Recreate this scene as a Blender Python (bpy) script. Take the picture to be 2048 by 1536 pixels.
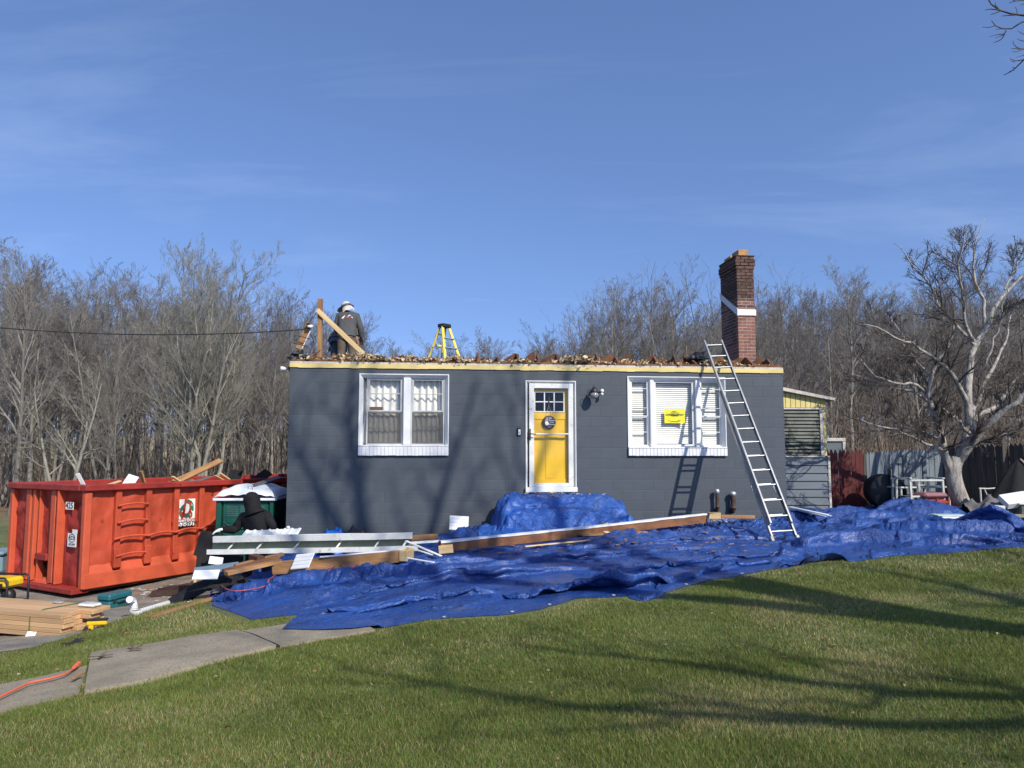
import bpy, math, random, numpy as np
from mathutils import Vector, Matrix
for _o in list(bpy.data.objects): bpy.data.objects.remove(_o)
sc = bpy.context.scene
C = sc.collection
R = math.radians
# ------------------------------------------------------------------ camera
CAM_Z, FPX, PITCH = 1.6, 1500.0, R(5.22)
cd = bpy.data.cameras.new('camera'); cam = bpy.data.objects.new('camera', cd); C.objects.link(cam)
cd.sensor_width = 36; cd.lens = 36*FPX/2048; cd.clip_end = 2000; cd.clip_start = .05
cam.location = (0, 0, CAM_Z); cam.rotation_euler = (math.pi/2+PITCH, 0, 0)
sc.camera = cam
# ------------------------------------------------------------------ sun and sky
SUN = Vector((.74, -1, 1.01)).normalized()
sl = bpy.data.lights.new('sun', 'SUN'); sl.energy = 5.0; sl.angle = R(.53); sl.color = (1, .945, .84)
so = bpy.data.objects.new('sun', sl); C.objects.link(so); so.location = (20, -20, 30)
so.rotation_euler = SUN.to_track_quat('Z', 'Y').to_euler()
w = bpy.data.worlds.new('World'); sc.world = w; w.use_nodes = True
nt = w.node_tree; N = nt.nodes; N.clear(); Lk = nt.links.new
sky = N.new('ShaderNodeTexSky'); sky.sky_type = 'NISHITA'; sky.sun_disc = False
sky.sun_elevation = math.asin(SUN.z); sky.sun_rotation = math.atan2(SUN.x, SUN.y)
sky.air_density = 1.0; sky.dust_density = .6; sky.ozone_density = 2.2
tint = N.new('ShaderNodeMix'); tint.data_type = 'RGBA'; tint.blend_type = 'MULTIPLY'; tint.inputs[0].default_value = 1
Lk(sky.outputs[0], tint.inputs[6]); tint.inputs[7].default_value = (1.02, 1.10, 1.34, 1)
tc = N.new('ShaderNodeTexCoord'); sep = N.new('ShaderNodeSeparateXYZ'); Lk(tc.outputs['Generated'], sep.inputs[0])
def wmath(op, a, b):
    m = N.new('ShaderNodeMath'); m.operation = op
    for k, x in ((0, a), (1, b)):
        if isinstance(x, (int, float)): m.inputs[k].default_value = x
        else: Lk(x, m.inputs[k])
    return m.outputs[0]
# the clear spring air keeps its blue down to the tree line: the sky is read a little above the true direction
sv = N.new('ShaderNodeCombineXYZ'); Lk(sep.outputs[0], sv.inputs[0]); Lk(sep.outputs[1], sv.inputs[1]); Lk(wmath('ADD', wmath('MULTIPLY', wmath('MAXIMUM', sep.outputs[2], 0), .92), .175), sv.inputs[2])
vn = N.new('ShaderNodeVectorMath'); vn.operation = 'NORMALIZE'; Lk(sv.outputs[0], vn.inputs[0]); Lk(vn.outputs[0], sky.inputs[0])
zz = wmath('ADD', wmath('MAXIMUM', sep.outputs[2], 0), .12)
cmb = N.new('ShaderNodeCombineXYZ'); Lk(wmath('DIVIDE', sep.outputs[0], zz), cmb.inputs[0]); Lk(wmath('DIVIDE', sep.outputs[1], zz), cmb.inputs[1])
mp = N.new('ShaderNodeMapping'); mp.inputs['Rotation'].default_value = (0, 0, R(40)); mp.inputs['Scale'].default_value = (.4, 1.1, 1)
Lk(cmb.outputs[0], mp.inputs[0])
cn = N.new('ShaderNodeTexNoise'); cn.inputs['Scale'].default_value = 1.5; cn.inputs['Detail'].default_value = 9; cn.inputs['Roughness'].default_value = .62; cn.inputs['Distortion'].default_value = .5
Lk(mp.outputs[0], cn.inputs['Vector'])
cr = N.new('ShaderNodeValToRGB'); cr.color_ramp.elements[0].position = .5; cr.color_ramp.elements[1].position = .8
cr.color_ramp.elements[0].color = (0, 0, 0, 1); cr.color_ramp.elements[1].color = (.13, .13, .13, 1)
Lk(cn.outputs[0], cr.inputs[0])
cl = N.new('ShaderNodeMix'); cl.data_type = 'RGBA'; Lk(cr.outputs[0], cl.inputs[0]); Lk(tint.outputs[2], cl.inputs[6]); cl.inputs[7].default_value = (7, 8, 10, 1)
bg = N.new('ShaderNodeBackground'); bg.inputs[1].default_value = .145; Lk(cl.outputs[2], bg.inputs[0])
ow = N.new('ShaderNodeOutputWorld'); Lk(bg.outputs[0], ow.inputs[0])
sc.view_settings.view_transform = 'Standard'; sc.view_settings.look = 'None'
sc.view_settings.exposure = 0; sc.view_settings.gamma = 1; sc.view_settings.use_curve_mapping = False
sc.cycles.max_bounces = 8; sc.cycles.transparent_max_bounces = 16
sc.cycles.caustics_reflective = False; sc.cycles.caustics_refractive = False

# ------------------------------------------------------------------ places: a pixel of the photograph and a distance give a point
cP, sP = math.cos(PITCH), math.sin(PITCH)
def ray(px, py):
    x = (px-1024)/FPX; y = (768-py)/FPX
    return Vector((x, cP-y*sP, sP+y*cP))
def at(px, py, Y):
    d = ray(px, py); k = Y/d.y
    return Vector((d.x*k, Y, CAM_Z+d.z*k))
# ------------------------------------------------------------------ terrain
_cp = np.array([(0,0,0),(3,4,.12),(-3,4,-.03),(0,5,0),(-2.1,7,-.08),(-.8,7,0),(0,7.3,.08),(2.1,8.35,.18),(6.7,9.9,.33),(4.4,12.05,.17),
 (5.37,14.7,.33),(9.5,16.2,.2),(.5,13.2,.14),(-1.5,11.5,0),(-2.5,10,-.08),(-3.7,9.35,-.3),(-4.1,13.7,-.35),(-4.9,12.8,-.75),(-7.45,13,-.88),
 (-9.5,14.2,-.88),(-4.2,18.7,-.88),(-6.2,20,-.9),(-5.5,8.5,-.48),(-4,8.3,-.36),(-9,8,-.65),(-3.2,5.7,-.1),(-5,5,-.22),(-15,15,-1),(-15,25,-1),
 (-10,30,-.9),(0,30,-.4),(8,20,.25),(15,15,.4),(15,30,.3),(0,60,.2),(-30,60,.1),(30,60,.6),(-90,80,.5),(90,80,1),(0,140,2),(0,-30,0),(25,0,.3),
 (-25,0,-.6),(-90,-60,0),(90,-60,0),(-60,30,-.8),(60,30,.5)], float)
_A = np.sqrt(((_cp[:, None, :2]-_cp[None, :, :2])**2).sum(-1)+.25)
_n = len(_cp); _M = np.zeros((_n+1, _n+1)); _M[:_n, :_n] = _A; _M[:_n, _n] = 1; _M[_n, :_n] = 1
_W = np.linalg.solve(_M, np.append(_cp[:, 2], 0))
def gz(x, y):
    x = np.asarray(x, float); y = np.asarray(y, float)
    out = np.full(np.broadcast(x, y).shape, _W[_n])
    for k in range(_n): out = out+_W[k]*np.sqrt((x-_cp[k, 0])**2+(y-_cp[k, 1])**2+.25)
    return out
def gnd(px, py):
    d = ray(px, py); a, b = 2.0, None
    ks = np.arange(2, 90, .05); pz = CAM_Z+d.z*ks-gz(d.x*ks, d.y*ks)
    i = int(np.argmax(pz < 0)) if (pz < 0).any() else len(ks)-1
    t = ks[i]-.05*(pz[i]/(pz[i]-pz[i-1])) if i else ks[i]
    p = Vector((d.x*t, d.y*t, 0)); p.z = float(gz(p.x, p.y)); return p
# smooth value noise for shapes
def vnoise(x, y, seed=0):
    x = np.asarray(x, float); y = np.asarray(y, float)
    xi = np.floor(x).astype(np.int64); yi = np.floor(y).astype(np.int64); fx = x-xi; fy = y-yi
    fx = fx*fx*(3-2*fx); fy = fy*fy*(3-2*fy)
    def h(a, b):
        n = (a*374761393+b*668265263+seed*1442695041) & 0xffffffff
        n = ((n ^ (n >> 13))*1274126177) & 0xffffffff
        return ((n ^ (n >> 16)) & 0xffff)/65535.0
    return (h(xi, yi)*(1-fx)+h(xi+1, yi)*fx)*(1-fy)+(h(xi, yi+1)*(1-fx)+h(xi+1, yi+1)*fx)*fy
def fbm(x, y, seed=0, oct=4):
    s = 0; a = .5
    for k in range(oct): s = s+a*vnoise(np.asarray(x)*2**k, np.asarray(y)*2**k, seed+k); a *= .5
    return s

# ------------------------------------------------------------------ materials
def mat(name, col, rough=.75, var=.18, scale=6, bump=.15, bscale=45, spec=.4, metal=0, col2=None, stretch=None, rnd=0, coat=0, fine=None, bdist=.01, ramp=(.35, .65)):
    m = bpy.data.materials.new(name); m.use_nodes = True
    t = m.node_tree; n = t.nodes; b = n['Principled BSDF']; L = t.links.new
    b.inputs['Roughness'].default_value = rough; b.inputs['Metallic'].default_value = metal
    b.inputs['Specular IOR Level'].default_value = spec
    if coat: b.inputs['Coat Weight'].default_value = coat
    tc = n.new('ShaderNodeTexCoord'); mp = n.new('ShaderNodeMapping'); L(tc.outputs['Object'], mp.inputs[0])
    if stretch: mp.inputs['Scale'].default_value = stretch
    oi = n.new('ShaderNodeObjectInfo')
    if rnd:
        ad = n.new('ShaderNodeVectorMath'); ad.operation = 'SCALE'; ad.inputs[3].default_value = 37
        cx = n.new('ShaderNodeCombineXYZ'); L(oi.outputs['Random'], cx.inputs[0]); L(oi.outputs['Random'], cx.inputs[1]); L(cx.outputs[0], ad.inputs[0]); L(ad.outputs[0], mp.inputs['Location'])
    nz = n.new('ShaderNodeTexNoise'); nz.inputs['Scale'].default_value = scale; nz.inputs['Detail'].default_value = 6; nz.inputs['Roughness'].default_value = .6
    L(mp.outputs[0], nz.inputs['Vector'])
    rp = n.new('ShaderNodeValToRGB'); L(nz.outputs[0], rp.inputs[0])
    c2 = col2 or tuple(min(1, c*(1+var)) for c in col)
    rp.color_ramp.elements[0].position = ramp[0]; rp.color_ramp.elements[1].position = ramp[1]
    rp.color_ramp.elements[0].color = (*[c*(1-var) for c in col], 1); rp.color_ramp.elements[1].color = (*c2, 1)
    out = rp.outputs[0]
    if rnd:
        hs = n.new('ShaderNodeHueSaturation'); mr = n.new('ShaderNodeMapRange'); L(oi.outputs['Random'], mr.inputs[0])
        mr.inputs[3].default_value = 1-rnd; mr.inputs[4].default_value = 1+rnd; L(mr.outputs[0], hs.inputs['Value']); L(out, hs.inputs['Color']); out = hs.outputs[0]
    if fine:
        f = n.new('ShaderNodeTexNoise'); f.inputs['Scale'].default_value = fine[0]; f.inputs['Detail'].default_value = 4; L(tc.outputs['Object'], f.inputs['Vector'])
        fr = n.new('ShaderNodeValToRGB'); fr.color_ramp.elements[0].position = fine[1]; fr.color_ramp.elements[1].position = fine[2]; L(f.outputs[0], fr.inputs[0])
        mx = n.new('ShaderNodeMix'); mx.data_type = 'RGBA'; L(fr.outputs[0], mx.inputs[0]); L(out, mx.inputs[6]); mx.inputs[7].default_value = (*fine[3], 1); out = mx.outputs[2]
    L(out, b.inputs['Base Color'])
    if bump:
        bn = n.new('ShaderNodeTexNoise'); bn.inputs['Scale'].default_value = bscale; bn.inputs['Detail'].default_value = 5; L(mp.outputs[0], bn.inputs['Vector'])
        bp = n.new('ShaderNodeBump'); bp.inputs['Strength'].default_value = bump; bp.inputs['Distance'].default_value = bdist; L(bn.outputs[0], bp.inputs['Height']); L(bp.outputs[0], b.inputs['Normal'])
    return m
def glassmat(name, tintc=(1, 1, 1), refl=1.0, opaq=0.0, gcol=(.5, .5, .5)):
    m = bpy.data.materials.new(name); m.use_nodes = True; t = m.node_tree; n = t.nodes; n.clear(); L = t.links.new
    tr = n.new('ShaderNodeBsdfTransparent'); tr.inputs[0].default_value = (*tintc, 1)
    gl = n.new('ShaderNodeBsdfGlossy'); gl.inputs['Roughness'].default_value = .03
    fr = n.new('ShaderNodeFresnel'); fr.inputs[0].default_value = 1.5
    nz = n.new('ShaderNodeTexNoise'); nz.inputs['Scale'].default_value = 2.5; tc = n.new('ShaderNodeTexCoord'); L(tc.outputs['Object'], nz.inputs['Vector'])
    bp = n.new('ShaderNodeBump'); bp.inputs['Strength'].default_value = .05; L(nz.outputs[0], bp.inputs['Height']); L(bp.outputs[0], gl.inputs['Normal'])
    ge = n.new('ShaderNodeNewGeometry'); fc = n.new('ShaderNodeMath'); fc.operation = 'MULTIPLY_ADD'; L(ge.outputs['Backfacing'], fc.inputs[0]); fc.inputs[1].default_value = -refl; fc.inputs[2].default_value = refl
    mm = n.new('ShaderNodeMath'); mm.operation = 'MULTIPLY'; L(fr.outputs[0], mm.inputs[0]); L(fc.outputs[0], mm.inputs[1])
    mx = n.new('ShaderNodeMixShader'); L(mm.outputs[0], mx.inputs[0]); L(tr.outputs[0], mx.inputs[1]); L(gl.outputs[0], mx.inputs[2])
    o = n.new('ShaderNodeOutputMaterial'); last = mx.outputs[0]
    if opaq:
        df = n.new('ShaderNodeBsdfDiffuse'); df.inputs[0].default_value = (*gcol, 1); m2 = n.new('ShaderNodeMixShader'); m2.inputs[0].default_value = opaq
        L(last, m2.inputs[1]); L(df.outputs[0], m2.inputs[2]); last = m2.outputs[0]
    L(last, o.inputs[0]); return m

M = {}
M['wall'] = mat('slate_paint', (.064, .0765, .091), .6, .08, 1.3, .35, 70, rnd=.012, fine=(95, .72, .8, (.09, .105, .12)))
M['mortar'] = mat('sunlit_joint_mortar', (.085, .10, .118), .7, .08, 5, .3, 60)  # lighter than the wall paint, standing in for sun on the joint edges
M['white'] = mat('white_trim', (.72, .72, .71), .45, .05, 5, .08, 60, fine=(22, .66, .8, (.55, .54, .5)))
M['whitemetal'] = mat('white_aluminium', (.70, .70, .665), .42, .12, 4, .06, 18, fine=(11, .6, .75, (.42, .40, .33)))
M['sash'] = mat('grey_sash', (.5, .51, .5), .5, .1, 6, .08, 50)
M['yellowboard'] = mat('yellow_board', (.66, .52, .2), .6, .12, 8, .1, 50, stretch=(.3, 1, 1))
M['dirtywhite'] = mat('dirty_white', (.5, .47, .42), .7, .25, 14, .2, 60)
M['joist'] = mat('old_joist_wood', (.13, .055, .026), .85, .35, 6, .3, 60, stretch=(1, .2, 1), rnd=.2)
M['insul'] = mat('insulation', (.55, .38, .18), .95, .45, 9, .6, 60, col2=(.78, .62, .38), bdist=.03, rnd=.15)
M['insuld'] = mat('dark_insulation', (.16, .1, .06), .95, .5, 14, .6, 60, bdist=.03)
M['doory'] = mat('yellow_door_paint', (.78, .47, .03), .4, .05, 3, .06, 40)
M['black'] = mat('black_metal', (.02, .02, .022), .45, .2, 10, .1, 60)
M['blackmatte'] = mat('black_felt', (.012, .0115, .012), .9, .3, 8, .3, 50)
M['dark'] = mat('dark_interior', (.03, .03, .03), .9, .1, 4, 0)
M['curtain'] = mat('curtain_cloth', (.74, .72, .66), .9, .07, 9, .1, 80)
M['blind'] = mat('blind_vinyl', (.78, .77, .70), .5, .03, 9, 0)
M['glass'] = glassmat('window_glass', refl=.55)
M['screen'] = glassmat('insect_screen', (.80, .80, .80), .1, .22, (.16, .155, .145))
M['alu'] = mat('ladder_aluminium', (.43, .43, .42), .45, .15, 8, .1, 50, metal=.75, stretch=(1, 1, .3))
M['aludark'] = mat('worn_aluminium', (.3, .3, .3), .5, .2, 8, .1, 50, metal=.6)
M['brick'] = mat('chimney_brick', (.235, .105, .075), .85, .25, 14, .4, 70, rnd=.2, fine=(8, .62, .75, (.07, .035, .03)))
M['brickdark'] = mat('sooty_and_shaded_brick', (.10, .055, .043), .9, .35, 16, .4, 70, rnd=.3, fine=(30, .63, .7, (.3, .26, .22)))
M['cmortar'] = mat('brick_mortar', (.37, .30, .265), .9, .2, 16, .3, 70)
M['cmortard'] = mat('sooty_mortar', (.09, .07, .06), .9, .2, 16, .3, 70)
M['flue'] = mat('clay_flue', (.42, .23, .1), .85, .2, 9, .2, 50)
M['tarp'] = None
M['red'] = mat('dumpster_red_paint', (.46, .070, .031), .5, .12, 3, .22, 14, fine=(7, .66, .76, (.2, .03, .018)), bdist=.02)
M['redlit'] = mat('sunlit_red_paint', (.53, .092, .040), .48, .1, 4, .15, 14, fine=(18, .7, .78, (.25, .04, .02)))  # lighter red for parts that catch the sun, put into the colour
M['reddark'] = mat('rim_and_shaded_end_red', (.30, .032, .022), .5, .25, 4, .3, 12, fine=(9, .62, .75, (.12, .02, .016)), bdist=.02)  # dark red of the rim; on the end face it stands in for shade
M['rust'] = mat('rusty_steel', (.09, .035, .022), .85, .5, 9, .4, 40)
M['sign'] = mat('sign_white', (.82, .81, .77), .5, .04, 6, 0)
M['signred'] = mat('sign_red', (.45, .05, .03), .5, .05, 6, 0)
M['signgreen'] = mat('sign_green', (.02, .16, .09), .5, .1, 6, 0)
M['signdark'] = mat('sign_dark', (.03, .06, .05), .5, .05, 6, 0)
M['potty'] = mat('green_plastic', (.008, .075, .052), .42, .1, 5, .05, 30)
M['pottyl'] = mat('green_plastic_grey', (.05, .12, .11), .5, .1, 5, .05, 30)
M['pottyroof'] = mat('white_plastic_roof', (.74, .77, .8), .5, .05, 4, .05, 20)
M['lumber'] = mat('new_pine', (.52, .32, .16), .7, .18, 5, .12, 40, stretch=(.12, 1.6, 2.5), rnd=.12)
M['oldwood'] = mat('old_wood', (.34, .18, .075), .8, .35, 6, .25, 50, stretch=(.2, 2, 2), rnd=.15)
M['brownwood'] = mat('brown_fascia_wood', (.19, .082, .036), .7, .25, 5, .2, 40, stretch=(.15, 2, 2), rnd=.1)
M['palewood'] = mat('fresh_cut_wood', (.62, .44, .22), .7, .15, 6, .12, 40, stretch=(.2, 2, 2), rnd=.1)
M['teal'] = mat('teal_plastic', (.02, .12, .14), .45, .12, 6, .05, 40)
M['orange'] = mat('orange_cable', (.72, .14, .06), .5, .1, 6, 0)
M['redcable'] = mat('red_cable', (.5, .1, .1), .5, .1, 6, 0)
M['gyellow'] = mat('tool_yellow', (.75, .47, .02), .4, .08, 6, .03, 40)
M['fyellow'] = mat('fibreglass_yellow', (.78, .62, .10), .5, .08, 6, .05, 40)
M['gravel'] = mat('gravel', (.225, .195, .15), .95, .3, 3, 1, 55, fine=(70, .56, .66, (.36, .34, .31)), bdist=.02)
M['conc'] = mat('old_concrete', (.29, .245, .17), .92, .2, 2.2, .9, 45, fine=(48, .55, .66, (.17, .145, .11)), bdist=.012)
M['dirt'] = mat('dark_dirt', (.13, .10, .068), .95, .4, 14, .6, 50)
M['bark'] = mat('grey_bark', (.20, .178, .152), .9, .3, 5, .5, 20, stretch=(3, 3, .6), rnd=.25)
M['twig'] = mat('grey_brown_twigs', (.182, .166, .147), .9, .3, 2, 0, rnd=.25)
M['barkpale'] = mat('pale_bark', (.27, .25, .21), .9, .25, 4, .4, 20, stretch=(3, 3, .6))
M['twigpale'] = mat('pale_twigs', (.25, .235, .19), .9, .25, 2, 0)
M['barksmooth'] = mat('smooth_silver_bark', (.30, .27, .235), .8, .3, 6, .7, 16, col2=(.46, .42, .37), stretch=(2.2, 2.2, .8), fine=(9, .57, .7, (.15, .12, .095)), bdist=.03)
M['twigdark'] = mat('unlit_twigs', (.10, .082, .07), .85, .2, 3, 0)  # crown twigs toned dark to stand in for their unlit look
M['brush'] = mat('brown_brush', (.185, .145, .11), .95, .35, 3, 0)
M['litter'] = mat('leaf_litter', (.22, .155, .09), .95, .4, 8, .8, 30, bdist=.05)
M['shedyellow'] = mat('shed_yellow_boards', (.68, .57, .22), .7, .12, 4, .15, 40, stretch=(3, 3, .4), fine=(16, .62, .7, (.45, .42, .35)))
M['siding'] = mat('grey_siding', (.125, .15, .175), .65, .1, 3, .1, 40, stretch=(.3, 1, 3))
M['louvre'] = mat('frosted_louvre', (.045, .06, .05), .5, .5, 3, .1, 12, spec=.4)
M['gate'] = mat('dark_red_pickets', (.115, .02, .02), .7, .25, 4, .2, 40, stretch=(3, 3, .3), rnd=.12)
M['gfence'] = mat('grey_pickets', (.16, .19, .215), .7, .15, 4, .2, 40, stretch=(3, 3, .3), rnd=.12)
M['dfence'] = mat('shaded_dark_pickets', (.10, .085, .072), .9, .3, 4, .3, 40, stretch=(3, 3, .3), rnd=.2)  # dark tone stands in for shade on the fence side turned from the sun
M['skin'] = mat('skin', (.42, .22, .14), .55, .08, 12, .05, 80)
M['shirt'] = mat('charcoal_shirt', (.075, .075, .075), .9, .15, 5, .5, 14, bdist=.03)
M['khaki'] = mat('khaki_trousers', (.125, .098, .072), .9, .18, 6, .5, 14, bdist=.03)
M['jeans'] = mat('faded_jeans', (.07, .095, .13), .9, .3, 4, .4, 16, bdist=.02)
M['hood'] = mat('black_cotton', (.0135, .013, .0145), .92, .3, 5, .6, 11, spec=.2, bdist=.04)
M['glovew'] = mat('white_glove', (.72, .71, .68), .8, .1, 10, .2, 60)
M['gloved'] = mat('dark_glove', (.03, .02, .018), .8, .2, 10, .2, 60)
M['hat'] = mat('white_sun_hat', (.52, .48, .44), .85, .15, 10, .2, 60)
M['boot'] = mat('work_boot', (.09, .055, .03), .7, .2, 8, .2, 50)
M['pipe'] = mat('rusty_brown_pipe', (.07, .042, .028), .7, .4, 12, .2, 50)
M['galv'] = mat('galvanised_cap', (.5, .52, .53), .45, .15, 12, .1, 50, metal=.5)
M['permit'] = mat('yellow_card', (.80, .70, .03), .5, .03, 6, 0)
M['greyframe'] = mat('pale_patio_frame', (.55, .55, .49), .5, .15, 8, .1, 40)
M['greymesh'] = mat('grey_chair_mesh', (.17, .165, .145), .8, .15, 20, .2, 90)
M['plasticred'] = mat('faded_red_plastic', (.30, .045, .04), .5, .15, 6, .05, 40)
M['pink'] = mat('pink_lid', (.26, .12, .13), .6, .1, 6, .05, 40)
M['greytarp'] = mat('grey_cloth', (.13, .125, .125), .85, .25, 5, .4, 12, bdist=.03)  # darkened to stand in for the tree shade over the yard heap
M['bluebright'] = mat('light_blue_tarp', (.01, .13, .52), .38, .15, 6, .5, 20, bdist=.02)
M['bluebin'] = mat('grey_blue_paint', (.19, .28, .31), .45, .08, 4, .05, 30)
M['cable'] = mat('black_cable', (.02, .02, .02), .6, .1, 6, 0)
M['paper'] = mat('white_paper', (.75, .74, .72), .8, .05, 8, .1, 40)
M['bottle'] = glassmat('clear_bottle', (.9, .93, .95), 1.4, .12, (.8, .85, .9))
M['bluegrey'] = mat('painted_scrap', (.14, .19, .24), .6, .15, 5, .1, 40)
M['soil'] = M['dirt']

# ------------------------------------------------------------------ mesh building
WM = {}
class MB:
    def __init__(s): s.v = []; s.f = []; s.m = []; s.sm = []; s.n = 0
    def add(s, vs, fs, mi=0, smooth=False):
        s.v.append(np.asarray(vs, float).reshape(-1, 3))
        for f in fs: s.f.append(tuple(i+s.n for i in f)); s.m.append(mi); s.sm.append(smooth)
        s.n += len(s.v[-1]); return s
    def box(s, lo, hi, mi=0):
        x0, y0, z0 = lo; x1, y1, z1 = hi
        return s.add([(x0,y0,z0),(x1,y0,z0),(x1,y1,z0),(x0,y1,z0),(x0,y0,z1),(x1,y0,z1),(x1,y1,z1),(x0,y1,z1)],
                     [(0,3,2,1),(4,5,6,7),(0,1,5,4),(1,2,6,5),(2,3,7,6),(3,0,4,7)], mi)
    def bbox(s, lo, hi, b, mi=0):
        # box with all edges chamfered (24 corners)
        x0,y0,z0 = lo; x1,y1,z1 = hi; b = min(b, (x1-x0)/2.1, (y1-y0)/2.1, (z1-z0)/2.1)
        V = []; idx = {}
        for i, X in ((0, (x0, x0+b)), (1, (x1, x1-b))):
            for j, Y in ((0, (y0, y0+b)), (1, (y1, y1-b))):
                for k, Z in ((0, (z0, z0+b)), (1, (z1, z1-b))):
                    idx[i,j,k,0] = len(V); V.append((X[0], Y[1], Z[1]))
                    idx[i,j,k,1] = len(V); V.append((X[1], Y[0], Z[1]))
                    idx[i,j,k,2] = len(V); V.append((X[1], Y[1], Z[0]))
        F = []
        for i in (0, 1): F.append([idx[i,0,0,0], idx[i,1,0,0], idx[i,1,1,0], idx[i,0,1,0]][::(-1 if i == 0 else 1)])
        for j in (0, 1): F.append([idx[0,j,0,1], idx[1,j,0,1], idx[1,j,1,1], idx[0,j,1,1]][::(1 if j == 0 else -1)])
        for k in (0, 1): F.append([idx[0,0,k,2], idx[1,0,k,2], idx[1,1,k,2], idx[0,1,k,2]][::(-1 if k == 0 else 1)])
        for i in (0, 1):
            for j in (0, 1): F.append([idx[i,j,0,0], idx[i,j,1,0], idx[i,j,1,1], idx[i,j,0,1]][::(1 if i == j else -1)])
            for k in (0, 1): F.append([idx[i,0,k,0], idx[i,1,k,0], idx[i,1,k,2], idx[i,0,k,2]][::(-1 if i == k else 1)])
        for j in (0, 1):
            for k in (0, 1): F.append([idx[0,j,k,1], idx[1,j,k,1], idx[1,j,k,2], idx[0,j,k,2]][::(1 if j == k else -1)])
        for i in (0, 1):
            for j in (0, 1):
                for k in (0, 1): F.append([idx[i,j,k,0], idx[i,j,k,1], idx[i,j,k,2]][::(-1 if (i+j+k) % 2 == 0 else 1)])
        return s.add(V, F, mi)
    def bar(s, a, b, w, h, up=(0, 0, 1), mi=0, ch=0):
        # rectangular bar from a to b: w across, h along 'up'
        a = Vector(a); b = Vector(b); d = b-a; L = d.length; d.normalize()
        sd = d.cross(Vector(up))
        if sd.length < 1e-4: sd = d.cross(Vector((1, 0, 0)))
        sd.normalize(); u = sd.cross(d)
        m = MB(); (m.bbox((0, -w/2, -h/2), (L, w/2, h/2), ch) if ch else m.box((0, -w/2, -h/2), (L, w/2, h/2)))
        V = np.concatenate(m.v); T = np.array([d, -sd, u]); V = V@T+np.array(a)
        return s.add(V, m.f, mi)
    def tube(s, pts, r, sides=8, mi=0, cap=True):
        P = np.array([tuple(p) for p in pts], float); n = len(P); rr = np.broadcast_to(np.asarray(r, float), (n,))
        T = np.gradient(P, axis=0); T /= np.maximum(np.linalg.norm(T, axis=1, keepdims=True), 1e-9)
        ref = np.array((0, 0, 1.)) if abs(T[0, 2]) < .9 else np.array((1., 0, 0))
        a = np.cross(T[0], ref); a /= np.linalg.norm(a); V = []
        for i in range(n):
            a = a-T[i]*a.dot(T[i]); a /= np.linalg.norm(a); b = np.cross(T[i], a)
            for k in range(sides):
                q = 2*math.pi*k/sides; V.append(P[i]+rr[i]*(a*math.cos(q)+b*math.sin(q)))
        F = [(i*sides+k, i*sides+(k+1) % sides, (i+1)*sides+(k+1) % sides, (i+1)*sides+k) for i in range(n-1) for k in range(sides)]
        s.add(V, F, mi, True)
        if cap: s.add(V, [tuple(range(sides))[::-1], tuple((n-1)*sides+k for k in range(sides))], mi)
        return s
    def lathe(s, prof, c=(0, 0, 0), sides=20, mi=0, axis='z'):
        V = []
        for r, z in prof:
            for k in range(sides):
                q = 2*math.pi*k/sides; p = (r*math.cos(q), r*math.sin(q), z)
                if axis == 'y': p = (p[0], p[2], p[1])
                if axis == 'x': p = (p[2], p[0], p[1])
                V.append((p[0]+c[0], p[1]+c[1], p[2]+c[2]))
        F = [(i*sides+k, i*sides+(k+1) % sides, (i+1)*sides+(k+1) % sides, (i+1)*sides+k) for i in range(len(prof)-1) for k in range(sides)]
        if axis == 'y': F = [f[::-1] for f in F]
        return s.add(V, F, mi, True)
    def grid(s, P, mi=0, smooth=True):
        nv, nu = P.shape[:2]
        i = np.arange(nv*nu).reshape(nv, nu)
        F = np.stack([i[:-1, :-1], i[:-1, 1:], i[1:, 1:], i[1:, :-1]], -1).reshape(-1, 4).tolist()
        return s.add(P.reshape(-1, 3), F, mi, smooth)
    def prism(s, poly, z0, z1, mi=0, T=None):
        n = len(poly); V = [(x, y, z0) for x, y in poly]+[(x, y, z1) for x, y in poly]
        if T is not None: V = [tuple(T @ Vector(v)) for v in V]
        F = [tuple(range(n))[::-1], tuple(range(n, 2*n))]+[(k, (k+1) % n, n+(k+1) % n, n+k) for k in range(n)]
        return s.add(V, F, mi)
    def xf(s, T):
        A = np.array(T); V = np.concatenate(s.v); s.v = [V@A[:3, :3].T+A[:3, 3]]; return s
    def mesh(s, name, mats):
        me = bpy.data.meshes.new(name); me.from_pydata(np.concatenate(s.v).tolist(), [], s.f)
        for m in (mats if isinstance(mats, (list, tuple)) else [mats]): me.materials.append(M[m] if isinstance(m, str) else m)
        me.polygons.foreach_set('material_index', s.m); me.polygons.foreach_set('use_smooth', s.sm); me.update(); return me
    def build(s, name, mats, parent=None, world=False, label=None):
        if world and parent is not None: s.xf(wm(parent).inverted())
        return link(name, s.mesh(name, mats), parent, label)
def wm(o):
    m = Matrix.Translation(o.location) @ o.rotation_euler.to_matrix().to_4x4()
    return (wm(o.parent) @ m) if o.parent else m
def link(name, me, parent=None, label=None):
    o = bpy.data.objects.new(name, me); C.objects.link(o)
    if parent is not None: o.parent = parent
    if label: o['label'] = label
    return o
def tag(o, label, cat, group=None):
    o['label'] = label; o['category'] = cat
    if group: o['group'] = group
    return o
def thing(name, label, cat, loc=(0, 0, 0), rz=0, group=None, rot=None):
    o = bpy.data.objects.new(name, None); C.objects.link(o); o.location = loc; o.rotation_euler = rot or (0, 0, rz); o.empty_display_size = .2
    return tag(o, label, cat, group)
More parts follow.
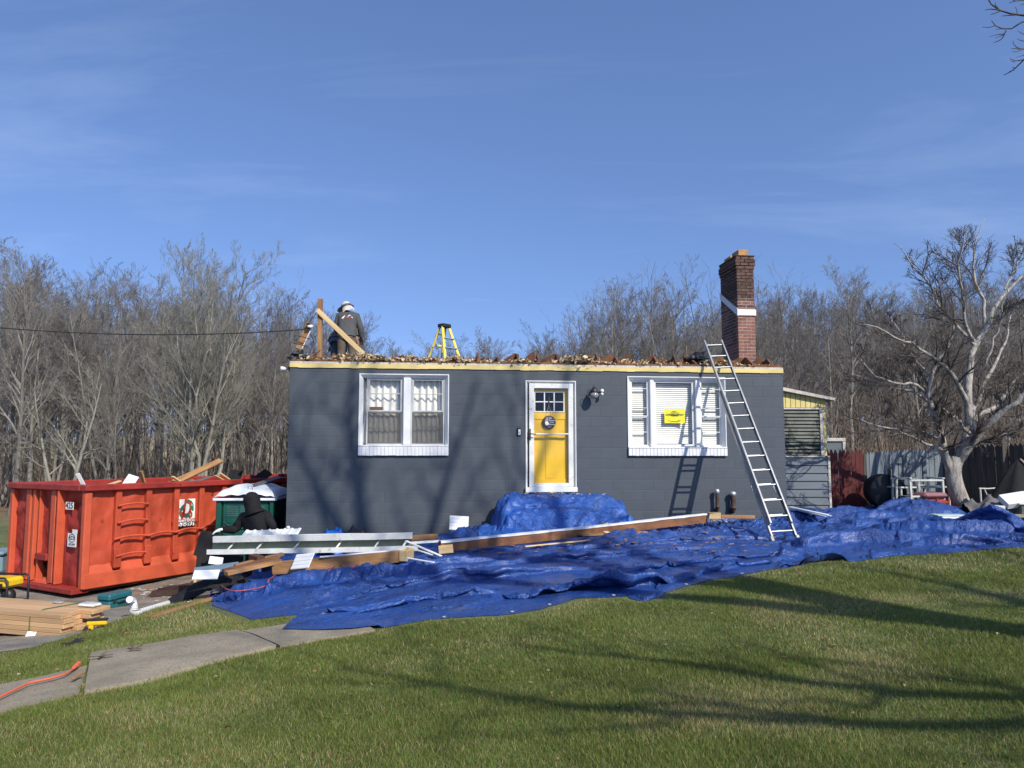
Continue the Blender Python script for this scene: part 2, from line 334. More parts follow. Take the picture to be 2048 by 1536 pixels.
def one(name, mb, mats, label, cat, loc=None, group=None, rot=None):
    # a thing that is one mesh; vertices are given in world space and re-based on loc
    if loc is not None: mb.xf(Matrix.Translation(Vector(loc)).inverted() if rot is None else (Matrix.Translation(Vector(loc)) @ rot).inverted())
    o = link(name, mb.mesh(name, mats))
    if loc is not None: o.location = loc
    if rot is not None: o.rotation_euler = rot.to_euler()
    return tag(o, label, cat, group)
def kind(o, k): o['kind'] = k; return o
def arr_mesh(name, V, F, mats, smooth=True):
    me = bpy.data.meshes.new(name); F = np.asarray(F); k = F.shape[1]
    me.vertices.add(len(V)); me.vertices.foreach_set('co', np.asarray(V, np.float32).ravel())
    me.loops.add(F.size); me.loops.foreach_set('vertex_index', F.astype(np.int32).ravel())
    me.polygons.add(len(F)); me.polygons.foreach_set('loop_start', np.arange(0, F.size, k, dtype=np.int32))
    me.polygons.foreach_set('use_smooth', np.full(len(F), smooth)); me.update(calc_edges=True)
    for m in (mats if isinstance(mats, (list, tuple)) else [mats]): me.materials.append(M[m] if isinstance(m, str) else m)
    return me
def text(s, size, mt, parent, T, name='lettering', ext=.001, align='CENTER', bold=.018):
    cu = bpy.data.curves.new(name, 'FONT'); cu.body = s; cu.size = size; cu.align_x = align; cu.align_y = 'CENTER'; cu.extrude = ext; cu.offset = size*bold; cu.resolution_u = 3
    to = bpy.data.objects.new(name, cu); C.objects.link(to); bpy.context.view_layer.update()
    me = bpy.data.meshes.new_from_object(to.evaluated_get(bpy.context.evaluated_depsgraph_get())); bpy.data.objects.remove(to); bpy.data.curves.remove(cu)
    me.materials.clear(); me.materials.append(M[mt]); o = link(name, me, parent)
    _l, _q, _s = T.decompose(); o.location = _l; o.rotation_euler = _q.to_euler(); o.scale = _s; return o
# ================================================================== ground
def axis(breaks):
    o = []
    for a, b, st in breaks: o += list(np.arange(a, b, st))
    return np.array(o+[breaks[-1][1]])
gx = axis([(-400,-60,40),(-60,-14,3),(-14,-6,.4),(-6,10,.12),(10,20,.5),(20,60,4),(60,400,40)])
gy = axis([(-200,-20,30),(-20,2,1.5),(2,15,.12),(15,24,.5),(24,80,3),(80,500,40)])
GX, GY = np.meshgrid(gx, gy)
GZ = gz(GX, GY)+(fbm(GX*.9, GY*.9, 3)-.47)*.07
far = np.clip((GY-60)/100, 0, 1); GZ = GZ+far*fbm(GX*.02, GY*.02, 8)*6
def ground_mat():
    m = mat('lawn_soil', (.085, .115, .032), .95, .3, .9, .9, 60, col2=(.15, .175, .06), fine=(38, .5, .72, (.26, .23, .12)), bdist=.03)
    t = m.node_tree; n = t.nodes; L = t.links.new; b = n['Principled BSDF']; src = b.inputs['Base Color'].links[0].from_socket
    tc = n.new('ShaderNodeTexCoord'); sp = n.new('ShaderNodeSeparateXYZ'); L(tc.outputs['Object'], sp.inputs[0])
    nz = n.new('ShaderNodeTexNoise'); nz.inputs['Scale'].default_value = .35; nz.inputs['Detail'].default_value = 6; L(tc.outputs['Object'], nz.inputs['Vector'])
    a = n.new('ShaderNodeMath'); a.operation = 'MULTIPLY_ADD'; L(nz.outputs[0], a.inputs[0]); a.inputs[1].default_value = 9; L(sp.outputs[1], a.inputs[2])
    # the mown grass ends where the wood begins (about 30 m off)
    mr = n.new('ShaderNodeMapRange'); L(a.outputs[0], mr.inputs[0]); mr.inputs[1].default_value = 31; mr.inputs[2].default_value = 35
    n2 = n.new('ShaderNodeTexNoise'); n2.inputs['Scale'].default_value = 1.6; n2.inputs['Detail'].default_value = 8; n2.inputs['Roughness'].default_value = .7; L(tc.outputs['Object'], n2.inputs['Vector'])
    r2 = n.new('ShaderNodeValToRGB'); L(n2.outputs[0], r2.inputs[0]); r2.color_ramp.elements[0].position = .3; r2.color_ramp.elements[1].position = .7
    r2.color_ramp.elements[0].color = (.10, .066, .037, 1); r2.color_ramp.elements[1].color = (.27, .19, .11, 1)
    mx = n.new('ShaderNodeMix'); mx.data_type = 'RGBA'; L(mr.outputs[0], mx.inputs[0]); L(src, mx.inputs[6]); L(r2.outputs[0], mx.inputs[7])
    # a pale dry field lies beyond the trees
    m3 = n.new('ShaderNodeMapRange'); L(a.outputs[0], m3.inputs[0]); m3.inputs[1].default_value = 70; m3.inputs[2].default_value = 78
    m4 = n.new('ShaderNodeMix'); m4.data_type = 'RGBA'; L(m3.outputs[0], m4.inputs[0]); L(mx.outputs[2], m4.inputs[6]); m4.inputs[7].default_value = (.36, .29, .17, 1)
    L(m4.outputs[2], b.inputs['Base Color']); return m
M['lawn'] = ground_mat()
_g = MB(); _g.grid(np.stack([GX, GY, GZ], -1)); kind(_g.build('ground', 'lawn'), 'structure')
def gz2(x, y): return gz(x, y)+(fbm(np.asarray(x)*.9, np.asarray(y)*.9, 3)-.47)*.07
def gnd2(px, py):
    p = gnd(px, py); p.z = float(gz2(p.x, p.y)); return p
def resamp(pts, n):
    P = np.array([tuple(p)[:2] for p in pts]); s = np.r_[0, np.cumsum(np.linalg.norm(np.diff(P, axis=0), axis=1))]; t = np.linspace(0, s[-1], n)
    return np.stack([np.interp(t, s, P[:, 0]), np.interp(t, s, P[:, 1])], 1)
def drape(A, B, n, m, off, jit=0, seed=0):
    a = resamp(A, n); b = resamp(B, n)
    if jit:
        j = (fbm(np.arange(n)*.55, np.full(n, 3.), seed)-.47)*jit; d = a-b; d /= np.linalg.norm(d, axis=1, keepdims=True); a = a+d*j[:, None]
    t = np.linspace(0, 1, m)[:, None, None]; P = a[None]*(1-t)+b[None]*t
    return np.concatenate([P, (gz2(P[..., 0], P[..., 1])+off)[..., None]], -1)
# driveway: grey gravelly hard-standing left of the house
DRIVE_EDGE = [gnd(-330, 1345), gnd(-60, 1318), gnd(60, 1300), gnd(150, 1273), gnd(250, 1240), gnd(330, 1216), gnd(425, 1190), gnd(470, 1150)]
DRIVE_FAR = [(-13, 9), (-12.5, 13), (-12, 17), (-10, 20), (-7, 21.5), (-5.2, 20), (-4.4, 16), (-4.15, 13.9)]
_d = MB(); _d.grid(drape(DRIVE_EDGE, DRIVE_FAR, 90, 60, .014, .22, 5)); kind(_d.build('driveway', 'gravel'), 'structure')
_d = MB(); _d.grid(drape([gnd(-330, 1368), gnd(-60, 1338), gnd(60, 1318), gnd(160, 1288), gnd(250, 1252)], [gnd(-330, 1325), gnd(-60, 1300), gnd(60, 1282), gnd(150, 1262), gnd(250, 1240)], 60, 8, .006, .16, 9))
kind(_d.build('dirt_verge', 'dirt'), 'structure')
# concrete walk: three slabs with gaps
PATH = thing('concrete_walk', 'sunken old concrete walk of slabs crossing the lawn below the blue tarp', 'walkway', gnd(330, 1330))
slabs = [([(-420, 1512), (-300, 1490), (-180, 1466), (-60, 1445), (50, 1418), (158, 1390)], [(-420, 1440), (-300, 1425), (-180, 1405), (-60, 1384), (60, 1362), (174, 1338)], .02),
         ([(168, 1391), (290, 1366), (420, 1334), (552, 1301)], [(182, 1317), (280, 1302), (380, 1284), (474, 1268)], .04),
         ([(560, 1300), (640, 1284), (750, 1264)], [(484, 1267), (580, 1248), (690, 1226)], .03)]
SLABP = []; SLABG = []
for si, (a, b, off) in enumerate(slabs):
    A = [gnd(*p) for p in a]; B = [gnd(*p) for p in b]; P = drape(A, B, 26, 12, off, .03, 20+si)
    SLABP.append([tuple(p)[:2] for p in A]+[tuple(p)[:2] for p in B[::-1]])
    SLABG.append(P); mb = MB(); mb.grid(P); rim = np.concatenate([P[0, :], P[1:, -1], P[-1, -2::-1], P[-2:0:-1, 0]])
    low = rim.copy(); low[:, 2] -= .15; n = len(rim)
    mb.add(np.concatenate([rim, low]), [(k, n+k, n+(k+1) % n, (k+1) % n) for k in range(n)])
    mb.build('slab', 'conc', PATH, True)

# ================================================================== the house
HA = at(575, 905, 13.7); HB = at(1571, 905, 14.75)
HDIR = Vector((HB.x-HA.x, HB.y-HA.y, 0)); HW = HDIR.length; HRZ = math.atan2(HDIR.y, HDIR.x); ZB = -.45
HLOC = Vector((HA.x, HA.y, ZB))
HOUSE = thing('block_house', 'single-storey slate grey concrete block house with its roof torn off and yellow door', 'house', HLOC, HRZ)
HM = Matrix.Translation(HLOC) @ Matrix.Rotation(HRZ, 4, 'Z'); HI = HM.inverted()
def fac(px, py, v=0.0):
    o = HI @ Vector((0, 0, CAM_Z)); d = HI.to_3x3() @ ray(px, py); k = (v-o.y)/d.y
    return o.x+d.x*k, o.z+d.z*k
def H(u, v, z): return HM @ Vector((u, v, z))
def hat_(px, py, v):
    u, z = fac(px, py, v); return Vector((u, v, z))
ZT = fac(580, 733.5)[1]                       # top of the block work
ZC = fac(580, 743.2)[1]                       # first bed joint
DEPTH = 7.2
print('house', HW, HRZ, ZT, ZC)
def frect(x0, y0, x1, y1, v=0):
    a = fac(x0, y0, v); b = fac(x1, y1, v); return [a[0], b[1], b[0], a[1]]   # u0 z0 u1 z1
WL = frect(719, 747, 897, 911.5); WR = frect(1254, 752.5, 1453.5, 912); DR = frect(1051, 761, 1153, 984)
OPEN = [WL, WR, DR]
BW, BH = .4064, (ZC-fac(580, 743.2+22.05*15)[1])/15
mb = MB(); zlow = ZC-16*BH
# mortar backing, toned light for sunlit joints, with openings cut out
us = sorted({0.004, HW-.004, *[x for r in OPEN for x in (r[0], r[2])]}); zs = sorted({zlow, ZT, *[x for r in OPEN for x in (r[1], r[3])]})
for i in range(len(us)-1):
    for j in range(len(zs)-1):
        cu, cz = (us[i]+us[i+1])/2, (zs[j]+zs[j+1])/2
        if any(r[0] < cu < r[2] and r[1] < cz < r[3] for r in OPEN): continue
        mb.box((us[i], .0032, zs[j]), (us[i+1], .19, zs[j+1]))
mb.build('mortar_wall', 'mortar', HOUSE)
def block_mb(w, h):
    j, b, d = .0028, .0045, .012; m = MB()
    a = (j, j, w-j, h-j); c = (j+b, j+b*1.2, w-j-b, h-j-b)
    V = [(a[0], b*.9, a[1]), (a[2], b*.9, a[1]), (a[2], b*.9, a[3]), (a[0], b*.9, a[3]), (c[0], 0, c[1]), (c[2], 0, c[1]), (c[2], 0, c[3]), (c[0], 0, c[3])]
    V += [(x, d, z) for x, _, z in V[:4]]
    return m.add(V, [(4,5,6,7),(0,1,5,4),(1,2,6,5),(2,3,7,6),(3,0,4,7),(8,9,1,0),(9,10,2,1),(10,11,3,2),(11,8,0,3)])
full = block_mb(BW, BH).mesh('block', 'wall'); nblk = 0
def put_block(u0, z0, u1, z1):
    global nblk
    if u1-u0 < .03 or z1-z0 < .03: return
    me = full if abs(u1-u0-BW) < 1e-4 and abs(z1-z0-BH) < 1e-4 else block_mb(u1-u0, z1-z0).mesh('block', 'wall')
    o = link('block', me, HOUSE); o.location = (u0, 0, z0); nblk += 1
for k in range(-1, 16):
    z1 = ZC-k*BH; z0 = z1-BH; z1 = min(z1, ZT)
    u = -BW+(.12 if k % 2 else .12+BW/2)
    while u < HW:
        rects = [(max(u, 0), z0, min(u+BW, HW), z1)]
        for r in OPEN:
            new = []
            for q in rects:
                if q[2] <= r[0] or q[0] >= r[2] or q[3] <= r[1] or q[1] >= r[3]: new.append(q); continue
                if q[0] < r[0]: new.append((q[0], q[1], r[0], q[3]))
                if q[2] > r[2]: new.append((r[2], q[1], q[2], q[3]))
                m0, m1 = max(q[0], r[0]), min(q[2], r[2])
                if q[1] < r[1]: new.append((m0, q[1], m1, r[1]))
                if q[3] > r[3]: new.append((m0, r[3], m1, q[3]))
            rects = new
        for q in rects: put_block(*q)
        u += BW
print('blocks', nblk)
# the other three walls, each course a real step, as one part
mb = MB()
for k in range(-1, 17):
    z1 = min(ZC-k*BH, ZT)-.004; z0 = ZC-(k+1)*BH+.004; s = (k % 2)*BW/2
    v = .2
    while v < DEPTH:
        v1 = min(v+(BW if v > .21 else BW-s+.01), DEPTH)
        for ub in (0, HW-.012): mb.box((ub, v+.004, z0), (ub+.012, v1-.004, z1))
        v = v1
for ub in (.0055, HW-.195): mb.box((ub, .19, zlow), (ub+.19, DEPTH, ZT))
mb.box((.2, DEPTH-.19, zlow), (HW-.2, DEPTH, ZT))
kind(mb.build('side_blocks', 'wall', HOUSE), 'stuff')
# floor, ceiling boards
mb = MB(); mb.box((.2, .2, DR[1]-.12), (HW-.2, DEPTH-.2, DR[1]-.02)); mb.build('floor_slab', 'dark', HOUSE)
mb = MB(); mb.box((.01, .02, ZT+.004), (HW-.01, DEPTH-.01, ZT+.03)); mb.build('ceiling', 'dark', HOUSE)
# top trim: yellow band, dirty strip, wooden plate
ztrim = fac(580, 726)[1]; zdirt = fac(580, 722.3)[1]; zpl = fac(580, 717.5)[1]
mb = MB(); n = 60
for k in range(n):
    a, b = HW*k/n, HW*(k+1)/n; q = (vnoise(k*.7, 1, 4)-.5)*.012
    mb.box((a, -.022, ZT-.012+q), (b, .05, ztrim))
mb.build('yellow_trim', 'yellowboard', HOUSE)
mb = MB(); mb.box((0, -.012, ztrim+.002), (HW, .08, zdirt)); mb.build('sheathing_strip', 'dirtywhite', HOUSE)
mb = MB(); mb.box((.02, .03, zdirt+.002), (HW-.02, .17, zpl)); mb.build('top_plate', 'joist', HOUSE)
# joists with cut seat ends
random.seed(4)
jn = 24
JU = [.36+(HW-.55)*k/(jn-1) for k in range(jn)]
for k, u in enumerate(JU):
    hgt = random.choice([.13, .17, .2, .1, .15, .19]); hgt *= 1.0 if k > 6 else .8; sl_ = random.uniform(.12, .32)
    mb = MB(); prof = [(.06, 0), (DEPTH-.1, 0), (DEPTH-.1, .12), (.14+sl_*1.6, .12), (.14+sl_, hgt), (.10+sl_*.9, hgt), (.07, .03)]
    T = Matrix(((0, 0, 1, u-.02), (1, 0, 0, 0), (0, 1, 0, zpl+.002), (0, 0, 0, 1)))
    mb.prism(prof, 0, .042, T=T); mb.build('joist', 'joist', HOUSE)
# sawn-off rafter tails seen from the side (the saw-tooth line)
for k, u in enumerate(JU[10:]):
    mb = MB(); w_ = random.uniform(.26, .4); h_ = random.uniform(.17, .24); x = u+random.uniform(-.03, .05)
    T = Matrix(((1, 0, 0, x-w_), (0, 0, 1, .34+random.uniform(0, .3)), (0, 1, 0, zpl+.02), (0, 0, 0, 1)))
    mb.prism([(0, 0), (w_, 0), (w_, h_), (w_-.05, h_+.012), (.02, .05)], 0, .04, T=T); mb.build('rafter_tail', 'joist', HOUSE)
# insulation: crumpled lumps between the joists
def lump(mb, c, r, seed, mi=0, flat=.6):
    n, m_ = 10, 7; P = np.zeros((m_, n, 3)); th = np.linspace(0, 2*math.pi, n, endpoint=False); rng = np.random.RandomState(seed)
    V = [(c[0], c[1], c[2]-r*flat*.9)]
    for i in range(1, m_):
        f = math.pi*i/m_
        for k in range(n):
            q = r*(.6+.75*rng.rand()); V.append((c[0]+q*1.25*math.sin(f)*math.cos(th[k]), c[1]+q*math.sin(f)*math.sin(th[k]), c[2]-q*flat*math.cos(f)))
    V.append((c[0], c[1], c[2]+r*flat)); F = [(0, 1+(k+1) % n, 1+k) for k in range(n)]
    for i in range(m_-2):
        for k in range(n): F.append((1+i*n+k, 1+i*n+(k+1) % n, 1+(i+1)*n+(k+1) % n, 1+(i+1)*n+k))
    e = len(V)-1; F += [(e, e-n+k, e-n+(k+1) % n) for k in range(n)]
    mb.add(V, F, mi, False)
mb = MB(); rng = random.Random(11); sd = 0
def flake(c, r, mi):
    # ragged torn tuft: a bent strip of three uneven facets
    d = Vector((rng.gauss(0, 1), rng.gauss(0, 1), rng.gauss(0, .6))).normalized(); e = d.orthogonal(); e.rotate(Matrix.Rotation(rng.uniform(0, 6.28), 3, d)); c = Vector(c); n = d.cross(e)
    V = []
    for k, f in enumerate((-1, -.3, .35, 1)):
        w_ = r*rng.uniform(.35, .8)*(1-.45*abs(f)); q = c+d*r*f*1.3+n*r*rng.uniform(-.35, .35); V += [q-e*w_, q+e*w_*rng.uniform(.5, 1)+n*r*rng.uniform(-.2, .2)]
    mb.add([tuple(v) for v in V], [(0, 1, 3, 2), (2, 3, 5, 4), (4, 5, 7, 6)], mi)
clumps = [(rng.uniform(.25, HW-.3), rng.uniform(.04, .9), rng.uniform(.05, .12)+.13*rng.random()**3) for _ in range(75)]+[(.95, .15, .2), (1.15, .3, .25), (1.35, .15, .2), (5.25, .1, .18), (5.5, .06, .22), (2.2, .2, .16), (3.05, .1, .2)]
for cu_, cv_, cr_ in clumps:
    dark = rng.random() < .2; hh = cr_*rng.uniform(.35, .75); sd += 1
    lump(mb, (cu_, cv_, zpl+hh*.35), cr_*.55, sd, 1, .55)
    for q in range(int(90*cr_/.15)):
        a = rng.gauss(0, .5); b = rng.gauss(0, .5); z = hh*max(0, 1-a*a-b*b)*rng.uniform(.3, 1.15)
        flake((cu_+a*cr_*1.5, cv_+b*cr_, zpl+.012+z), rng.uniform(.012, .038), 1 if rng.random() < (.6 if dark else .18) else 0)
for k in range(800):
    u = rng.uniform(.12, HW-.2); flake((u, rng.uniform(.02, .7), zpl+.01+abs(rng.gauss(0, .025))*(.4+1.5*vnoise(u*2, 1, 3))), rng.uniform(.01, .03), 1 if rng.random() < .25 else 0)
for k in range(160):
    u = rng.uniform(.3, HW-.3); u = u+.25*math.sin(u*9); flake((u, rng.uniform(-.045, .03), zpl-rng.uniform(-.03, .06)*(1 if rng.random() < .5 else .4)), rng.uniform(.012, .035), 1 if rng.random() < .3 else 0)
kind(mb.build('insulation', ['insul', 'insuld'], HOUSE), 'stuff')

# ------------------------------------------------------------------ windows
SH5 = Matrix.Translation((0, .06, 0))
def fbox(mb, x0, y0, x1, y1, v0, v1, mi=0, b=0):
    a = fac(x0, y0); c = fac(x1, y1); lo = (a[0], v0, c[1]); hi = (c[0], v1, a[1])
    return mb.bbox(lo, hi, b, mi) if b else mb.box(lo, hi, mi)
def ubox(mb, u0, z0, u1, z1, v0, v1, b=0, mi=0):
    return mb.bbox((u0, v0, z0), (u1, v1, z1), b, mi) if b else mb.box((u0, v0, z0), (u1, v1, z1), mi)
def ring(mb, u0, z0, u1, z1, t, v0, v1, b=.004, tb=None):
    tb = tb or t
    ubox(mb, u0, z0, u0+t, z1, v0, v1, b); ubox(mb, u1-t, z0, u1, z1, v0, v1, b)
    ubox(mb, u0+t+.0005, z1-t, u1-t-.0005, z1, v0+.001, v1, b); ubox(mb, u0+t+.0005, z0, u1-t-.0005, z0+tb, v0+.001, v1, b)
def cloth(u0, z0, u1, z1, v, seed, amp=.035, waves=7, nu=90, nz=26):
    U, Z = np.meshgrid(np.linspace(u0, u1, nu), np.linspace(z0, z1, nz)); s = (U-u0)/(u1-u0); t = (Z-z0)/(z1-z0)
    ph = s*waves*2*np.pi+7*fbm(s*3.3, t*1.1, seed); Vv = v+amp*np.sin(ph)*(.6+.8*fbm(s*6, t*2, seed+3))+.02*(fbm(s*9, t*5, seed+9)-.5)
    return np.stack([U, Vv, Z], -1)
def splay(mb, u0, z0, u1, z1, t, vo, vi, tt=None):
    tt = tt or t; e = .016
    o = [(u0, z0), (u0, z1), (u1, z1), (u1, z0)]; m_ = [(u0+e, z0), (u0+e, z1-e), (u1-e, z1-e), (u1-e, z0)]; i = [(u0+t, z0), (u0+t, z1-tt), (u1-t, z1-tt), (u1-t, z0)]
    V = [(a, vo+.05, b) for a, b in o]+[(a, vo, b) for a, b in o]+[(a, vo, b) for a, b in m_]+[(a, vi, b) for a, b in i]+[(a, .15, b) for a, b in i]
    F = []
    for k in range(3):
        for L in range(4): F.append((L*4+k, L*4+k+1, L*4+5+k, L*4+4+k))
    mb.add(V, F)
def make_window(rect, units, sillpx, label):
    u0, z0, u1, z1 = rect; zs = fac(units[0][0], sillpx)[1]       # top of the brick sill
    mb = MB(); t = .072; splay(mb, u0, zs+.002, u1, z1, t, -.022, .062)
    ubox(mb, u0+.002, zs+.001, u1-.002, zs+.03, -.055, .15, .006)
    uu = [(fac(a, 800)[0], fac(b, 800)[0]) for a, b, *_ in units]
    for (a, b), (c, d) in zip(uu[:-1], uu[1:]): ubox(mb, b+.004, zs+.031, c-.004, z1-.063, .012, .15, .012)
    W = mb.build('window', 'white', HOUSE, label=label)
    sb = MB(); n = max(1, int((u1-u0)/.068))
    for k in range(n):
        a = u0+(u1-u0)*k/n; sb.bbox((a+.002, -.05-random.uniform(0, .005), z0+random.uniform(0, .006)), (a+(u1-u0)/n-.002, .1, zs-.002), .004)
    sb.box((u0+.003, -.04, z0+.004), (u1-.003, .1, zs-.006)); sb.build('sill', 'white', W)
    return W, uu, zs+.031, z1-.063
W, uu, zb, zt = make_window(WL, [(733, 806), (822, 889)], 893, 'paired sash window with net curtains left of the door')
for k, (a, b) in enumerate(uu):
    mid = zb+(zt-zb)*.49
    f = MB(); ring(f, a, zb, b, zt, .022, -.002, .06); ring(f, a+.023, mid, b-.023, zt-.023, .028, .012, .05); ring(f, a+.023, zb+.023, b-.023, mid-.001, .028, .024, .07)
    for q in (.25, .76):
        zq = zb+(zt-zb)*(q if k == 0 or q > .5 else .27); ubox(f, a+.05, zq-.009, b-.05, zq+.009, .02, .045, .003)
    f.xf(SH5); f.build('sash', 'sash', W)
    g = MB(); g.box((a+.03, .036, zb+.03), (b-.03, .039, zt-.03)); g.xf(SH5); g.build('pane', 'glass', W)
    sc_ = MB(); sc_.box((a+.024, .006, zb+.024), (b-.024, .0075, mid-.002)); sc_.xf(SH5); sc_.build('insect_screen', 'screen', W)
    c = MB(); c.grid(cloth(a-.12, zb-.02, b+.06, zt+.02, .205, 30+k, .028, 6)); c.build('curtain', 'curtain', W)
    c = MB(); P = cloth(a-.06, zb+.02, b+.03, zb+(zt-zb)*.44, .17, 40+k, .02, 8)
    c.grid(P); c.build('cafe_curtain', 'curtain', W)
bx = MB(); ubox(bx, uu[0][0]+.03, zb+(zt-zb)*.515, uu[0][0]+.29, zb+(zt-zb)*.565, .125, .15, .004)
bx.build('window_box', 'brownwood', W)
W, uu, zb, zt = make_window(WR, [(1262, 1300), (1309, 1391), (1402, 1446)], 897, 'three-light window with white blinds and a yellow notice right of the door')
for k, (a, b) in enumerate(uu):
    mid = zb+(zt-zb)*.45
    f = MB(); ring(f, a, zb, b, zt, .02, -.002, .06)
    if k != 1:
        ring(f, a+.021, mid, b-.021, zt-.021, .02, .012, .05); ring(f, a+.021, zb+.021, b-.021, mid-.001, .02, .024, .07)
        for q in (.22, .58, .87): zq = zb+(zt-zb)*q; ubox(f, a+.04, zq-.006, b-.04, zq+.006, .02, .045, .002)
    else: ring(f, a+.021, zb+.021, b-.021, zt-.021, .028, .01, .05)
    f.xf(SH5); f.build('sash', 'white', W)
    g = MB(); g.box((a+.03, .036, zb+.03), (b-.03, .039, zt-.03)); g.xf(SH5); g.build('pane', 'glass', W)
    s = MB(); h = .034; z = zt+.02; z0 = zb+(.09 if k == 1 else .02)
    while z > z0:
        s.add([(a-.05, .178, z), (b+.03, .178, z), (b+.03, .160, z-h), (a-.05, .160, z-h)], [(3, 2, 1, 0)]); z -= h+.004
    s.build('blind', 'blind', W)
# ------------------------------------------------------------------ door
u0, z0, u1, z1 = DR
mb = MB(); a0 = fac(1058, 800)[0]; a1 = fac(1146, 800)[0]; zst = fac(1100, 767)[1]; zsb = fac(1100, 974)[1]
splay(mb, u0, zsb-.002, u1, z1, .045, -.02, .05, .05); ubox(mb, u0+.05, z0, u1-.05, zsb-.0025, .0, .17, .004)
ubox(mb, u0-.01, z0, u1+.01, zsb-.004, -.07, .17, .008)
D = mb.build('door', 'white', HOUSE, label='yellow front door behind a white storm door')
mb = MB(); ring(mb, a0, zsb, a1, zst, .095, -.012, .03, .008, .075); zb_ = fac(1100, 868)[1]
ubox(mb, a0+.096, zb_-.014, a1-.096, zb_+.014, -.034, .004, .006); mb.build('storm_door', 'whitemetal', D)
mb = MB(); mb.box((a0+.09, -.012, zsb+.07), (a1-.09, -.009, zst-.09)); mb.build('storm_glass', 'glass', D)
ub0, ub1 = a0+.02, a1-.02; DV = .085
mb = MB(); gz0 = fac(1100, 823)[1]; gz1 = fac(1100, 783.5)[1]; gu0 = fac(1070, 800)[0]+.005; gu1 = fac(1128.5, 800)[0]+.005
xs = [ub0, gu0, gu1, ub1]; zs_ = [zsb+.02, gz0, gz1, zst-.02]
for i in range(3):
    for j in range(3):
        if i == 1 and j == 1: continue
        mb.box((xs[i], DV, zs_[j]), (xs[i+1], DV+.04, zs_[j+1]))
zr = fac(1100, 838.5)[1]; zl = fac(1100, 958)[1]; um = fac(1091.5, 900)[0]
ubox(mb, ub0, zr, gu0+.62, gz0-.02, DV-.012, DV, .003)          # lock rail, top and bottom rails, stiles
ubox(mb, ub0, zsb+.02, ub1, zl, DV-.012, DV, .003); ubox(mb, gu1+.02, zl+.001, ub1, zr-.001, DV-.012, DV, .003); ubox(mb, ub0, zl+.001, gu0-.02, zr-.001, DV-.012, DV, .003)
ubox(mb, um+.005, zl+.002, um+.235, zr-.002, DV-.008, DV, .003)
mb.build('door_leaf', 'doory', D)
mb = MB(); ring(mb, gu0-.012, gz0-.012, gu1+.012, gz1+.012, .022, DV-.018, DV+.02, .003)
for q in (1/3, 2/3): x = gu0+(gu1-gu0)*q; ubox(mb, x-.011, gz0+.012, x+.011, gz1-.012, DV-.014, DV+.02, .003)
zm = (gz0+gz1)/2
for q in range(3): x = gu0+(gu1-gu0)*q/3; ubox(mb, x+.014, zm-.011, x+(gu1-gu0)/3-.014, zm+.011, DV-.0135, DV+.02, .003)
mb.build('muntins', 'white', D)
mb = MB(); mb.box((gu0, DV+.02, gz0), (gu1, DV+.024, gz1)); mb.build('door_pane', 'glass', D)
hu, hz = fac(1059.5, 868)
mb = MB(); mb.bbox((hu-.014, -.045, hz-.12), (hu+.014, -.03, hz+.1), .006); mb.tube([(hu, -.03, hz), (hu, -.085, hz), (hu+.03, -.09, hz), (hu+.11, -.085, hz-.005)], [.011, .011, .01, .008], 8)
mb.build('handle', 'black', D)
# things fixed to or hanging on the front wall
su, sz = fac(1098, 844.5, .05); r = .128
t = thing('door_sign', 'round dark brown welcome sign with white print hanging on the yellow door', 'sign', H(su, .05, sz), HRZ)
mb = MB(); mb.lathe([(0, -.008), (r*.97, -.008), (r, -.005), (r, .006), (0, .006)], sides=40, axis='y'); mb.build('disc', mat('dark_stained_wood', (.055, .035, .028), .6, .3, 14, .1, 40), t)
mb = MB(); mb.tube([(-.06, 0, .11), (0, .015, .33), (.06, 0, .11)], .004, 5); mb.build('cord', 'dirtywhite', t)
mb = MB(); mb.box((-.012, .012, .32), (.012, .018, .5)); mb.build('door_hanger', 'black', t)
mb = MB(); mb.prism([(-.08, -.01), (-.065, .018), (-.03, .022), (-.008, -.01), (.004, -.045), (-.014, -.04), (-.026, -.062), (-.042, -.046), (-.06, -.066), (-.07, -.03)], -.0095, -.0082, T=Matrix(((1,0,0,0),(0,0,1,0),(0,1,0,0),(0,0,0,1)))); mb.build('white_print', 'sign', t)
mb = MB()
for k in range(4): mb.box((-.076+k*.008, -.0095, .03+k*.016), (-.018+k*.002, -.0082, .039+k*.016))
mb.build('striped_print', mat('pink_print', (.6, .42, .36), .7, .1, 6, 0), t)
RX = Matrix.Rotation(math.pi/2, 4, 'X')
for s_, z_, x_, k_ in (("It's", .078, .03, .042), ('Gnome', .035, .052, .04), ('Sweet', -.002, .055, .03), ('Gnome', -.042, .05, .042), ('gnome', -.088, .01, .022)):
    text(s_, k_, 'sign', t, Matrix.Translation((x_, -.0095, z_)) @ RX)
nu_, nz_ = fac(1349.5, 832, .0); wv = .088
a = fac(1328.5, 819, wv); b = fac(1370.5, 846.5, wv); cw, ch_ = (b[0]-a[0])/2, (a[1]-b[1])/2
t = thing('permit_notice', 'yellow construction permit card with a curled corner taped inside the right window', 'notice', H((a[0]+b[0])/2, wv, (a[1]+b[1])/2), HRZ)
mb = MB(); U, Z = np.meshgrid(np.linspace(-cw, cw, 14), np.linspace(-ch_, ch_, 10)); cv = np.clip((U/cw-.55)*.9-(Z/ch_)*.35, 0, 1)**1.3*.05
mb.grid(np.stack([U-cv*.5, -cv, Z], -1)); mb.build('card', 'permit', t)
for s_, z_, k_ in (('CONSTRUCTION', .1, .062), ('PERMIT', .005, .062)): text(s_, k_*.75, 'signdark', t, Matrix.Translation((0, -.006, ch_*(z_+.12))) @ RX, ext=.0008)
mb = MB()
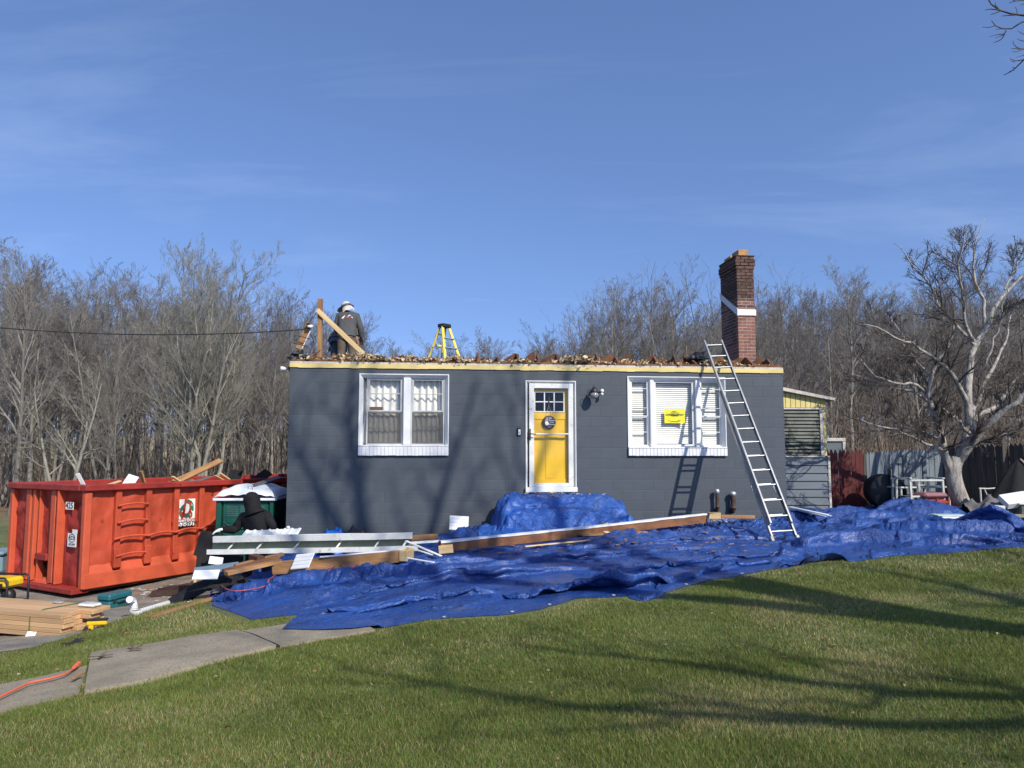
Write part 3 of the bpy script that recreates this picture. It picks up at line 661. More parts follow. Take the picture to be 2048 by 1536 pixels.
for x0_, x1_, z_ in ((-.25, .15, .72), (-.4, .4, .52), (-.62, -.5, -.6), (.3, .62, -.6), (-.45, .45, -.76)): mb.box((x0_*cw, -.007, z_*ch_-.004), (x1_*cw, -.005, z_*ch_+.004))
mb.build('small_print', 'signdark', t)
# wall lantern (jelly-jar on a scroll) with floodlight sensor
lu, lz = fac(1184, 786)
t = thing('wall_lantern', 'black wall lantern with a white sensor lamp beside the front door', 'lamp', H(lu, 0, lz), HRZ)
mb = MB(); mb.lathe([(0, -.02), (.055, -.02), (.06, -.005), (.06, 0), (0, 0)], sides=16, axis='y'); mb.tube([(0, -.01, -.01), (0, -.08, .05), (0, -.15, .075), (0, -.19, .04)], .011, 8); mb.build('bracket', 'black', t)
mb = MB(); mb.lathe([(0, .15), (.012, .13), (.012, .1), (.03, .09), (.06, .05), (.075, .01), (.075, 0), (0, 0)], (0, -.19, 0), 16)
mb.tube([(-.075, -.19, .06), (-.12, -.19, .03), (-.13, -.19, -.03), (-.09, -.19, -.08)], .006, 6); mb.build('hood', 'black', t)
mb = MB(); mb.lathe([(.05, 0), (.078, -.03), (.085, -.06), (.06, -.11), (.02, -.125), (0, -.126)], (0, -.19, 0), 16); mb.build('globe', mat('smoked_glass', (.25, .25, .25), .12, .1, 4, 0, spec=.8), t)
mb = MB(); mb.tube([(.02, -.02, -.01), (.1, -.05, .0), (.16, -.07, .02)], .016, 8); mb.build('arm', 'black', t)
mb = MB(); mb.lathe([(0, -.09), (.03, -.09), (.035, -.06), (.02, -.03), (0, -.03)], (.17, -.05, .035), 14, axis='y'); mb.lathe([(0, -.09), (.024, -.09), (.03, -.06), (.018, -.03), (0, -.03)], (.168, -.055, -.03), 14, axis='y'); mb.build('sensor_lamp', 'white', t)
bu, bz = fac(1038, 863.5)
t = thing('doorbell', 'black and white video doorbell on the wall left of the door', 'doorbell', H(bu, 0, bz), HRZ)
mb = MB(); mb.bbox((-.036, -.03, -.075), (.036, 0, .075), .008); mb.build('case', 'black', t)
mb = MB(); mb.bbox((-.018, -.034, -.06), (.026, -.028, .045), .006); mb.build('face_plate', 'white', t)
mb = MB(); mb.lathe([(0, -.004), (.01, -.004), (.01, 0)], (.004, -.032, -.02), 12, axis='y'); mb.build('button', 'black', t)
for (px0, py0, py1, rr, lab) in ((1430, 984, 1020, .034, 'left brown capped vent pipe on the wall, thinner one with a round cap'), (1461.5, 989, 1022, .044, 'right brown vent pipe on the wall, stouter one with a flat grey cap')):
    pu, p1 = fac(px0, py0); _, p0 = fac(px0, py1); t = thing('vent_pipe', lab, 'pipe', H(pu, 0, p0), HRZ, 'vent pipes on the front wall'); hh = p1-p0
    mb = MB(); mb.tube([(-.0, .02, .0), (0, -.07, 0), (0, -.1, .02), (0, -.105, .06), (0, -.105, hh)], rr, 12); mb.lathe([(rr, .1), (rr*1.22, .1), (rr*1.22, .04), (rr, .04)], (0, -.105, 0), 12); mb.build('pipe', 'pipe', t)
    mb = MB(); mb.lathe([(rr*.9, hh-.02), (rr*1.35, hh), (rr*1.4, hh+.03), (rr*1.1, hh+.055), (0, hh+.065)], (0, -.105, 0), 14); mb.build('cap', 'galv', t)
fu, fz = fac(578, 1058)
t = thing('hose_tap', 'small white hose tap on the lower left corner of the house', 'tap', H(fu, 0, fz), HRZ)
mb = MB(); mb.tube([(0, .02, 0), (0, -.08, 0), (0, -.1, -.02), (0, -.1, -.07)], .016, 8); mb.build('spout', 'galv', t)
mb = MB(); mb.lathe([(0, -.06), (.034, -.06), (.036, -.05), (0, -.05)], (-.0, -.03, .03), 10, axis='y'); mb.tube([(0, -.08, 0), (0, -.08, .04)], .008, 6); mb.build('tap_wheel', 'white', t)
cu_, cz_ = fac(577, 736)
t = thing('corner_floodlight', 'small white floodlight on the upper left corner of the house', 'lamp', H(0, .06, cz_), HRZ)
mb = MB(); mb.bbox((-.03, -.04, -.05), (0, .04, .03), .006); mb.tube([(-.02, 0, 0), (-.06, -.02, -.01)], .014, 8); mb.build('mount', 'black', t)
mb = MB(); T_ = Matrix.Rotation(R(20), 4, 'Y'); m2 = MB(); m2.lathe([(0, -.09), (.045, -.09), (.045, -.06), (.025, 0), (0, .01)], (-.08, -.02, -.01), 14, axis='x'); m2.build('lamp_head', 'white', t)
# ================================================================== tarpaulins: sheets longer than the ground they cover, settled under gravity
def tarp_mat(name, col, col2):
    m = bpy.data.materials.new(name); m.use_nodes = True; t = m.node_tree; n = t.nodes; L = t.links.new; b = n['Principled BSDF']
    tc = n.new('ShaderNodeTexCoord')
    nz = n.new('ShaderNodeTexNoise'); nz.inputs['Scale'].default_value = 1.1; nz.inputs['Detail'].default_value = 7; nz.inputs['Roughness'].default_value = .65; L(tc.outputs['Object'], nz.inputs['Vector'])
    r = n.new('ShaderNodeValToRGB'); L(nz.outputs[0], r.inputs[0]); r.color_ramp.elements[0].position = .35; r.color_ramp.elements[1].position = .68
    r.color_ramp.elements[0].color = (*col, 1); r.color_ramp.elements[1].color = (*col2, 1)
    # trodden dust
    dz = n.new('ShaderNodeTexNoise'); dz.inputs['Scale'].default_value = 2.3; dz.inputs['Detail'].default_value = 9; dz.inputs['Roughness'].default_value = .72; L(tc.outputs['Object'], dz.inputs['Vector'])
    dr = n.new('ShaderNodeValToRGB'); L(dz.outputs[0], dr.inputs[0]); dr.color_ramp.elements[0].position = .56; dr.color_ramp.elements[1].position = .76
    dr.color_ramp.elements[1].color = (.6, .6, .6, 1)
    mx = n.new('ShaderNodeMix'); mx.data_type = 'RGBA'; L(dr.outputs[0], mx.inputs[0]); L(r.outputs[0], mx.inputs[6]); mx.inputs[7].default_value = (.14, .15, .2, 1); L(mx.outputs[2], b.inputs['Base Color'])
    b.inputs['Specular IOR Level'].default_value = .5
    rr = n.new('ShaderNodeMapRange'); L(dz.outputs[0], rr.inputs[0]); rr.inputs[1].default_value = .3; rr.inputs[2].default_value = .75; rr.inputs[3].default_value = .24; rr.inputs[4].default_value = .5; L(rr.outputs[0], b.inputs['Roughness'])
    # crinkles: creased cells at two sizes over a soft waviness
    h = None
    for sc_, amp, rnd_ in ((7, 1.0, 1), (19, .5, 1), (44, .22, 1)):
        ds = n.new('ShaderNodeTexNoise'); ds.inputs['Scale'].default_value = sc_*.35; ds.inputs['Detail'].default_value = 3; L(tc.outputs['Object'], ds.inputs['Vector'])
        ad = n.new('ShaderNodeVectorMath'); ad.operation = 'MULTIPLY_ADD'; L(ds.outputs['Color'], ad.inputs[0]); ad.inputs[1].default_value = (.25,)*3; L(tc.outputs['Object'], ad.inputs[2])
        v = n.new('ShaderNodeTexVoronoi'); v.inputs['Scale'].default_value = sc_; v.feature = 'F1'; L(ad.outputs[0], v.inputs['Vector'])
        mu = n.new('ShaderNodeMath'); mu.operation = 'MULTIPLY'; L(v.outputs['Distance'], mu.inputs[0]); mu.inputs[1].default_value = amp
        if h is None: h = mu.outputs[0]
        else:
            a = n.new('ShaderNodeMath'); L(h, a.inputs[0]); L(mu.outputs[0], a.inputs[1]); h = a.outputs[0]
    pz = n.new('ShaderNodeTexNoise'); pz.inputs['Scale'].default_value = 1.7; pz.inputs['Detail'].default_value = 2; L(tc.outputs['Object'], pz.inputs['Vector'])
    pr = n.new('ShaderNodeMapRange'); L(pz.outputs[0], pr.inputs[0]); pr.inputs[1].default_value = .42; pr.inputs[2].default_value = .62; pr.inputs[3].default_value = .3; pr.inputs[4].default_value = 1.0
    hm = n.new('ShaderNodeMath'); hm.operation = 'MULTIPLY'; L(h, hm.inputs[0]); L(pr.outputs[0], hm.inputs[1]); h = hm.outputs[0]
    bp = n.new('ShaderNodeBump'); bp.inputs['Strength'].default_value = .9; bp.inputs['Distance'].default_value = .042; L(h, bp.inputs['Height']); L(bp.outputs[0], b.inputs['Normal'])
    return m
M['tarp'] = tarp_mat('blue_tarpaulin', (.014, .045, .185), (.024, .078, .295))
M['tarplight'] = tarp_mat('lighter_blue_tarpaulin', (.016, .070, .29), (.028, .115, .42))
HX0, HY0, HS = -7.0, 5.0, .04
hxs = np.arange(HX0, 11.0, HS); hys = np.arange(HY0, 17.0, HS); HXX, HYY = np.meshgrid(hxs, hys); HMAP = gz2(HXX, HYY)
def hlook(x, y):
    fx = np.clip((x-HX0)/HS, 0, len(hxs)-1.001); fy = np.clip((y-HY0)/HS, 0, len(hys)-1.001); i = fx.astype(int); j = fy.astype(int); a = fx-i; b = fy-j
    return (HMAP[j, i]*(1-a)+HMAP[j, i+1]*a)*(1-b)+(HMAP[j+1, i]*(1-a)+HMAP[j+1, i+1]*a)*b
def top(x, y): return float(hlook(np.array([x]), np.array([y]))[0])
MASK = np.zeros(HMAP.shape, bool)
def raster(P, cover=False):
    Q = P.reshape(-1, 3)
    for dx in (-.5, 0, .5):
        for dy in (-.5, 0, .5):
            i = np.clip(np.round((Q[:, 0]-HX0)/HS+dx).astype(int), 0, len(hxs)-1); j = np.clip(np.round((Q[:, 1]-HY0)/HS+dy).astype(int), 0, len(hys)-1)
            np.maximum.at(HMAP, (j, i), Q[:, 2])
            if cover: MASK[j, i] = True
for _P in SLABG: raster(np.stack([_P]+[_P+np.array((a, b, 0)) for a in (-.04, .04) for b in (-.05, .05)]))
def settle(P, eu, ev, iters=45, anchor=.015, seed=0, edge_anchor=.25, stiff=.7, fric=.55, grav=3.0):
    flat = P.copy(); flat[..., 2] = 0
    def d(A, a, b): return np.linalg.norm(A[b]-A[a], axis=-1)
    nv, nu = P.shape[:2]; S = slice; cons = []
    def con(a, b, k, ex):
        r = np.maximum(d(P, a, b)*1.0, d(flat, a, b)*(1+ex)); cons.append((a, b, r, k))
    A = S(None)
    for o in (0, 1):
        con((A, S(o, nu-1, 2)), (A, S(o+1, nu, 2)), 1, eu); con((S(o, nv-1, 2), A), (S(o+1, nv, 2), A), 1, ev)
    for o in (0, 1):
        e2 = (eu+ev)/2
        con((S(o, nv-1, 2), S(0, nu-1)), (S(o+1, nv, 2), S(1, nu)), .5, e2); con((S(o, nv-1, 2), S(1, nu)), (S(o+1, nv, 2), S(0, nu-1)), .5, e2)
    for o in (0, 1, 2, 3):
        con((A, S(o, nu-2, 4)), (A, S(o+2, nu, 4)), stiff, eu); con((S(o, nv-2, 4), A), (S(o+2, nv, 4), A), stiff, ev)
    x = P.copy(); v = np.zeros_like(x); dt = .02; home = P.copy()
    wgt = np.full((nv, nu, 1), anchor); wgt[0] = wgt[-1] = edge_anchor; wgt[:, 0] = wgt[:, -1] = edge_anchor
    for it in range(iters):
        v *= .93; v[..., 2] -= grav*dt; q = x+v*dt; v0 = x
        for _ in range(2):
            for a, b, r, k in cons:
                dl = q[b]-q[a]; L = np.sqrt((dl*dl).sum(-1))+1e-9; c = (k*.5*(1-r/L))[..., None]*dl; q[a] += c; q[b] -= c
        q[..., :2] += (home[..., :2]-q[..., :2])*wgt
        h = hlook(q[..., 0], q[..., 1])+.006; low = q[..., 2] < h
        q[..., 2] = np.where(low, h, q[..., 2]); q[..., :2] = np.where(low[..., None], v0[..., :2]*fric+q[..., :2]*(1-fric), q[..., :2])
        v = np.clip((q-x)/dt, -1.5, 1.5); x = q
    return x
def tarp(name, label, front, back, nu, nv, eu, ev, ridges=(), seed=0, lift=.02, noise=.05, nfreq=3, mt='tarp', iters=45, humps=(), base=None, **kw):
    A = resamp([gnd(*p) if not isinstance(p, Vector) else p for p in front], nu); B = resamp([gnd(*p) if not isinstance(p, Vector) else p for p in back], nu)
    t = np.linspace(0, 1, nv)[:, None, None]; XY = A[None]*(1-t)+B[None]*t
    s = np.linspace(0, 1, nu)[None, :]+np.zeros((nv, 1)); tt = t[..., 0]+np.zeros((1, nu))
    wob = (fbm(s*5+seed, tt*2, seed+50)-.47)*.05
    z = noise*(fbm(s*nfreq*4, tt*nfreq*2, seed)-.3); lean = np.zeros_like(z)
    for a_, b_, c_, pw in ((2.2, 4.5, .9, 4), (4.5, 8, .85, 5), (9, 13, .7, 5), (19, 22, .45, 4)):
        wx = 1.5*fbm(s*nfreq*a_*.7, tt*nfreq*b_*.5, seed+31); q = 1-np.abs(2*vnoise(s*nfreq*a_+wx, tt*nfreq*b_*.5+wx*.7, seed+int(a_*7))-1)
        z = z+noise*1.1*c_*q**pw*(.3+1.2*fbm(s*3, tt*3, seed+60))
    for s0, s1, t0, t1, h, wd in ridges:
        f = np.clip((s-s0)/(s1-s0), 0, 1); c = t0+(t1-t0)*f+wob; e = np.sin(np.pi*np.clip((s-s0)/(s1-s0), 0, 1))**.6*((s > s0) & (s < s1))
        g = 1.75*h*e*(.65+.7*vnoise(s*14, s*0+seed, seed+9))*np.exp(-((tt-c)/wd)**2); z = z+g; lean = lean+g*.7
    D = A-B; D /= np.linalg.norm(D, axis=1, keepdims=True); XY = XY+lean[..., None]*D[None]
    z = z*(.22+.78*np.clip(tt/.14, 0, 1))*(.4+.6*np.clip((1-tt)/.12, 0, 1))*(.35+.65*np.clip(np.minimum(s, 1-s)/.06, 0, 1))
    g0 = hlook(XY[..., 0], XY[..., 1])
    for hx, hy, hr, hh in humps: g0 = g0+hh*np.exp(-(((XY[..., 0]-hx)**2+(XY[..., 1]-hy)**2)/hr**2))
    P = np.concatenate([XY, (g0+lift+np.maximum(z, 0))[..., None]], -1)
    P = settle(P, eu, ev, seed=seed, iters=iters, **kw)
    raster(P, True)
    i = np.arange(nv*nu).reshape(nv, nu); F = np.stack([i[:-1, :-1], i[:-1, 1:], i[1:, 1:], i[1:, :-1]], -1).reshape(-1, 4)
    o0 = P.reshape(-1, 3).mean(0); me = arr_mesh(name, P.reshape(-1, 3)-o0, F, mt); o = link(name, me); o.location = o0
    tag(o, label, 'tarp', 'blue tarps spread before the house'); return o, P
# heaps under the right-hand tarp and the strip by the wall
def mound(x, y, rx, ry, h, ang=0):
    c, s = math.cos(ang), math.sin(ang); a = (HXX-x)*c+(HYY-y)*s; b = -(HXX-x)*s+(HYY-y)*c
    global HMAP; HMAP = np.maximum(HMAP, gz2(HXX, HYY)+h*np.clip(1-((a/rx)**2+(b/ry)**2), 0, 1)**.7*(.8+.4*fbm(HXX*3, HYY*3, 77)))
def gm(px, py): p = gnd(px, py); return p.x, p.y
mound(*gm(1850, 1040), 1.0, .5, .36, .2); mound(*gm(1780, 1040), 1.2, .35, .14); mound(*gm(1960, 1062), 1.6, .3, .16, -.25); mound(*gm(1600, 1040), .5, .3, .16)
mound(*gm(1380, 1050), 1.0, .3, .2, .1); mound(*gm(940, 1085), .8, .35, .2, .1); mound(*gm(1030, 1082), .5, .4, .18); mound(*gm(1230, 1085), .6, .4, .1)
# stoop under its own sheet: two concrete steps
su0, _ = fac(1008, 1000); su1, _ = fac(1215, 1000)
ST = thing('stoop', 'concrete front stoop below the door almost wholly hidden by a blue tarp', 'steps', H((su0+su1)/2, 0, ZB+.35), HRZ)
sz_ = DR[1]-.035; hw = (su1-su0)/2
mb = MB(); mb.bbox((-hw+.06, -.85, .0), (hw-.06, -.02, sz_-.35), .02); mb.build('landing', 'conc', ST)
mb = MB(); mb.bbox((-hw+.1, -1.22, .0), (hw-.1, -.86, sz_-.35-.22), .02); mb.build('step', 'conc', ST)
def hbox(u0, u1, v0, v1, z):
    L_ = [HI @ Vector((x, y, 0)) for x, y in ((0, 0),)]; c, s = math.cos(HRZ), math.sin(HRZ); a = (HXX-HLOC.x)*c+(HYY-HLOC.y)*s; b = -(HXX-HLOC.x)*s+(HYY-HLOC.y)*c
    global HMAP; HMAP = np.where((a > u0) & (a < u1) & (b > v0) & (b < v1), np.maximum(HMAP, z+ZB), HMAP)
uc = (su0+su1)/2
for k_ in range(7):      # rounded shoulders: bundles under the sheet soften the edges of the steps
    e_ = .055*k_; hbox(uc-hw+.12-e_*.75, uc+hw-.16+e_*.7, -.72-e_, .3, sz_-.008*k_**2.0); hbox(uc-hw+.15-e_*1.1, uc+hw-.12+e_*.8, -1.08-e_, -.7, sz_-.2-.011*k_**2.0)
_, T4a = tarp('tarp', 'crumpled blue tarp strip along the wall left of the front steps', [(655, 1100), (800, 1098), (900, 1092), (1030, 1084)], [H(.9, -.12, 0), H(2.2, -.08, 0), H(3.2, -.08, 0), H(4.2, -.1, 0)], 130, 50, .05, .09, seed=3, noise=.07, nfreq=4)
_, T4b = tarp('tarp', 'crumpled blue tarp strip along the wall under the right window', [(1205, 1092), (1330, 1082), (1450, 1075), (1600, 1064)], [H(6.2, -.1, 0), H(7.2, -.08, 0), H(8.2, -.08, 0), H(9.5, -.1, 0)], 130, 54, .05, .1, seed=13, noise=.08, nfreq=4)
_, TS = tarp('tarp', 'bright blue tarp draped over the front steps below the yellow door', [H(uc-hw-.6, -1.75, 0), H(uc-.4, -1.72, 0), H(uc+.4, -1.7, 0), H(uc+hw+.32, -1.6, 0)], [H(uc-hw-.46, -.05, 0), H(uc-.4, -.02, 0), H(uc+.4, -.02, 0), H(uc+hw+.2, -.05, 0)], 120, 100, .03, .05, seed=23, noise=.04, nfreq=2, mt='tarplight', lift=.05, iters=46, grav=5)
_, T1 = tarp('tarp', 'dusty blue tarp at the left with its pointed corner by the driveway', [(425, 1212), (505, 1238), (600, 1226), (760, 1198), (930, 1180)], [(418, 1140), (520, 1118), (640, 1104), (760, 1097), (930, 1084)], 190, 100, .035, .075,
     [(.0, .45, .1, .16, .12, .05), (.1, .7, .4, .33, .12, .045), (.0, .3, .75, .68, .1, .04), (.4, 1, .2, .25, .1, .04), (.45, 1, .62, .7, .08, .05)], seed=33, noise=.055)
_, T3 = tarp('tarp', 'rumpled blue tarp at the right that ends in front of the silver-barked tree', [(1560, 1142), (1650, 1122), (1702, 1121), (1775, 1113), (1921, 1104), (2030, 1097), (2130, 1098)], [(1585, 1026), (1680, 1019), (1760, 1017), (1850, 1016), (1950, 1034), (2050, 1052), (2140, 1060)], 200, 110, .045, .085,
     [(.0, .6, .25, .2, .12, .04), (.3, 1, .45, .6, .2, .05), (.1, .5, .6, .7, .12, .04), (.5, 1, .12, .2, .12, .05), (.0, .35, .8, .86, .1, .04)], seed=43, noise=.055, nfreq=3)
_, T2 = tarp('tarp', 'broad blue tarp in the middle whose long front edge lies on the lawn', [(566, 1266), (640, 1265), (705, 1262), (790, 1250), (860, 1239), (992, 1227), (1080, 1216), (1153, 1197), (1240, 1195), (1324, 1188), (1417, 1160), (1556, 1140), (1632, 1127)],
     [(640, 1168), (740, 1135), (860, 1110), (1000, 1092), (1200, 1078), (1400, 1066), (1600, 1056)], 330, 150, .03, .075,
     [(.30, .70, .17, .12, .20, .03), (.0, .34, .30, .24, .17, .035), (.08, .5, .47, .40, .12, .04), (.5, .97, .3, .3, .13, .035), (.3, .8, .62, .58, .10, .04), (.60, .98, .12, .16, .12, .035), (.1, .4, .75, .7, .1, .04), (.52, .58, .0, .04, .22, .05), (.5, .95, .8, .78, .1, .03)], seed=53, noise=.042, iters=50, edge_anchor=.12)
# brass eyelets along the hem of the big sheet
for k, c_ in enumerate((76, 108, 128, 165, 214, 262)):
    p = Vector(T2[2, c_]); q = Vector(T2[3, c_]); nn = (Vector(T2[2, c_+1])-p).cross(q-p).normalized()
    mb = MB(); mb.lathe([(.009, .002), (.022, .003), (.02, .007), (.01, .007), (.009, .002)], sides=12); mb.xf(Matrix.Translation(p) @ nn.to_track_quat('Z', 'Y').to_matrix().to_4x4())
    bpy_o = [o for o in bpy.data.objects if o.name.startswith('tarp') and o.get('label', '').startswith('broad')][0]
    mb.build('eyelet', 'galv', bpy_o, True)
# ================================================================== the red roll-off container
DL, DW, DH = 6.7, 2.42, 1.86
_dc = at(164.5, 1191, 13.0); DZ = _dc.z
DRZ = math.atan2(.867, .5); DLOC = Vector((_dc.x, 13.0, DZ))
DM = Matrix.Translation(DLOC) @ Matrix.Rotation(DRZ, 4, 'Z'); DI = DM.inverted()
DUMP = thing('waste_container', 'dented red open-top roll-off container loaded with torn-off roof boards', 'dumpster', DLOC, DRZ)
def dpl(px, py, ax, val):
    o = DI @ Vector((0, 0, CAM_Z)); d = DI.to_3x3() @ ray(px, py); k = (val-o[ax])/d[ax]; return o+d*k
def dside(px, py, v=0): p = dpl(px, py, 1, v); return p.x, p.z
def dend(px, py, v=0): p = dpl(px, py, 0, v); return p.y, p.z
ribs = [dside(x, 1060)[0] for x in (236.5, 297, 352.5, 402.5, 448, 490)]
step = ribs[-1]-ribs[-2]
while ribs[-1]+step < DL-.15: ribs.append(ribs[-1]+step)
edges = [.05]+ribs+[DL-.05]
def dent_panel(name, org, du, dz_, nrm, w_, h_, seed, amp, mt, nu=22, nv=26):
    s, t = np.meshgrid(np.linspace(0, 1, nu), np.linspace(0, 1, nv)); q = (fbm(s*w_*3+seed, t*h_*2.4, seed)-.47)*2.2+.9*np.minimum(0, fbm(s*w_*6+seed, t*h_*6, seed+5)-.42)*1.6
    q = q*np.clip(np.minimum(np.minimum(s, 1-s)*7, np.minimum(t, 1-t)*9), 0, 1)*amp
    P = np.array(org)+s[..., None]*w_*np.array(du)+t[..., None]*h_*np.array(dz_)+q[..., None]*np.array(nrm)
    mb = MB(); mb.grid(P); return mb.build(name, mt, DUMP)
for k in range(len(edges)-1):
    a, b = edges[k], edges[k+1]
    dent_panel('side_panel', (a, .085, .40), (1, 0, 0), (0, 0, 1), (0, -1, 0), b-a, 1.36, 100+k, .05, 'red')
    mb = MB(); q0, q1 = a+(.07 if k else 0), b-.07
    mb.add([(q0, .10, .5), (q1, .10, .5), (q1, -.005, .345), (q0, -.005, .345), (q0, .1, .34), (q1, .1, .34)], [(0, 3, 2, 1), (3, 4, 5, 2), (0, 4, 3), (1, 2, 5)]); mb.build('sloped_ledge', 'redlit', DUMP)
for k, x in enumerate(ribs):
    mb = MB(); mb.bbox((x-.055, -.0, .37), (x+.055, .09, 1.75), .012)
    if k in (0, 1, 2): mb.bbox((x-.07, -.03, .39), (x+.07, .0, .72 if k != 2 else .62), .01)
    mb.build('rib', 'red', DUMP)
mb = MB(); mb.bbox((0, -.02, .09), (DL, .12, .343), .012); mb.build('bottom_sill', 'redlit', DUMP)
mb = MB(); mb.bbox((.15, .25, 0), (DL, .45, .1), .01); mb.bbox((.15, DW-.45, 0), (DL, DW-.25, .1), .01); mb.bbox((.02, .05, .04), (DL, .2, .088), .01); mb.build('skid', 'rust', DUMP)
mb = MB(); mb.bbox((-.06, -.06, 1.75), (DL, .12, DH), .015); mb.bbox((-.06, DW-.12, 1.75), (DL, DW+.06, DH), .015); mb.bbox((-.08, .121, 1.752), (.12, DW-.121, DH-.002), .015); mb.bbox((DL-.12, .121, 1.752), (DL+.04, DW-.121, DH-.002), .015); mb.build('top_rail', 'reddark', DUMP)
mb = MB(); mb.box((.1, DW-.1, .1), (DL-.1, DW-.06, 1.75)); mb.box((DL-.1, .12, .1), (DL-.06, DW-.1, 1.75)); mb.box((.1, .12, .1), (DL-.1, DW-.1, .16)); mb.box((.12, .125, .4), (DL-.1, .15, 1.75)); mb.build('inner_shell', 'rust', DUMP)
def rung(pts, r, name='rung', sag=.03):
    P = []
    for i in range(len(pts)-1):
        a = dside(*pts[i], -.05); b = dside(*pts[i+1], -.05)
        for t in np.linspace(0, 1, 9)[:(None if i == len(pts)-2 else -1)]:
            P.append((a[0]+(b[0]-a[0])*t, -.045, a[1]+(b[1]-a[1])*t+math.sin(math.pi*t)*sag))
    mb = MB(); mb.tube(P, r, 6); mb.build(name, 'redlit', DUMP)
rung([(237, 1012), (298, 1007.5)], .018); rung([(236, 1046), (297, 1039)], .018); rung([(232, 1113.5), (292, 1104)], .018)
rung([(228, 1079), (298, 1071), (352, 1064), (402, 1057), (450, 1050), (492, 1044)], .022, 'side_rail', .035)
# the ribbed front end
ys = lambda px, v=-.0: dend(px, 1080, v)[0]
for px, wd, dp in ((55, .15, .085), (66, .08, .085), (75, .045, .06), (105, .15, .085), (119, .05, .13)):
    y = ys(px); mb = MB(); mb.bbox((-dp+.06, y-wd/2, .12), (.12, y+wd/2, 1.75), .012); mb.build('end_rib', 'redlit', DUMP)
y1 = ys(22, 0); y2 = ys(50); y3 = ys(75); y4 = ys(101); y5 = ys(122)
mb = MB(); mb.bbox((-.03, DW-.11, .06), (.1, DW, 1.75), .02); mb.build('corner_post', 'redlit', DUMP)
mb = MB(); mb.bbox((-.03, -.01, .09), (.1, .11, 1.75), .02); mb.build('corner_post', 'redlit', DUMP)
dent_panel('end_panel', (.06, .12, .12), (0, 1, 0), (0, 0, 1), (-1, 0, 0), y5-.12, 1.63, 201, .09, 'reddark', 26, 44)
dent_panel('end_panel', (.06, y4, .58), (0, 1, 0), (0, 0, 1), (-1, 0, 0), y3-y4, 1.17, 202, .06, 'reddark')
dent_panel('end_panel', (.06, y2, .12), (0, 1, 0), (0, 0, 1), (-1, 0, 0), DW-.11-y2, 1.63, 203, .08, 'reddark', 22, 40)
mb = MB(); mb.bbox((-.04, y4+.04, .5), (.12, y3, .62), .015); mb.build('pocket_lintel', 'reddark', DUMP)
mb = MB(); mb.box((.5, y4-.1, .1), (.55, y3+.15, .6)); mb.box((.1, y3+.02, .1), (.5, y3+.06, .5)); mb.box((.1, y4-.1, .1), (.5, y4-.06, .5)); mb.build('hook_pocket', 'rust', DUMP)
mb = MB(); mb.add([(-.02, y4, .12), (-.02, y3, .12), (.06, y3, .5), (.3, y3+.02, .12), (.08, (y3+y4)/2, .2)], [(0, 1, 4), (1, 3, 4), (1, 2, 3)]); mb.bbox((-.06, y4, .1), (.2, y3, .13), .01); mb.build('bent_plate', 'redlit', DUMP)
mb = MB(); mb.bbox((-.16, .05, .02), (.15, DW-.1, .115), .015); mb.build('front_sill', 'reddark', DUMP)
def dtext(s_, size, mt, T, name='lettering'): return text(s_, size, mt, DUMP, T, name)
TE = Matrix(((0, 0, -1, 0), (-1, 0, 0, 0), (0, 1, 0, 0), (0, 0, 0, 1)))      # faces -x
yn, zn = dend(141, 1011.5, .03); mb = MB(); mb.box((.012, yn-.12, zn-.065), (.018, yn+.12, zn+.065)); mb.build('number_plate', 'sign', DUMP)
dtext('425', .15, 'signdark', Matrix.Translation((.0105, yn, zn)) @ TE)
yn, zn = dend(146, 1076, .03); mb = MB(); mb.box((.012, yn-.13, zn-.15), (.018, yn+.13, zn+.08)); mb.box((.012, yn-.14, zn+.081), (.018, yn+.0, zn+.15)); mb.build('small_sign', 'sign', DUMP)
dtext('RDS', .1, 'signdark', Matrix.Translation((.0105, yn, zn)) @ TE); dtext('452-3939', .05, 'signdark', Matrix.Translation((.0105, yn, zn-.11)) @ TE)
mb = MB(); mb.tube([(.0105, yn+.09*math.cos(q), zn+.07*math.sin(q)) for q in np.linspace(0, 6.28, 24)], .006, 4); mb.build('emblem_ring', 'signdark', DUMP)
x0, z1 = dside(357, 998, .02); x1, z0 = dside(388.5, 1052, .02)
z0 = dside(357, 1055, .02)[1]+.015; z1 = dside(357, 999, .02)[1]; xc = (x0+x1)/2; sw, sh = x1-x0, z1-z0
S = link('company_sign', (lambda m: m.box((x0, .018, z0), (x1, .026, z1)).mesh('company_sign', 'sign'))(MB()), DUMP)
TS_ = Matrix(((1, 0, 0, 0), (0, 0, -1, 0), (0, 1, 0, 0), (0, 0, 0, 1)))
def st(s_, size, mt, dx, dz_, sx=1, rz=0, bold=.018): text(s_, size, mt, S, bold=bold, T= Matrix.Translation((xc+dx*sw, .0165, z0+dz_*sh)) @ TS_ @ Matrix.Rotation(R(rz), 4, 'Z') @ Matrix.Diagonal((sx, 1, 1, 1)))
st('RECYCLE DEPOT', .1, 'signred', 0, .2, .82); st('452-3939', .125, 'signdark', -.01, .075, .95)
st('R', .3, 'signred', -.2, .46, .8, 14, .04); st('D', .46, 'signred', .03, .61, .55, -8, .045); st('S', .27, 'signred', .25, .46, .8, -14, .04)
def arc(pts, mt, w_=.012):
    mb = MB(); mb.tube([(xc+a*sw, .0165, z0+b*sh) for a, b in pts], w_, 5); mb.build('emblem_outline', mt, S)
arc([(-.15, .8), (-.28, .74), (-.38, .62), (-.41, .5), (-.38, .4), (-.28, .36)], 'signgreen'); arc([(-.1, .84), (0, .93), (.12, .95), (.25, .9), (.35, .8), (.38, .68), (.36, .56)], 'signgreen')
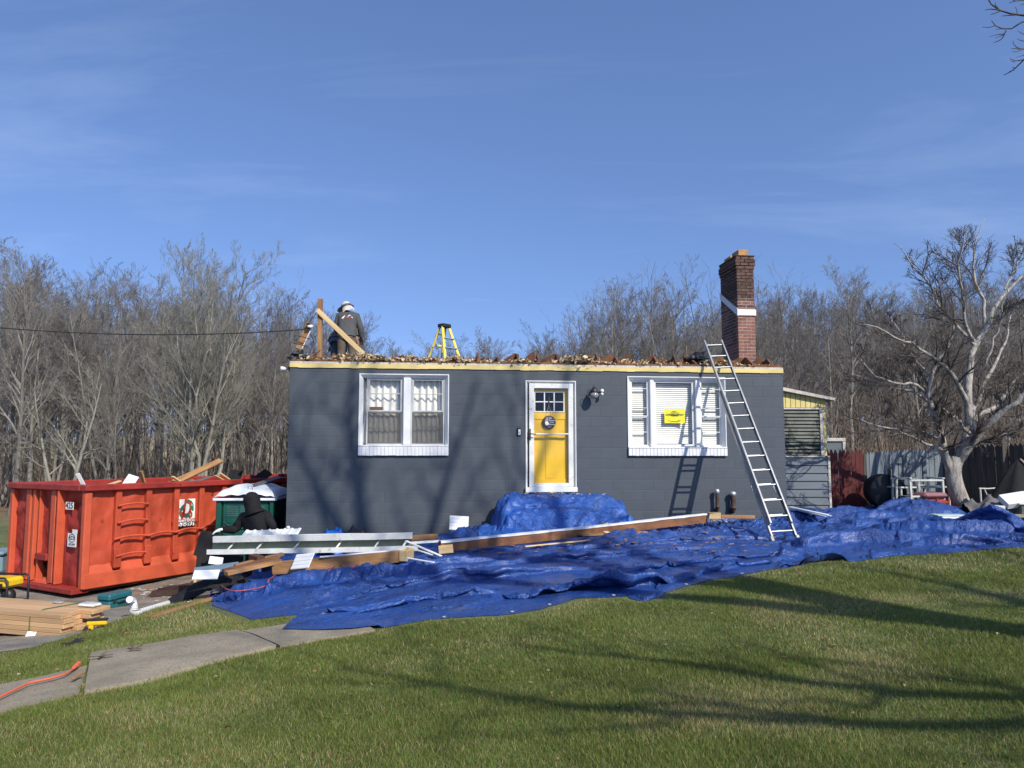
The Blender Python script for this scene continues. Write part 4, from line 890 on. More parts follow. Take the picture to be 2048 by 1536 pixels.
def leafp(pts, mt):
    mb = MB(); mb.prism([(xc+a*sw, z0+b*sh) for a, b in pts], .0145, .0175, T=Matrix(((1, 0, 0, 0), (0, 0, 1, 0), (0, 1, 0, 0), (0, 0, 0, 1)))); mb.build('leaf_emblem', mt, S)
leafp([(-.14, .8), (-.32, .68), (-.36, .54), (-.3, .55), (-.2, .66)], 'signgreen'); leafp([(.2, .8), (.34, .72), (.36, .54), (.3, .56), (.22, .68)], 'signgreen'); leafp([(-.14, .4), (.0, .42), (.1, .45), (.24, .41), (.16, .33), (.04, .3), (-.08, .33)], 'signgreen')
# heap inside
s, t = np.meshgrid(np.linspace(0, 1, 60), np.linspace(0, 1, 26)); hz = 1.5+.42*fbm(s*14, t*6, 5)*np.clip(np.minimum(t, 1-t)*5, .3, 1)
mb = MB(); mb.grid(np.stack([.15+s*(DL-.3), .16+t*(DW-.32), hz], -1), smooth=False)
heap = mb.build('rubble', mat('mixed_rubble', (.11, .075, .05), .95, .6, 9, .8, 25, col2=(.4, .32, .24), bdist=.05), DUMP); kind(heap, 'stuff')
def dmid(px, py, v=.9): p = dpl(px, py, 1, v); return DM @ p
def plank(name, label, cat, a, b, w_, t_, mt, up=(0, 0, 1), group=None, ch=.004, roll=0):
    a = Vector(a); b = Vector(b); mb = MB(); c = (a+b)/2
    if roll: up = Matrix.Rotation(roll, 3, (b-a).normalized()) @ Vector(up)
    mb.bar(a-c, b-c, w_, t_, up, 0, ch); x = (b-a).normalized()
    me = mb.mesh(name, mt); rot = x.to_track_quat('X', 'Z').to_matrix().to_4x4(); me.transform(rot.inverted()); o = link(name, me); o.location = c; o.rotation_euler = rot.to_euler()
    return tag(o, label, cat, group)
GD = 'scrap sticking out of the red container'
CAMV = Vector((0, -1, .25))
for nm, lab, cat, p, q, w_, t_, mt, v in (
  ('trim_strip', 'narrow white trim strip poking steeply out of the red container', 'strip', (155, 947), (171, 978), .07, .02, 'white', .5),
  ('plywood_scrap', 'pale flat board scrap lying low on the container rim, left of the white triangle', 'board', (202, 974), (240, 962), .1, .025, 'palewood', .8),
  ('panel_scrap', 'pointed white panel offcut standing in the middle of the red container', 'panel', (252, 975), (268, 951), .22, .015, 'paper', .8),
  ('board_stub', 'short upright tan board stub beside the pointed white offcut in the container', 'board', (281, 942), (291, 975), .1, .03, 'oldwood', .8),
  ('long_board', 'long splintered tan board rising to the right out of the container', 'board', (322, 977), (442, 921), .13, .04, 'oldwood', 1.0),
  ('split_board', 'short pale broken board lying across the foot of the long tan board', 'board', (345, 953), (366, 968), .08, .03, 'palewood', .9),
  ('vinyl_sheet', 'low pale grey sheet on the container rim to the right of the long tan board', 'sheet', (380, 966), (420, 953), .18, .01, 'greytarp', .9),
  ('lath', 'thin pale lath of a pair leaning in the container, left one', 'lath', (430, 951), (449, 961), .05, .025, 'palewood', .8),
  ('lath', 'thin pale lath of a pair leaning in the container, right one', 'lath', (440, 946), (459, 959), .05, .03, 'palewood', .8),
  ('felt_sheet', 'upright dark roofing felt scrap behind the pale laths in the container', 'sheet', (466, 964), (473, 940), .3, .01, 'blackmatte', .9),
  ('felt_sheet', 'black roofing felt sheet hanging over the container rim above the portable toilet', 'sheet', (505, 966), (538, 943), .22, .012, 'blackmatte', .1)):
    plank(nm, lab, cat, dmid(*p, v), dmid(*q, v), w_, t_, mt, up=CAMV if nm in ('panel_scrap', 'felt_sheet', 'trim_strip', 'long_board') else (0, 0, 1), group=GD, roll=R(90) if 0 else 0)

# ================================================================== portable toilet
pa = at(434, 1000, 14.25); pb = at(549, 1000, 14.25); pw = pb.x-pa.x; pz = gz(pa.x+.5, 14.8)-.12
PT = thing('portable_toilet', 'dark green portable toilet with white domed roof squeezed beside the house corner', 'portable toilet', ((pa.x+pb.x)/2, 14.25, pz), R(3))
hz_ = pa.z-pz; q = pw/2; pd = 1.15
mb = MB(); mb.bbox((-q+.03, .04, .12), (q-.03, pd, hz_-.0), .03); mb.build('cabin', 'potty', PT)
mb = MB(); mb.bbox((-q-.02, -.05, 0), (q+.02, pd+.05, .12), .03); mb.build('base', 'black', PT)
for sx in (-1, 1):
    mb = MB(); mb.bbox((sx*(q-.05)-.05, -.03, .12), (sx*(q-.05)+.05, .07, hz_), .02); mb.build('corner_post', 'potty', PT)
mb = MB(); mb.bbox((-q+.12, .0, .14), (q-.12, .06, hz_-.03), .015); mb.bbox((-q+.2, -.012, hz_-.43), (q-.16, .0, hz_-.36), .006)
mb.tube([(-q+.16, -.01, hz_-.42), (-q+.33, -.01, hz_-.53), (q-.2, -.01, hz_-.53)], .012, 6); mb.build('door', 'potty', PT)
for k in range(3):
    x = -q+.2+k*.245; mb = MB()
    for j in range(5): mb.box((x, -.008, hz_-.3+j*.04), (x+.21, .006, hz_-.275+j*.04))
    mb.build('vent', 'pottyl', PT)
s, t = np.meshgrid(np.linspace(-1, 1, 25), np.linspace(-1, 1, 21)); dome = .25*np.sqrt(np.clip(1-.98*np.abs(s)**2.6, 0, 1))*np.clip(1.02-.9*np.abs(t)**4, 0, 1)**.6+.012*np.cos(s*14)*(np.abs(s) < .85)
mb = MB(); mb.grid(np.stack([s*(q+.04), pd/2+.02+t*(pd/2+.09), hz_+.03+dome], -1)); mb.bbox((-q-.05, -.08, hz_-.015), (q+.05, pd+.12, hz_+.035), .012); mb.build('roof', 'pottyroof', PT)
mb = MB(); mb.tube([(.02, .15, hz_+.1), (.03, .0, hz_+.26), (.1, -.02, hz_+.26), (.13, .12, hz_+.1)], .005, 5); mb.build('lifting_wire', 'cable', PT)
plank('felt_sheet', 'grey felt strip dropped on the white roof of the portable toilet', 'sheet', (PT.location.x+.02, 14.4, pz+hz_+.24), (PT.location.x+.42, 14.9, pz+hz_+.42), .16, .012, 'greytarp', up=(0, -.3, 1))

# ================================================================== scrap on the tarps
def gt(px, py):
    d = ray(px, py); ks = np.arange(4, 20, .02); X = d.x*ks; Y = d.y*ks
    inb = (X > HX0+.1) & (X < 10.8) & (Y > HY0+.1) & (Y < 16.8); h = np.where(inb, hlook(X, Y), gz2(X, Y)); hit = CAM_Z+d.z*ks < h; i = int(np.argmax(hit)) if hit.any() else len(ks)-1; k = ks[i]
    o_ = HI @ Vector((0, 0, CAM_Z)); d_ = HI.to_3x3() @ d; kf = (-.06-o_.y)/d_.y
    if k > kf and 0 < o_.x+d_.x*kf < HW: return Vector((d.x*kf, d.y*kf, CAM_Z+d.z*kf))
    return Vector((d.x*k, d.y*k, h[i]))
# white eaves trough, lying with its open side to the viewer
GA = at(414, 1108, 11.7); GB = at(836, 1101, 11.35)
G = thing('eaves_trough', 'long white aluminium gutter torn off with its straps, open side facing the lawn', 'gutter', (GA+GB)/2, math.atan2(GB.y-GA.y, GB.x-GA.x))
gl = (GB-GA).length; gs = (GB.z-GA.z)/gl
prof = [(.0, .065), (0, 0), (.15, .005), (.18, .16), (.055, .17), (.045, .255), (.09, .258)]
def extr(prof, x0, x1, slope=0, thick=.004, nseg=10, wob=.0):
    mb = MB(); xs = np.linspace(x0, x1, nseg+1); P = np.array(prof)
    for sgn in (0, 1):
        n = len(prof); V = []
        for x in xs:
            for k, (d_, z_) in enumerate(prof):
                a = P[max(k-1, 0)]; b = P[min(k+1, n-1)]; tn = (b-a)/np.linalg.norm(b-a); o_ = sgn*thick; w2 = wob*(vnoise(x*2.1, k*.3, 8)-.5)
                V.append((x, d_-tn[1]*o_, z_+tn[0]*o_+slope*x+w2))
        mb.add(V, [(i*n+k, i*n+k+1, (i+1)*n+k+1, (i+1)*n+k) for i in range(nseg) for k in range(n-1)])
    return mb
extr(prof[:4], -gl/2, gl/2, gs, wob=.012).build('trough', mat('shaded_gutter_inside', (.3, .31, .2), .5, .15, 6, .05, 30), G)  # dark olive colour stands in for shade inside the trough
extr(prof[3:], -gl/2+.06, gl/2-.1, gs, wob=.01).build('fascia_flashing', 'whitemetal', G)
extr([(-.012, .07), (-.012, -.006)], -gl/2, gl/2, gs, wob=.012).build('front_lip', 'whitemetal', G)
for f in (.1, .24, .42, .62, .8, .93):
    x = -gl/2+gl*f; mb = MB(); mb.bar((x, .0, .06+gs*x), (x+.03, .16, .155+gs*x), .03, .006); mb.build('strap', 'whitemetal', G)
SPL = ['dark wood splinter lying across the gutter near its middle', 'pale thin splinter lying along the gutter right of its middle', 'curled wood splinter in the gutter near its right end']
for k in range(3):
    x = (-.35, .25, .8)[k]; mb = None
    plank('twig' if 0 else 'splinter', SPL[k], 'splinter', G.matrix_local @ Vector((x, .05, .03+gs*x)) if 0 else Vector((GA+GB)/2)+Vector((x, .06+random.uniform(0, .05), .03+gs*x)), Vector((GA+GB)/2)+Vector((x+random.uniform(.1, .35), .05+random.uniform(0, .07), .05+gs*x)), .02, .012, random.choice(['oldwood', 'palewood']), group='splinters in the gutter')
a = at(478, 1079, 12.1); b = at(592, 1073, 12.0)
o = thing('siding_piece', 'ribbed white vinyl soffit piece lying behind the gutter by the worker', 'siding', (a+b)/2, math.atan2(b.y-a.y, b.x-a.x)); L_ = (b-a).length; mb = MB()
xs = np.linspace(-L_/2, L_/2, 60); zz_ = .014*(np.abs(((xs*8) % 1)-.5) < .16); P = np.stack([np.stack([xs, np.full_like(xs, y_), zz_+y_*.5+.02*np.sin(xs*3)], -1) for y_ in np.linspace(-.05, .22, 5)]); mb.grid(P, smooth=False); mb.build('ribbed_sheet', 'whitemetal', o)
# long brown fascia boards
def longboard(lab, pts, w_, h_, mt, cap=None, endm=None, name='fascia_board'):
    P = [Vector(p) for p in pts]; c = (P[0]+P[-1])/2; o = thing(name, lab, 'board', c)
    mb = MB(); n = len(P); V = []
    for i, p in enumerate(P):
        d = (P[min(i+1, n-1)]-P[max(i-1, 0)]).normalized(); sd = d.cross(Vector((0, 0, 1))).normalized(); tw = Matrix.Rotation(R(3*math.sin(i*1.3)), 3, d); up = tw @ sd.cross(d); sd = tw @ sd
        V += [p-c+sd*w_/2-up*h_/2, p-c-sd*w_/2-up*h_/2, p-c-sd*w_/2+up*h_/2, p-c+sd*w_/2+up*h_/2]
    mb.add([tuple(v) for v in V], [(i*4+k, i*4+(k+1) % 4, i*4+4+(k+1) % 4, i*4+4+k) for i in range(n-1) for k in range(4)]+[(3, 2, 1, 0), tuple((n-1)*4+k for k in range(4))]); mb.build('board', mt, o)
    if cap:
        mb = MB(); V2 = []
        for i in range(n):
            q = [Vector(V[i*4+k]) for k in range(4)]; e = (q[3]-q[2]).normalized()*.012; u = (q[3]-q[0]).normalized(); j = .01*vnoise(i*2.3, 1, 5)
            V2 += [q[3]+e-u*(.018+j), q[3]+e+u*.006, q[2]-e+u*.006, q[2]-e-u*.02]
        mb.add([tuple(v) for v in V2], [(i*4+k, i*4+k+1, i*4+5+k, i*4+4+k) for i in range(n-1) for k in range(3)]); mb.build('white_capping', cap, o)
    return o
def lerp_pts(specs, n):
    out = []; m_ = len(specs)-1
    for i in range(m_):
        for k in range(n):
            t = k/n; out.append(at(*[specs[i][j]*(1-t)+specs[i+1][j]*t for j in range(3)]))
    return out+[at(*specs[-1])]
longboard('very long brown fascia board with white capping lying across the tarps before the steps', lerp_pts([(880, 1093, 11.3), (1050, 1076, 11.95), (1220, 1058, 12.7), (1340, 1044, 13.2), (1412, 1036, 13.55)], 6), .07, .155, 'brownwood', 'white')
plank('board_end', 'fresh light wood block at the left end of the long capped fascia board', 'board', at(877, 1100, 11.2), at(906, 1097, 11.22), .02, .12, 'palewood', up=(0, 0, 1))
longboard('thick tan beam lying in front of the gutter with its pale end to the right', lerp_pts([(548, 1136, 10.9), (690, 1124, 10.8), (818, 1109, 10.75)], 4), .13, .165, 'oldwood', None, name='roof_beam')
plank('beam_end', 'short square timber butted on the right end of the tan beam', 'timber', at(806, 1112, 10.66), at(820, 1106, 10.9), .12, .15, 'palewood')
GS = 'boards and scrap lying on the tarps'
for k, (lab, p, q, w_, t_, mt) in enumerate((
  ('weathered split plank leaning up to the right beside the dented container, lowest of three', (452, 1147, 9.95), (560, 1122, 10.5), .12, .05, 'oldwood'),
  ('weathered grey-brown plank in the middle of three leaning together by the container', (447, 1142, 10.2), (556, 1114, 10.8), .11, .04, 'brownwood'),
  ('weathered plank behind two others leaning together by the container', (470, 1132, 10.6), (566, 1108, 11.0), .12, .04, 'oldwood'),
  ('short dark timber block resting on the leaning planks', (505, 1116, 10.9), (522, 1122, 10.7), .12, .12, 'joist'),
  ('long thin white strip running from the gutter end over the fascia board', (812, 1082, 11.2), (882, 1112, 10.6), .05, .015, 'white'),
  ('second thin white strip crossing under the first near the gutter end', (815, 1094, 11.0), (866, 1110, 10.7), .04, .015, 'white'),
  ('thin white strip low on the tarp to the right of the tan beam', (815, 1116, 10.5), (868, 1125, 10.2), .04, .015, 'white'),
  ('thin white moulding on top of the tan beam', (640, 1114, 10.75), (812, 1099, 10.72), .04, .02, 'white'),
  ('wood piece wrapped in white metal at the right end of the gutter', (812, 1077, 11.5), (876, 1072, 11.55), .1, .07, 'oldwood'),
  ('bent white flashing under the wrapped wood piece at the gutter end', (820, 1086, 11.4), (878, 1082, 11.4), .12, .03, 'whitemetal'),
  ('small light wood offcut tilted against the long capped fascia board', (1210, 1064, 12.2), (1230, 1074, 12.0), .1, .03, 'palewood'),
  ('light block of wood at the far right end of the capped fascia board', (1416, 1031, 13.6), (1440, 1031, 13.6), .12, .11, 'palewood'),
  ('tan board lying flat against the wall below the right vent pipe', (1440, 1033, 13.9), (1508, 1034, 14.0), .1, .06, 'oldwood'),
  ('brown board lying flat under the right part of the capped fascia board', (1160, 1070, 12.3), (1290, 1064, 12.8), .2, .025, 'oldwood'),
  ('thin pale lath lying on the tarp below the capped fascia board', (1050, 1093, 11.5), (1185, 1080, 12.0), .04, .02, 'palewood'),
  ('thin lath propped on the front steps tarp, right side', (1190, 1056, 12.6), (1215, 1046, 12.7), .03, .015, 'palewood'))):
    a, b = at(*p), at(*q); plank('board' if 'white' not in lab else 'trim_strip', lab, 'board' if 'white' not in lab else 'strip', a, b, w_, t_, mt, group=GS)
# flat white panels
def panel(lab, ctr, w_, h_, rot, mt='white', grooves=4, cat='panel', th=.012):
    mb = MB(); n = grooves
    for k in range(n): mb.bbox((-w_/2, -h_/2+h_*k/n+.004, -th/2), (w_/2, -h_/2+h_*(k+1)/n-.004, th/2), .003)
    mb.box((-w_/2, -h_/2, -th/2-.001), (w_/2, h_/2, -th/2+.006)); o = link('soffit_panel', mb.mesh('soffit_panel', mt)); o.location = ctr; o.rotation_euler = rot
    return tag(o, lab, cat, 'white soffit offcuts')
panel('grooved white soffit offcut tilted against the middle of the tan beam', at(605, 1122, 10.55), .33, .24, (R(52), R(-8), R(-28)))
panel('grooved white soffit offcut leaning on the house wall left of the steps', at(918, 1046, 13.5), .34, .26, (R(68), R(4), R(8)))
panel('flat white panel lying beside the right end of the container, upper piece', at(432, 1121, 11.6), .2, .18, (R(30), R(10), R(20)), grooves=1)
panel('flat white panel lying beside the right end of the container, lower piece', at(412, 1149, 10.6), .34, .17, (R(38), R(0), R(8)), grooves=1)
panel('blue-grey painted panel between two white ones beside the container', at(432, 1137, 10.9), .6, .2, (R(24), R(-6), R(14)), mt='bluegrey', grooves=1)
panel('black roofing felt board held by the hooded worker', at(421, 1090, 12.5), .42, .42, (R(78), R(14), R(14)), mt='blackmatte', grooves=1)
panel('second black felt board standing in front of the container foot', at(440, 1121, 12.0), .7, .3, (R(70), R(0), R(12)), mt='blackmatte', grooves=1)
# bundle of white strips at the right
for k in range(9):
    a = gt(1590, 1028)+Vector((0, .3-.035*k, .07+.012*(k % 3))); b = gt(1656, 1041)+Vector((random.uniform(-.06, .06), .28-.04*k, .06+.014*(k % 3)))
    plank('trim_strip', 'white painted wood strip in the bundle lying at the right house corner', 'strip', a, b, .045, .02, 'white', group='bundle of white strips')
# crumpled sheets: black paper by the driveway, light blue roll and black bag by the wall
def crumple(name, lab, cat, ctr, rx, ry, h, seed, mt, ang=0, nu=40, nv=30):
    s, t = np.meshgrid(np.linspace(-1, 1, nu), np.linspace(-1, 1, nv)); c, sn = math.cos(ang), math.sin(ang)
    wx = 1+.35*(fbm(np.arctan2(t, s)*1.4+9, np.hypot(s, t), seed)-.5); X = (s*c*rx-t*sn*ry)*wx; Y = (s*sn*rx+t*c*ry)*wx
    f = np.clip(1-(s**2+t**2)*.75, 0, 1)**.7; q = 1-np.abs(2*vnoise(s*2.2+seed, t*2.2, seed)-1); Z = h*f*(.5+.8*fbm(s*2+seed, t*2, seed))+h*.45*q**3*f+.03*fbm(s*6, t*6, seed+2)
    g = hlook(X+ctr.x, Y+ctr.y) if HX0 < ctr.x < 10 else gz2(X+ctr.x, Y+ctr.y)
    P = np.stack([X, Y, g-ctr.z+.004+Z], -1); mb = MB(); mb.grid(P); o = link(name, mb.mesh(name, mt)); o.location = ctr; return tag(o, lab, cat)
crumple('tar_paper', 'crumpled black tar paper sheet at the left end of the tarps', 'paper', gnd2(425, 1196), .52, .34, .2, 3, 'blackmatte', .3)
crumple('felt_scrap', 'flat dark brown roofing felt lying on the driveway below the container', 'felt', gnd2(375, 1178), .55, .4, .03, 8, mat('brown_felt', (.05, .028, .02), .9, .3, 8, .3, 40), .2)
crumple('tarp_roll', 'rolled light blue tarp bundle at the foot of the wall below the left window', 'tarp', gt(662, 1076)+Vector((0, -.2, -.05)), .3, .2, .3, 5, 'bluebright')
crumple('rubbish_bag', 'flat black rubbish bag at the foot of the wall below the left window', 'bag', gt(716, 1073)+Vector((0, -.15, -.05)), .36, .2, .2, 6, 'black')
# ================================================================== driveway things
# bundle of new boards
LA = gnd2(-90, 1277); LBp = gnd2(124, 1270); ld = (LBp-LA); ld.z = 0; ang = math.atan2(ld.y, ld.x)
LX = thing('lumber_bundle', 'strapped bundle of new pale pine boards lying on the driveway at the left edge', 'lumber', gnd2(20, 1272), ang)
random.seed(21); Ti = wm(LX).inverted(); e0 = Ti @ Vector((LBp.x, LBp.y, LX.location.z)); bt, bw = .05, .15
for r in range(5):
    zl_ = .05+r*(bt+.003)
    for c_ in range(4):
        x1 = e0.x+random.uniform(-.05, .07)*(1+c_*.3); y0 = e0.y+c_*(bw+.003)
        mb = MB(); mb.bbox((x1-3.0, y0, zl_), (x1, y0+bw, zl_+bt), .004); mb.build('board', 'lumber', LX)
for xq in (e0.x-2.2, e0.x-.55):
    mb = MB(); mb.box((xq-.05, e0.y+.02, -.04), (xq+.05, e0.y+.6, .05)); mb.build('bearer', 'oldwood', LX)
sx_ = (Ti @ gnd2(63, 1271)).x; ztop = .05+5*(bt+.003); mb = MB(); mb.tube([(sx_, e0.y-.006, .03), (sx_, e0.y-.006, ztop-.05), (sx_+.02, e0.y+.16, ztop+.006), (sx_+.12, e0.y+.615, ztop+.006), (sx_+.12, e0.y+.62, .05)], .006, 5); mb.build('strap', mat('green_strap', (.05, .12, .03), .5, .1, 5, 0), LX)
LT = wm(LX)
o = thing('paper_tag', 'crumpled white paper tag under the strap at the foot of the lumber bundle', 'tag', gnd2(64, 1272)); mb = MB(); s, t = np.meshgrid(np.linspace(-1, 1, 9), np.linspace(-1, 1, 7)); mb.grid(np.stack([s*.055, t*.02-.02, .03+t*.025+.012*fbm(s*3, t*3, 4)], -1), smooth=False); mb.build('paper', 'paper', o)
p = LT @ Vector((e0.x-.09, e0.y+.46, ztop+.004))
o = thing('tray', 'shallow round-ended white plastic lid lying on the lumber bundle', 'lid', p, ang); mb = MB(); mb.bbox((-.12, -.07, 0), (.12, .07, .035), .016); mb.build('lid', 'whitemetal', o); mb = MB(); mb.bbox((-.10, -.055, .0351), (.10, .055, .041), .003); mb.build('rim', 'dirtywhite', o)
p = LT @ Vector((e0.x-.62, e0.y+.5, ztop+.004)); o = thing('speed_square', 'small grey metal tool lying on top of the lumber bundle', 'tool', p, ang); mb = MB(); mb.bbox((-.06, -.03, 0), (.06, .03, .02), .004); mb.build('body', 'galv', o)
# teal tool case
a = gnd2(193, 1222); b = gnd2(242, 1213); c = (a+b)/2
o = thing('tool_case', 'teal plastic power tool case standing on the driveway beside the container', 'tool case', c+Vector((0, .16, 0)), math.atan2(b.y-a.y, b.x-a.x)); w2 = (b-a).length/2
mb = MB(); mb.bbox((-w2, -.13, .0), (w2, .13, .12), .02); mb.build('lower_shell', 'teal', o); mb = MB(); mb.bbox((-w2, -.13, .122), (w2, .13, .23), .03); mb.build('upper_shell', 'teal', o)
mb = MB(); mb.tube([(-.09, -.13, .1), (-.09, -.165, .1), (.09, -.165, .1), (.09, -.13, .1)], .013, 6); mb.build('handle', 'black', o)
for sx in (-.6, .6):
    mb = MB(); mb.bbox((sx*w2-.03, -.145, .085), (sx*w2+.03, -.128, .15), .005); mb.build('latch', 'black', o)
# white downpipe with elbow
pts = [gnd2(263, 1203)+Vector((0, 0, .0)), gnd2(357, 1211)]
q0 = at(270, 1227, 9.75); q1 = gnd2(352, 1210)+Vector((0, 0, .045)); q2 = at(266, 1201, 9.75); q3 = at(259, 1199, 9.6)
o = thing('downpipe', 'white bent downpipe lying on the driveway edge with its elbow raised', 'downpipe', q0)
mb = MB(); mb.tube([q1-q0, (q1-q0)*.5, (q1-q0)*.12, Vector((.0, 0, .0)), (q2-q0)*.12+Vector((-.03, 0, .02)), (q2-q0)*.5, (q2-q0)*.82, (q2-q0), (q3-q0)], .042, 10); mb.build('pipe', 'white', o)
for f in (.3, .42, .54, .66):
    mb = MB(); c0 = (q2-q0)*f; mb.tube([c0, c0+Vector((0, 0, .012))], .047, 10); mb.build('crimp', 'white', o)
plank('board', 'weathered thin plank lying on the grass edge beside the downpipe', 'board', gnd2(296, 1240)+Vector((0, 0, .02)), gnd2(428, 1201)+Vector((0, 0, .03)), .12, .025, 'oldwood')
plank('board', 'short brown lath lying beyond the thin plank by the tar paper', 'board', gnd2(330, 1212)+Vector((0, 0, .02)), gnd2(392, 1196)+Vector((0, 0, .03)), .05, .02, 'brownwood')
plank('board_stub', 'short light wood post standing against the container foot', 'board', gnd2(384, 1172)+Vector((0, .1, -.02)), gnd2(386, 1172)+Vector((0, .12, .26)), .07, .05, 'palewood')
# yellow cordless tool on the grass edge
o = thing('cordless_tool', 'yellow and black cordless tool lying on the grass edge by the lumber', 'power tool', gnd2(191, 1261), R(12))
mb = MB(); mb.bbox((-.1, -.03, .05), (.12, .04, .105), .015); mb.bbox((-.075, -.028, .0), (-.02, .03, .06), .01); mb.build('housing', 'gyellow', o)
mb = MB(); mb.bbox((-.13, -.04, -.01), (-.04, .045, .025), .01); mb.bbox((-.1, -.034, .1052), (.13, .034, .13), .01); mb.build('grip', 'black', o)
# yellow generator at the frame edge
p = gnd2(8, 1212); o = thing('generator', 'portable generator in a black tube frame with yellow tank at the left edge', 'generator', p, R(-8))
for sy in (-.22, .22):
    mb = MB(); mb.tube([(-.35, sy, .02), (-.35, sy, .42), (-.3, sy, .47), (.18, sy, .47), (.23, sy, .42), (.23, sy, .05), (.18, sy, .02), (-.35, sy, .02)], .018, 8); mb.build('tube_frame', 'black', o)
mb = MB(); mb.bbox((-.32, -.19, .3), (.19, .19, .455), .04); mb.build('fuel_tank', 'gyellow', o)
mb = MB(); mb.bbox((-.1, -.196, .31), (.12, -.188, .38), .01); mb.build('badge', 'black', o)
mb = MB(); mb.bbox((-.3, -.16, .06), (.02, .16, .29), .03); mb.build('engine', 'aludark', o); mb = MB(); mb.lathe([(0, 0), (.11, 0), (.11, .12), (0, .12)], (.08, -.1, .17), 16, axis='y'); mb.build('alternator', 'black', o)
mb = MB(); mb.bbox((-.2, -.2, .12), (-.05, -.16, .26), .01); mb.build('control_panel', 'galv', o)
p = gnd2(8, 1226)+Vector((0, -.1, 0)); o = thing('water_bottle', 'clear plastic water bottle standing in front of the generator', 'bottle', p+Vector((0, 0, .0)))
mb = MB(); mb.lathe([(0, 0), (.032, 0), (.033, .05), (.03, .06), (.033, .07), (.033, .14), (.014, .185), (.013, .2)], sides=14); mb.build('body', 'bottle', o); mb = MB(); mb.lathe([(.015, .19), (.015, .21), (0, .21)], sides=12); mb.build('cap', 'white', o)
p = at(-14, 1130, 16.5); o = thing('plastic_bin', 'pale blue-grey plastic bin standing at the left edge behind the container', 'bin', (p.x, 16.5, gz(p.x, 16.5)), R(15)); hb = at(0, 1100, 16.5).z-o.location.z
mb = MB(); mb.bbox((-.45, -.4, .0), (.3, .4, hb-.08), .05); mb.build('body', 'bluebin', o); mb = MB(); mb.bbox((-.48, -.44, hb-.079), (.33, .44, hb), .03); mb.build('lid', 'bluebin', o)
# cables
def cable(name, lab, pts, r, mt, off=.012, wig=.0, parent=None):
    P = [p+Vector((0, 0, off)) for p in pts]; c = P[0].copy(); mb = MB()
    Q = []
    for i in range(len(P)-1):
        for k in range(6):
            t = k/6; a = P[max(i-1, 0)]; b = P[i]; d = P[i+1]; e = P[min(i+2, len(P)-1)]
            Q.append(.5*((2*b)+(d-a)*t+(2*a-5*b+4*d-e)*t*t+(3*b-a-3*d+e)*t**3)-c)
    Q.append(P[-1]-c); mb.tube(Q, r, 6); o = link(name, mb.mesh(name, mt)); o.location = c; return tag(o, lab, 'cable')
o = cable('extension_lead', 'orange extension cord end lying across the concrete walk', [gnd2(-60, 1432), gnd2(0, 1407), gnd2(40, 1388), gnd2(60, 1379), gnd2(100, 1370), gnd2(130, 1360), gnd2(152, 1346)], .008, 'orange', .05)
mb = MB(); a = gnd2(146, 1350)+Vector((0, 0, .055)); b = gnd2(157, 1342)+Vector((0, 0, .055)); mb.tube([a, a*.5+b*.5, b], [.012, .02, .017], 8); mb.build('plug', 'orange', o, True)
cable('extension_lead', 'thin red cord snaking over the left blue tarp', [gt(430, 1160), gt(455, 1181), gt(490, 1184), gt(530, 1178), gt(540, 1160), gt(562, 1150), gt(580, 1160)], .007, 'redcable', .012)
cable('extension_lead', 'short red cord loop on the tarp below the tan beam', [gt(655, 1150), gt(662, 1140), gt(675, 1133), gt(700, 1138), gt(716, 1131)], .007, 'redcable', .012)
# small litter
kb = MB(); rng = random.Random(9)
for k in range(245):
    if k < 90: p = gnd2(rng.gauss(330, 45), rng.gauss(1188, 9))
    elif k < 170: p = gt(rng.uniform(900, 1560), rng.gauss(1088, 12))
    elif k < 190: p = H(uc+rng.gauss(-.1, .42), rng.uniform(-.62, -.1), 0); p.z = top(p.x, p.y)
    else: p = H(rng.uniform(6.2, 8.2), rng.uniform(-.6, -.12), 0); p.z = top(p.x, p.y)
    s_ = rng.uniform(.012, .045)
    if 170 <= k: lump(kb, (p.x, p.y, p.z+.012), s_*.7, 700+k, 1)
    else: kb.bar((p.x-s_, p.y, p.z+.01), (p.x+s_, p.y+rng.uniform(-s_, s_), p.z+.015), s_*.7, .008, mi=0 if k < 90 and rng.random() < .6 else 2)
o = kb.build('litter', ['paper', 'insul', 'oldwood']); kind(o, 'stuff')
def scrap(lab, p, s_, seed, mt='black'):
    mb = MB(); rng = random.Random(seed)
    for k in range(5): a = rng.uniform(0, 6.3); mb.bar((0, 0, .01), (math.cos(a)*s_*rng.uniform(.5, 1.2), math.sin(a)*s_, .015+rng.uniform(0, .03)), s_*.3, .006)
    one('scrap', mb.xf(Matrix.Translation(p)), mt, lab, 'scrap', loc=p)
scrap('crumpled black scrap on the grass between driveway and walk', gnd2(144, 1293)+Vector((0, 0, .03)), .1, 1)
scrap('small black scrap on the middle slab of the concrete walk', gnd2(268, 1318)+Vector((0, 0, .05)), .06, 2, 'dirt')
scrap('dark clod of earth on the near end of the middle walk slab', gnd2(200, 1331)+Vector((0, 0, .05)), .09, 3, 'dirt')
plank('board', 'small broken orange wood sliver beside the gap in the concrete walk', 'board', gnd2(145, 1371)+Vector((0, 0, .05)), gnd2(165, 1361)+Vector((0, 0, .06)), .03, .015, 'oldwood')
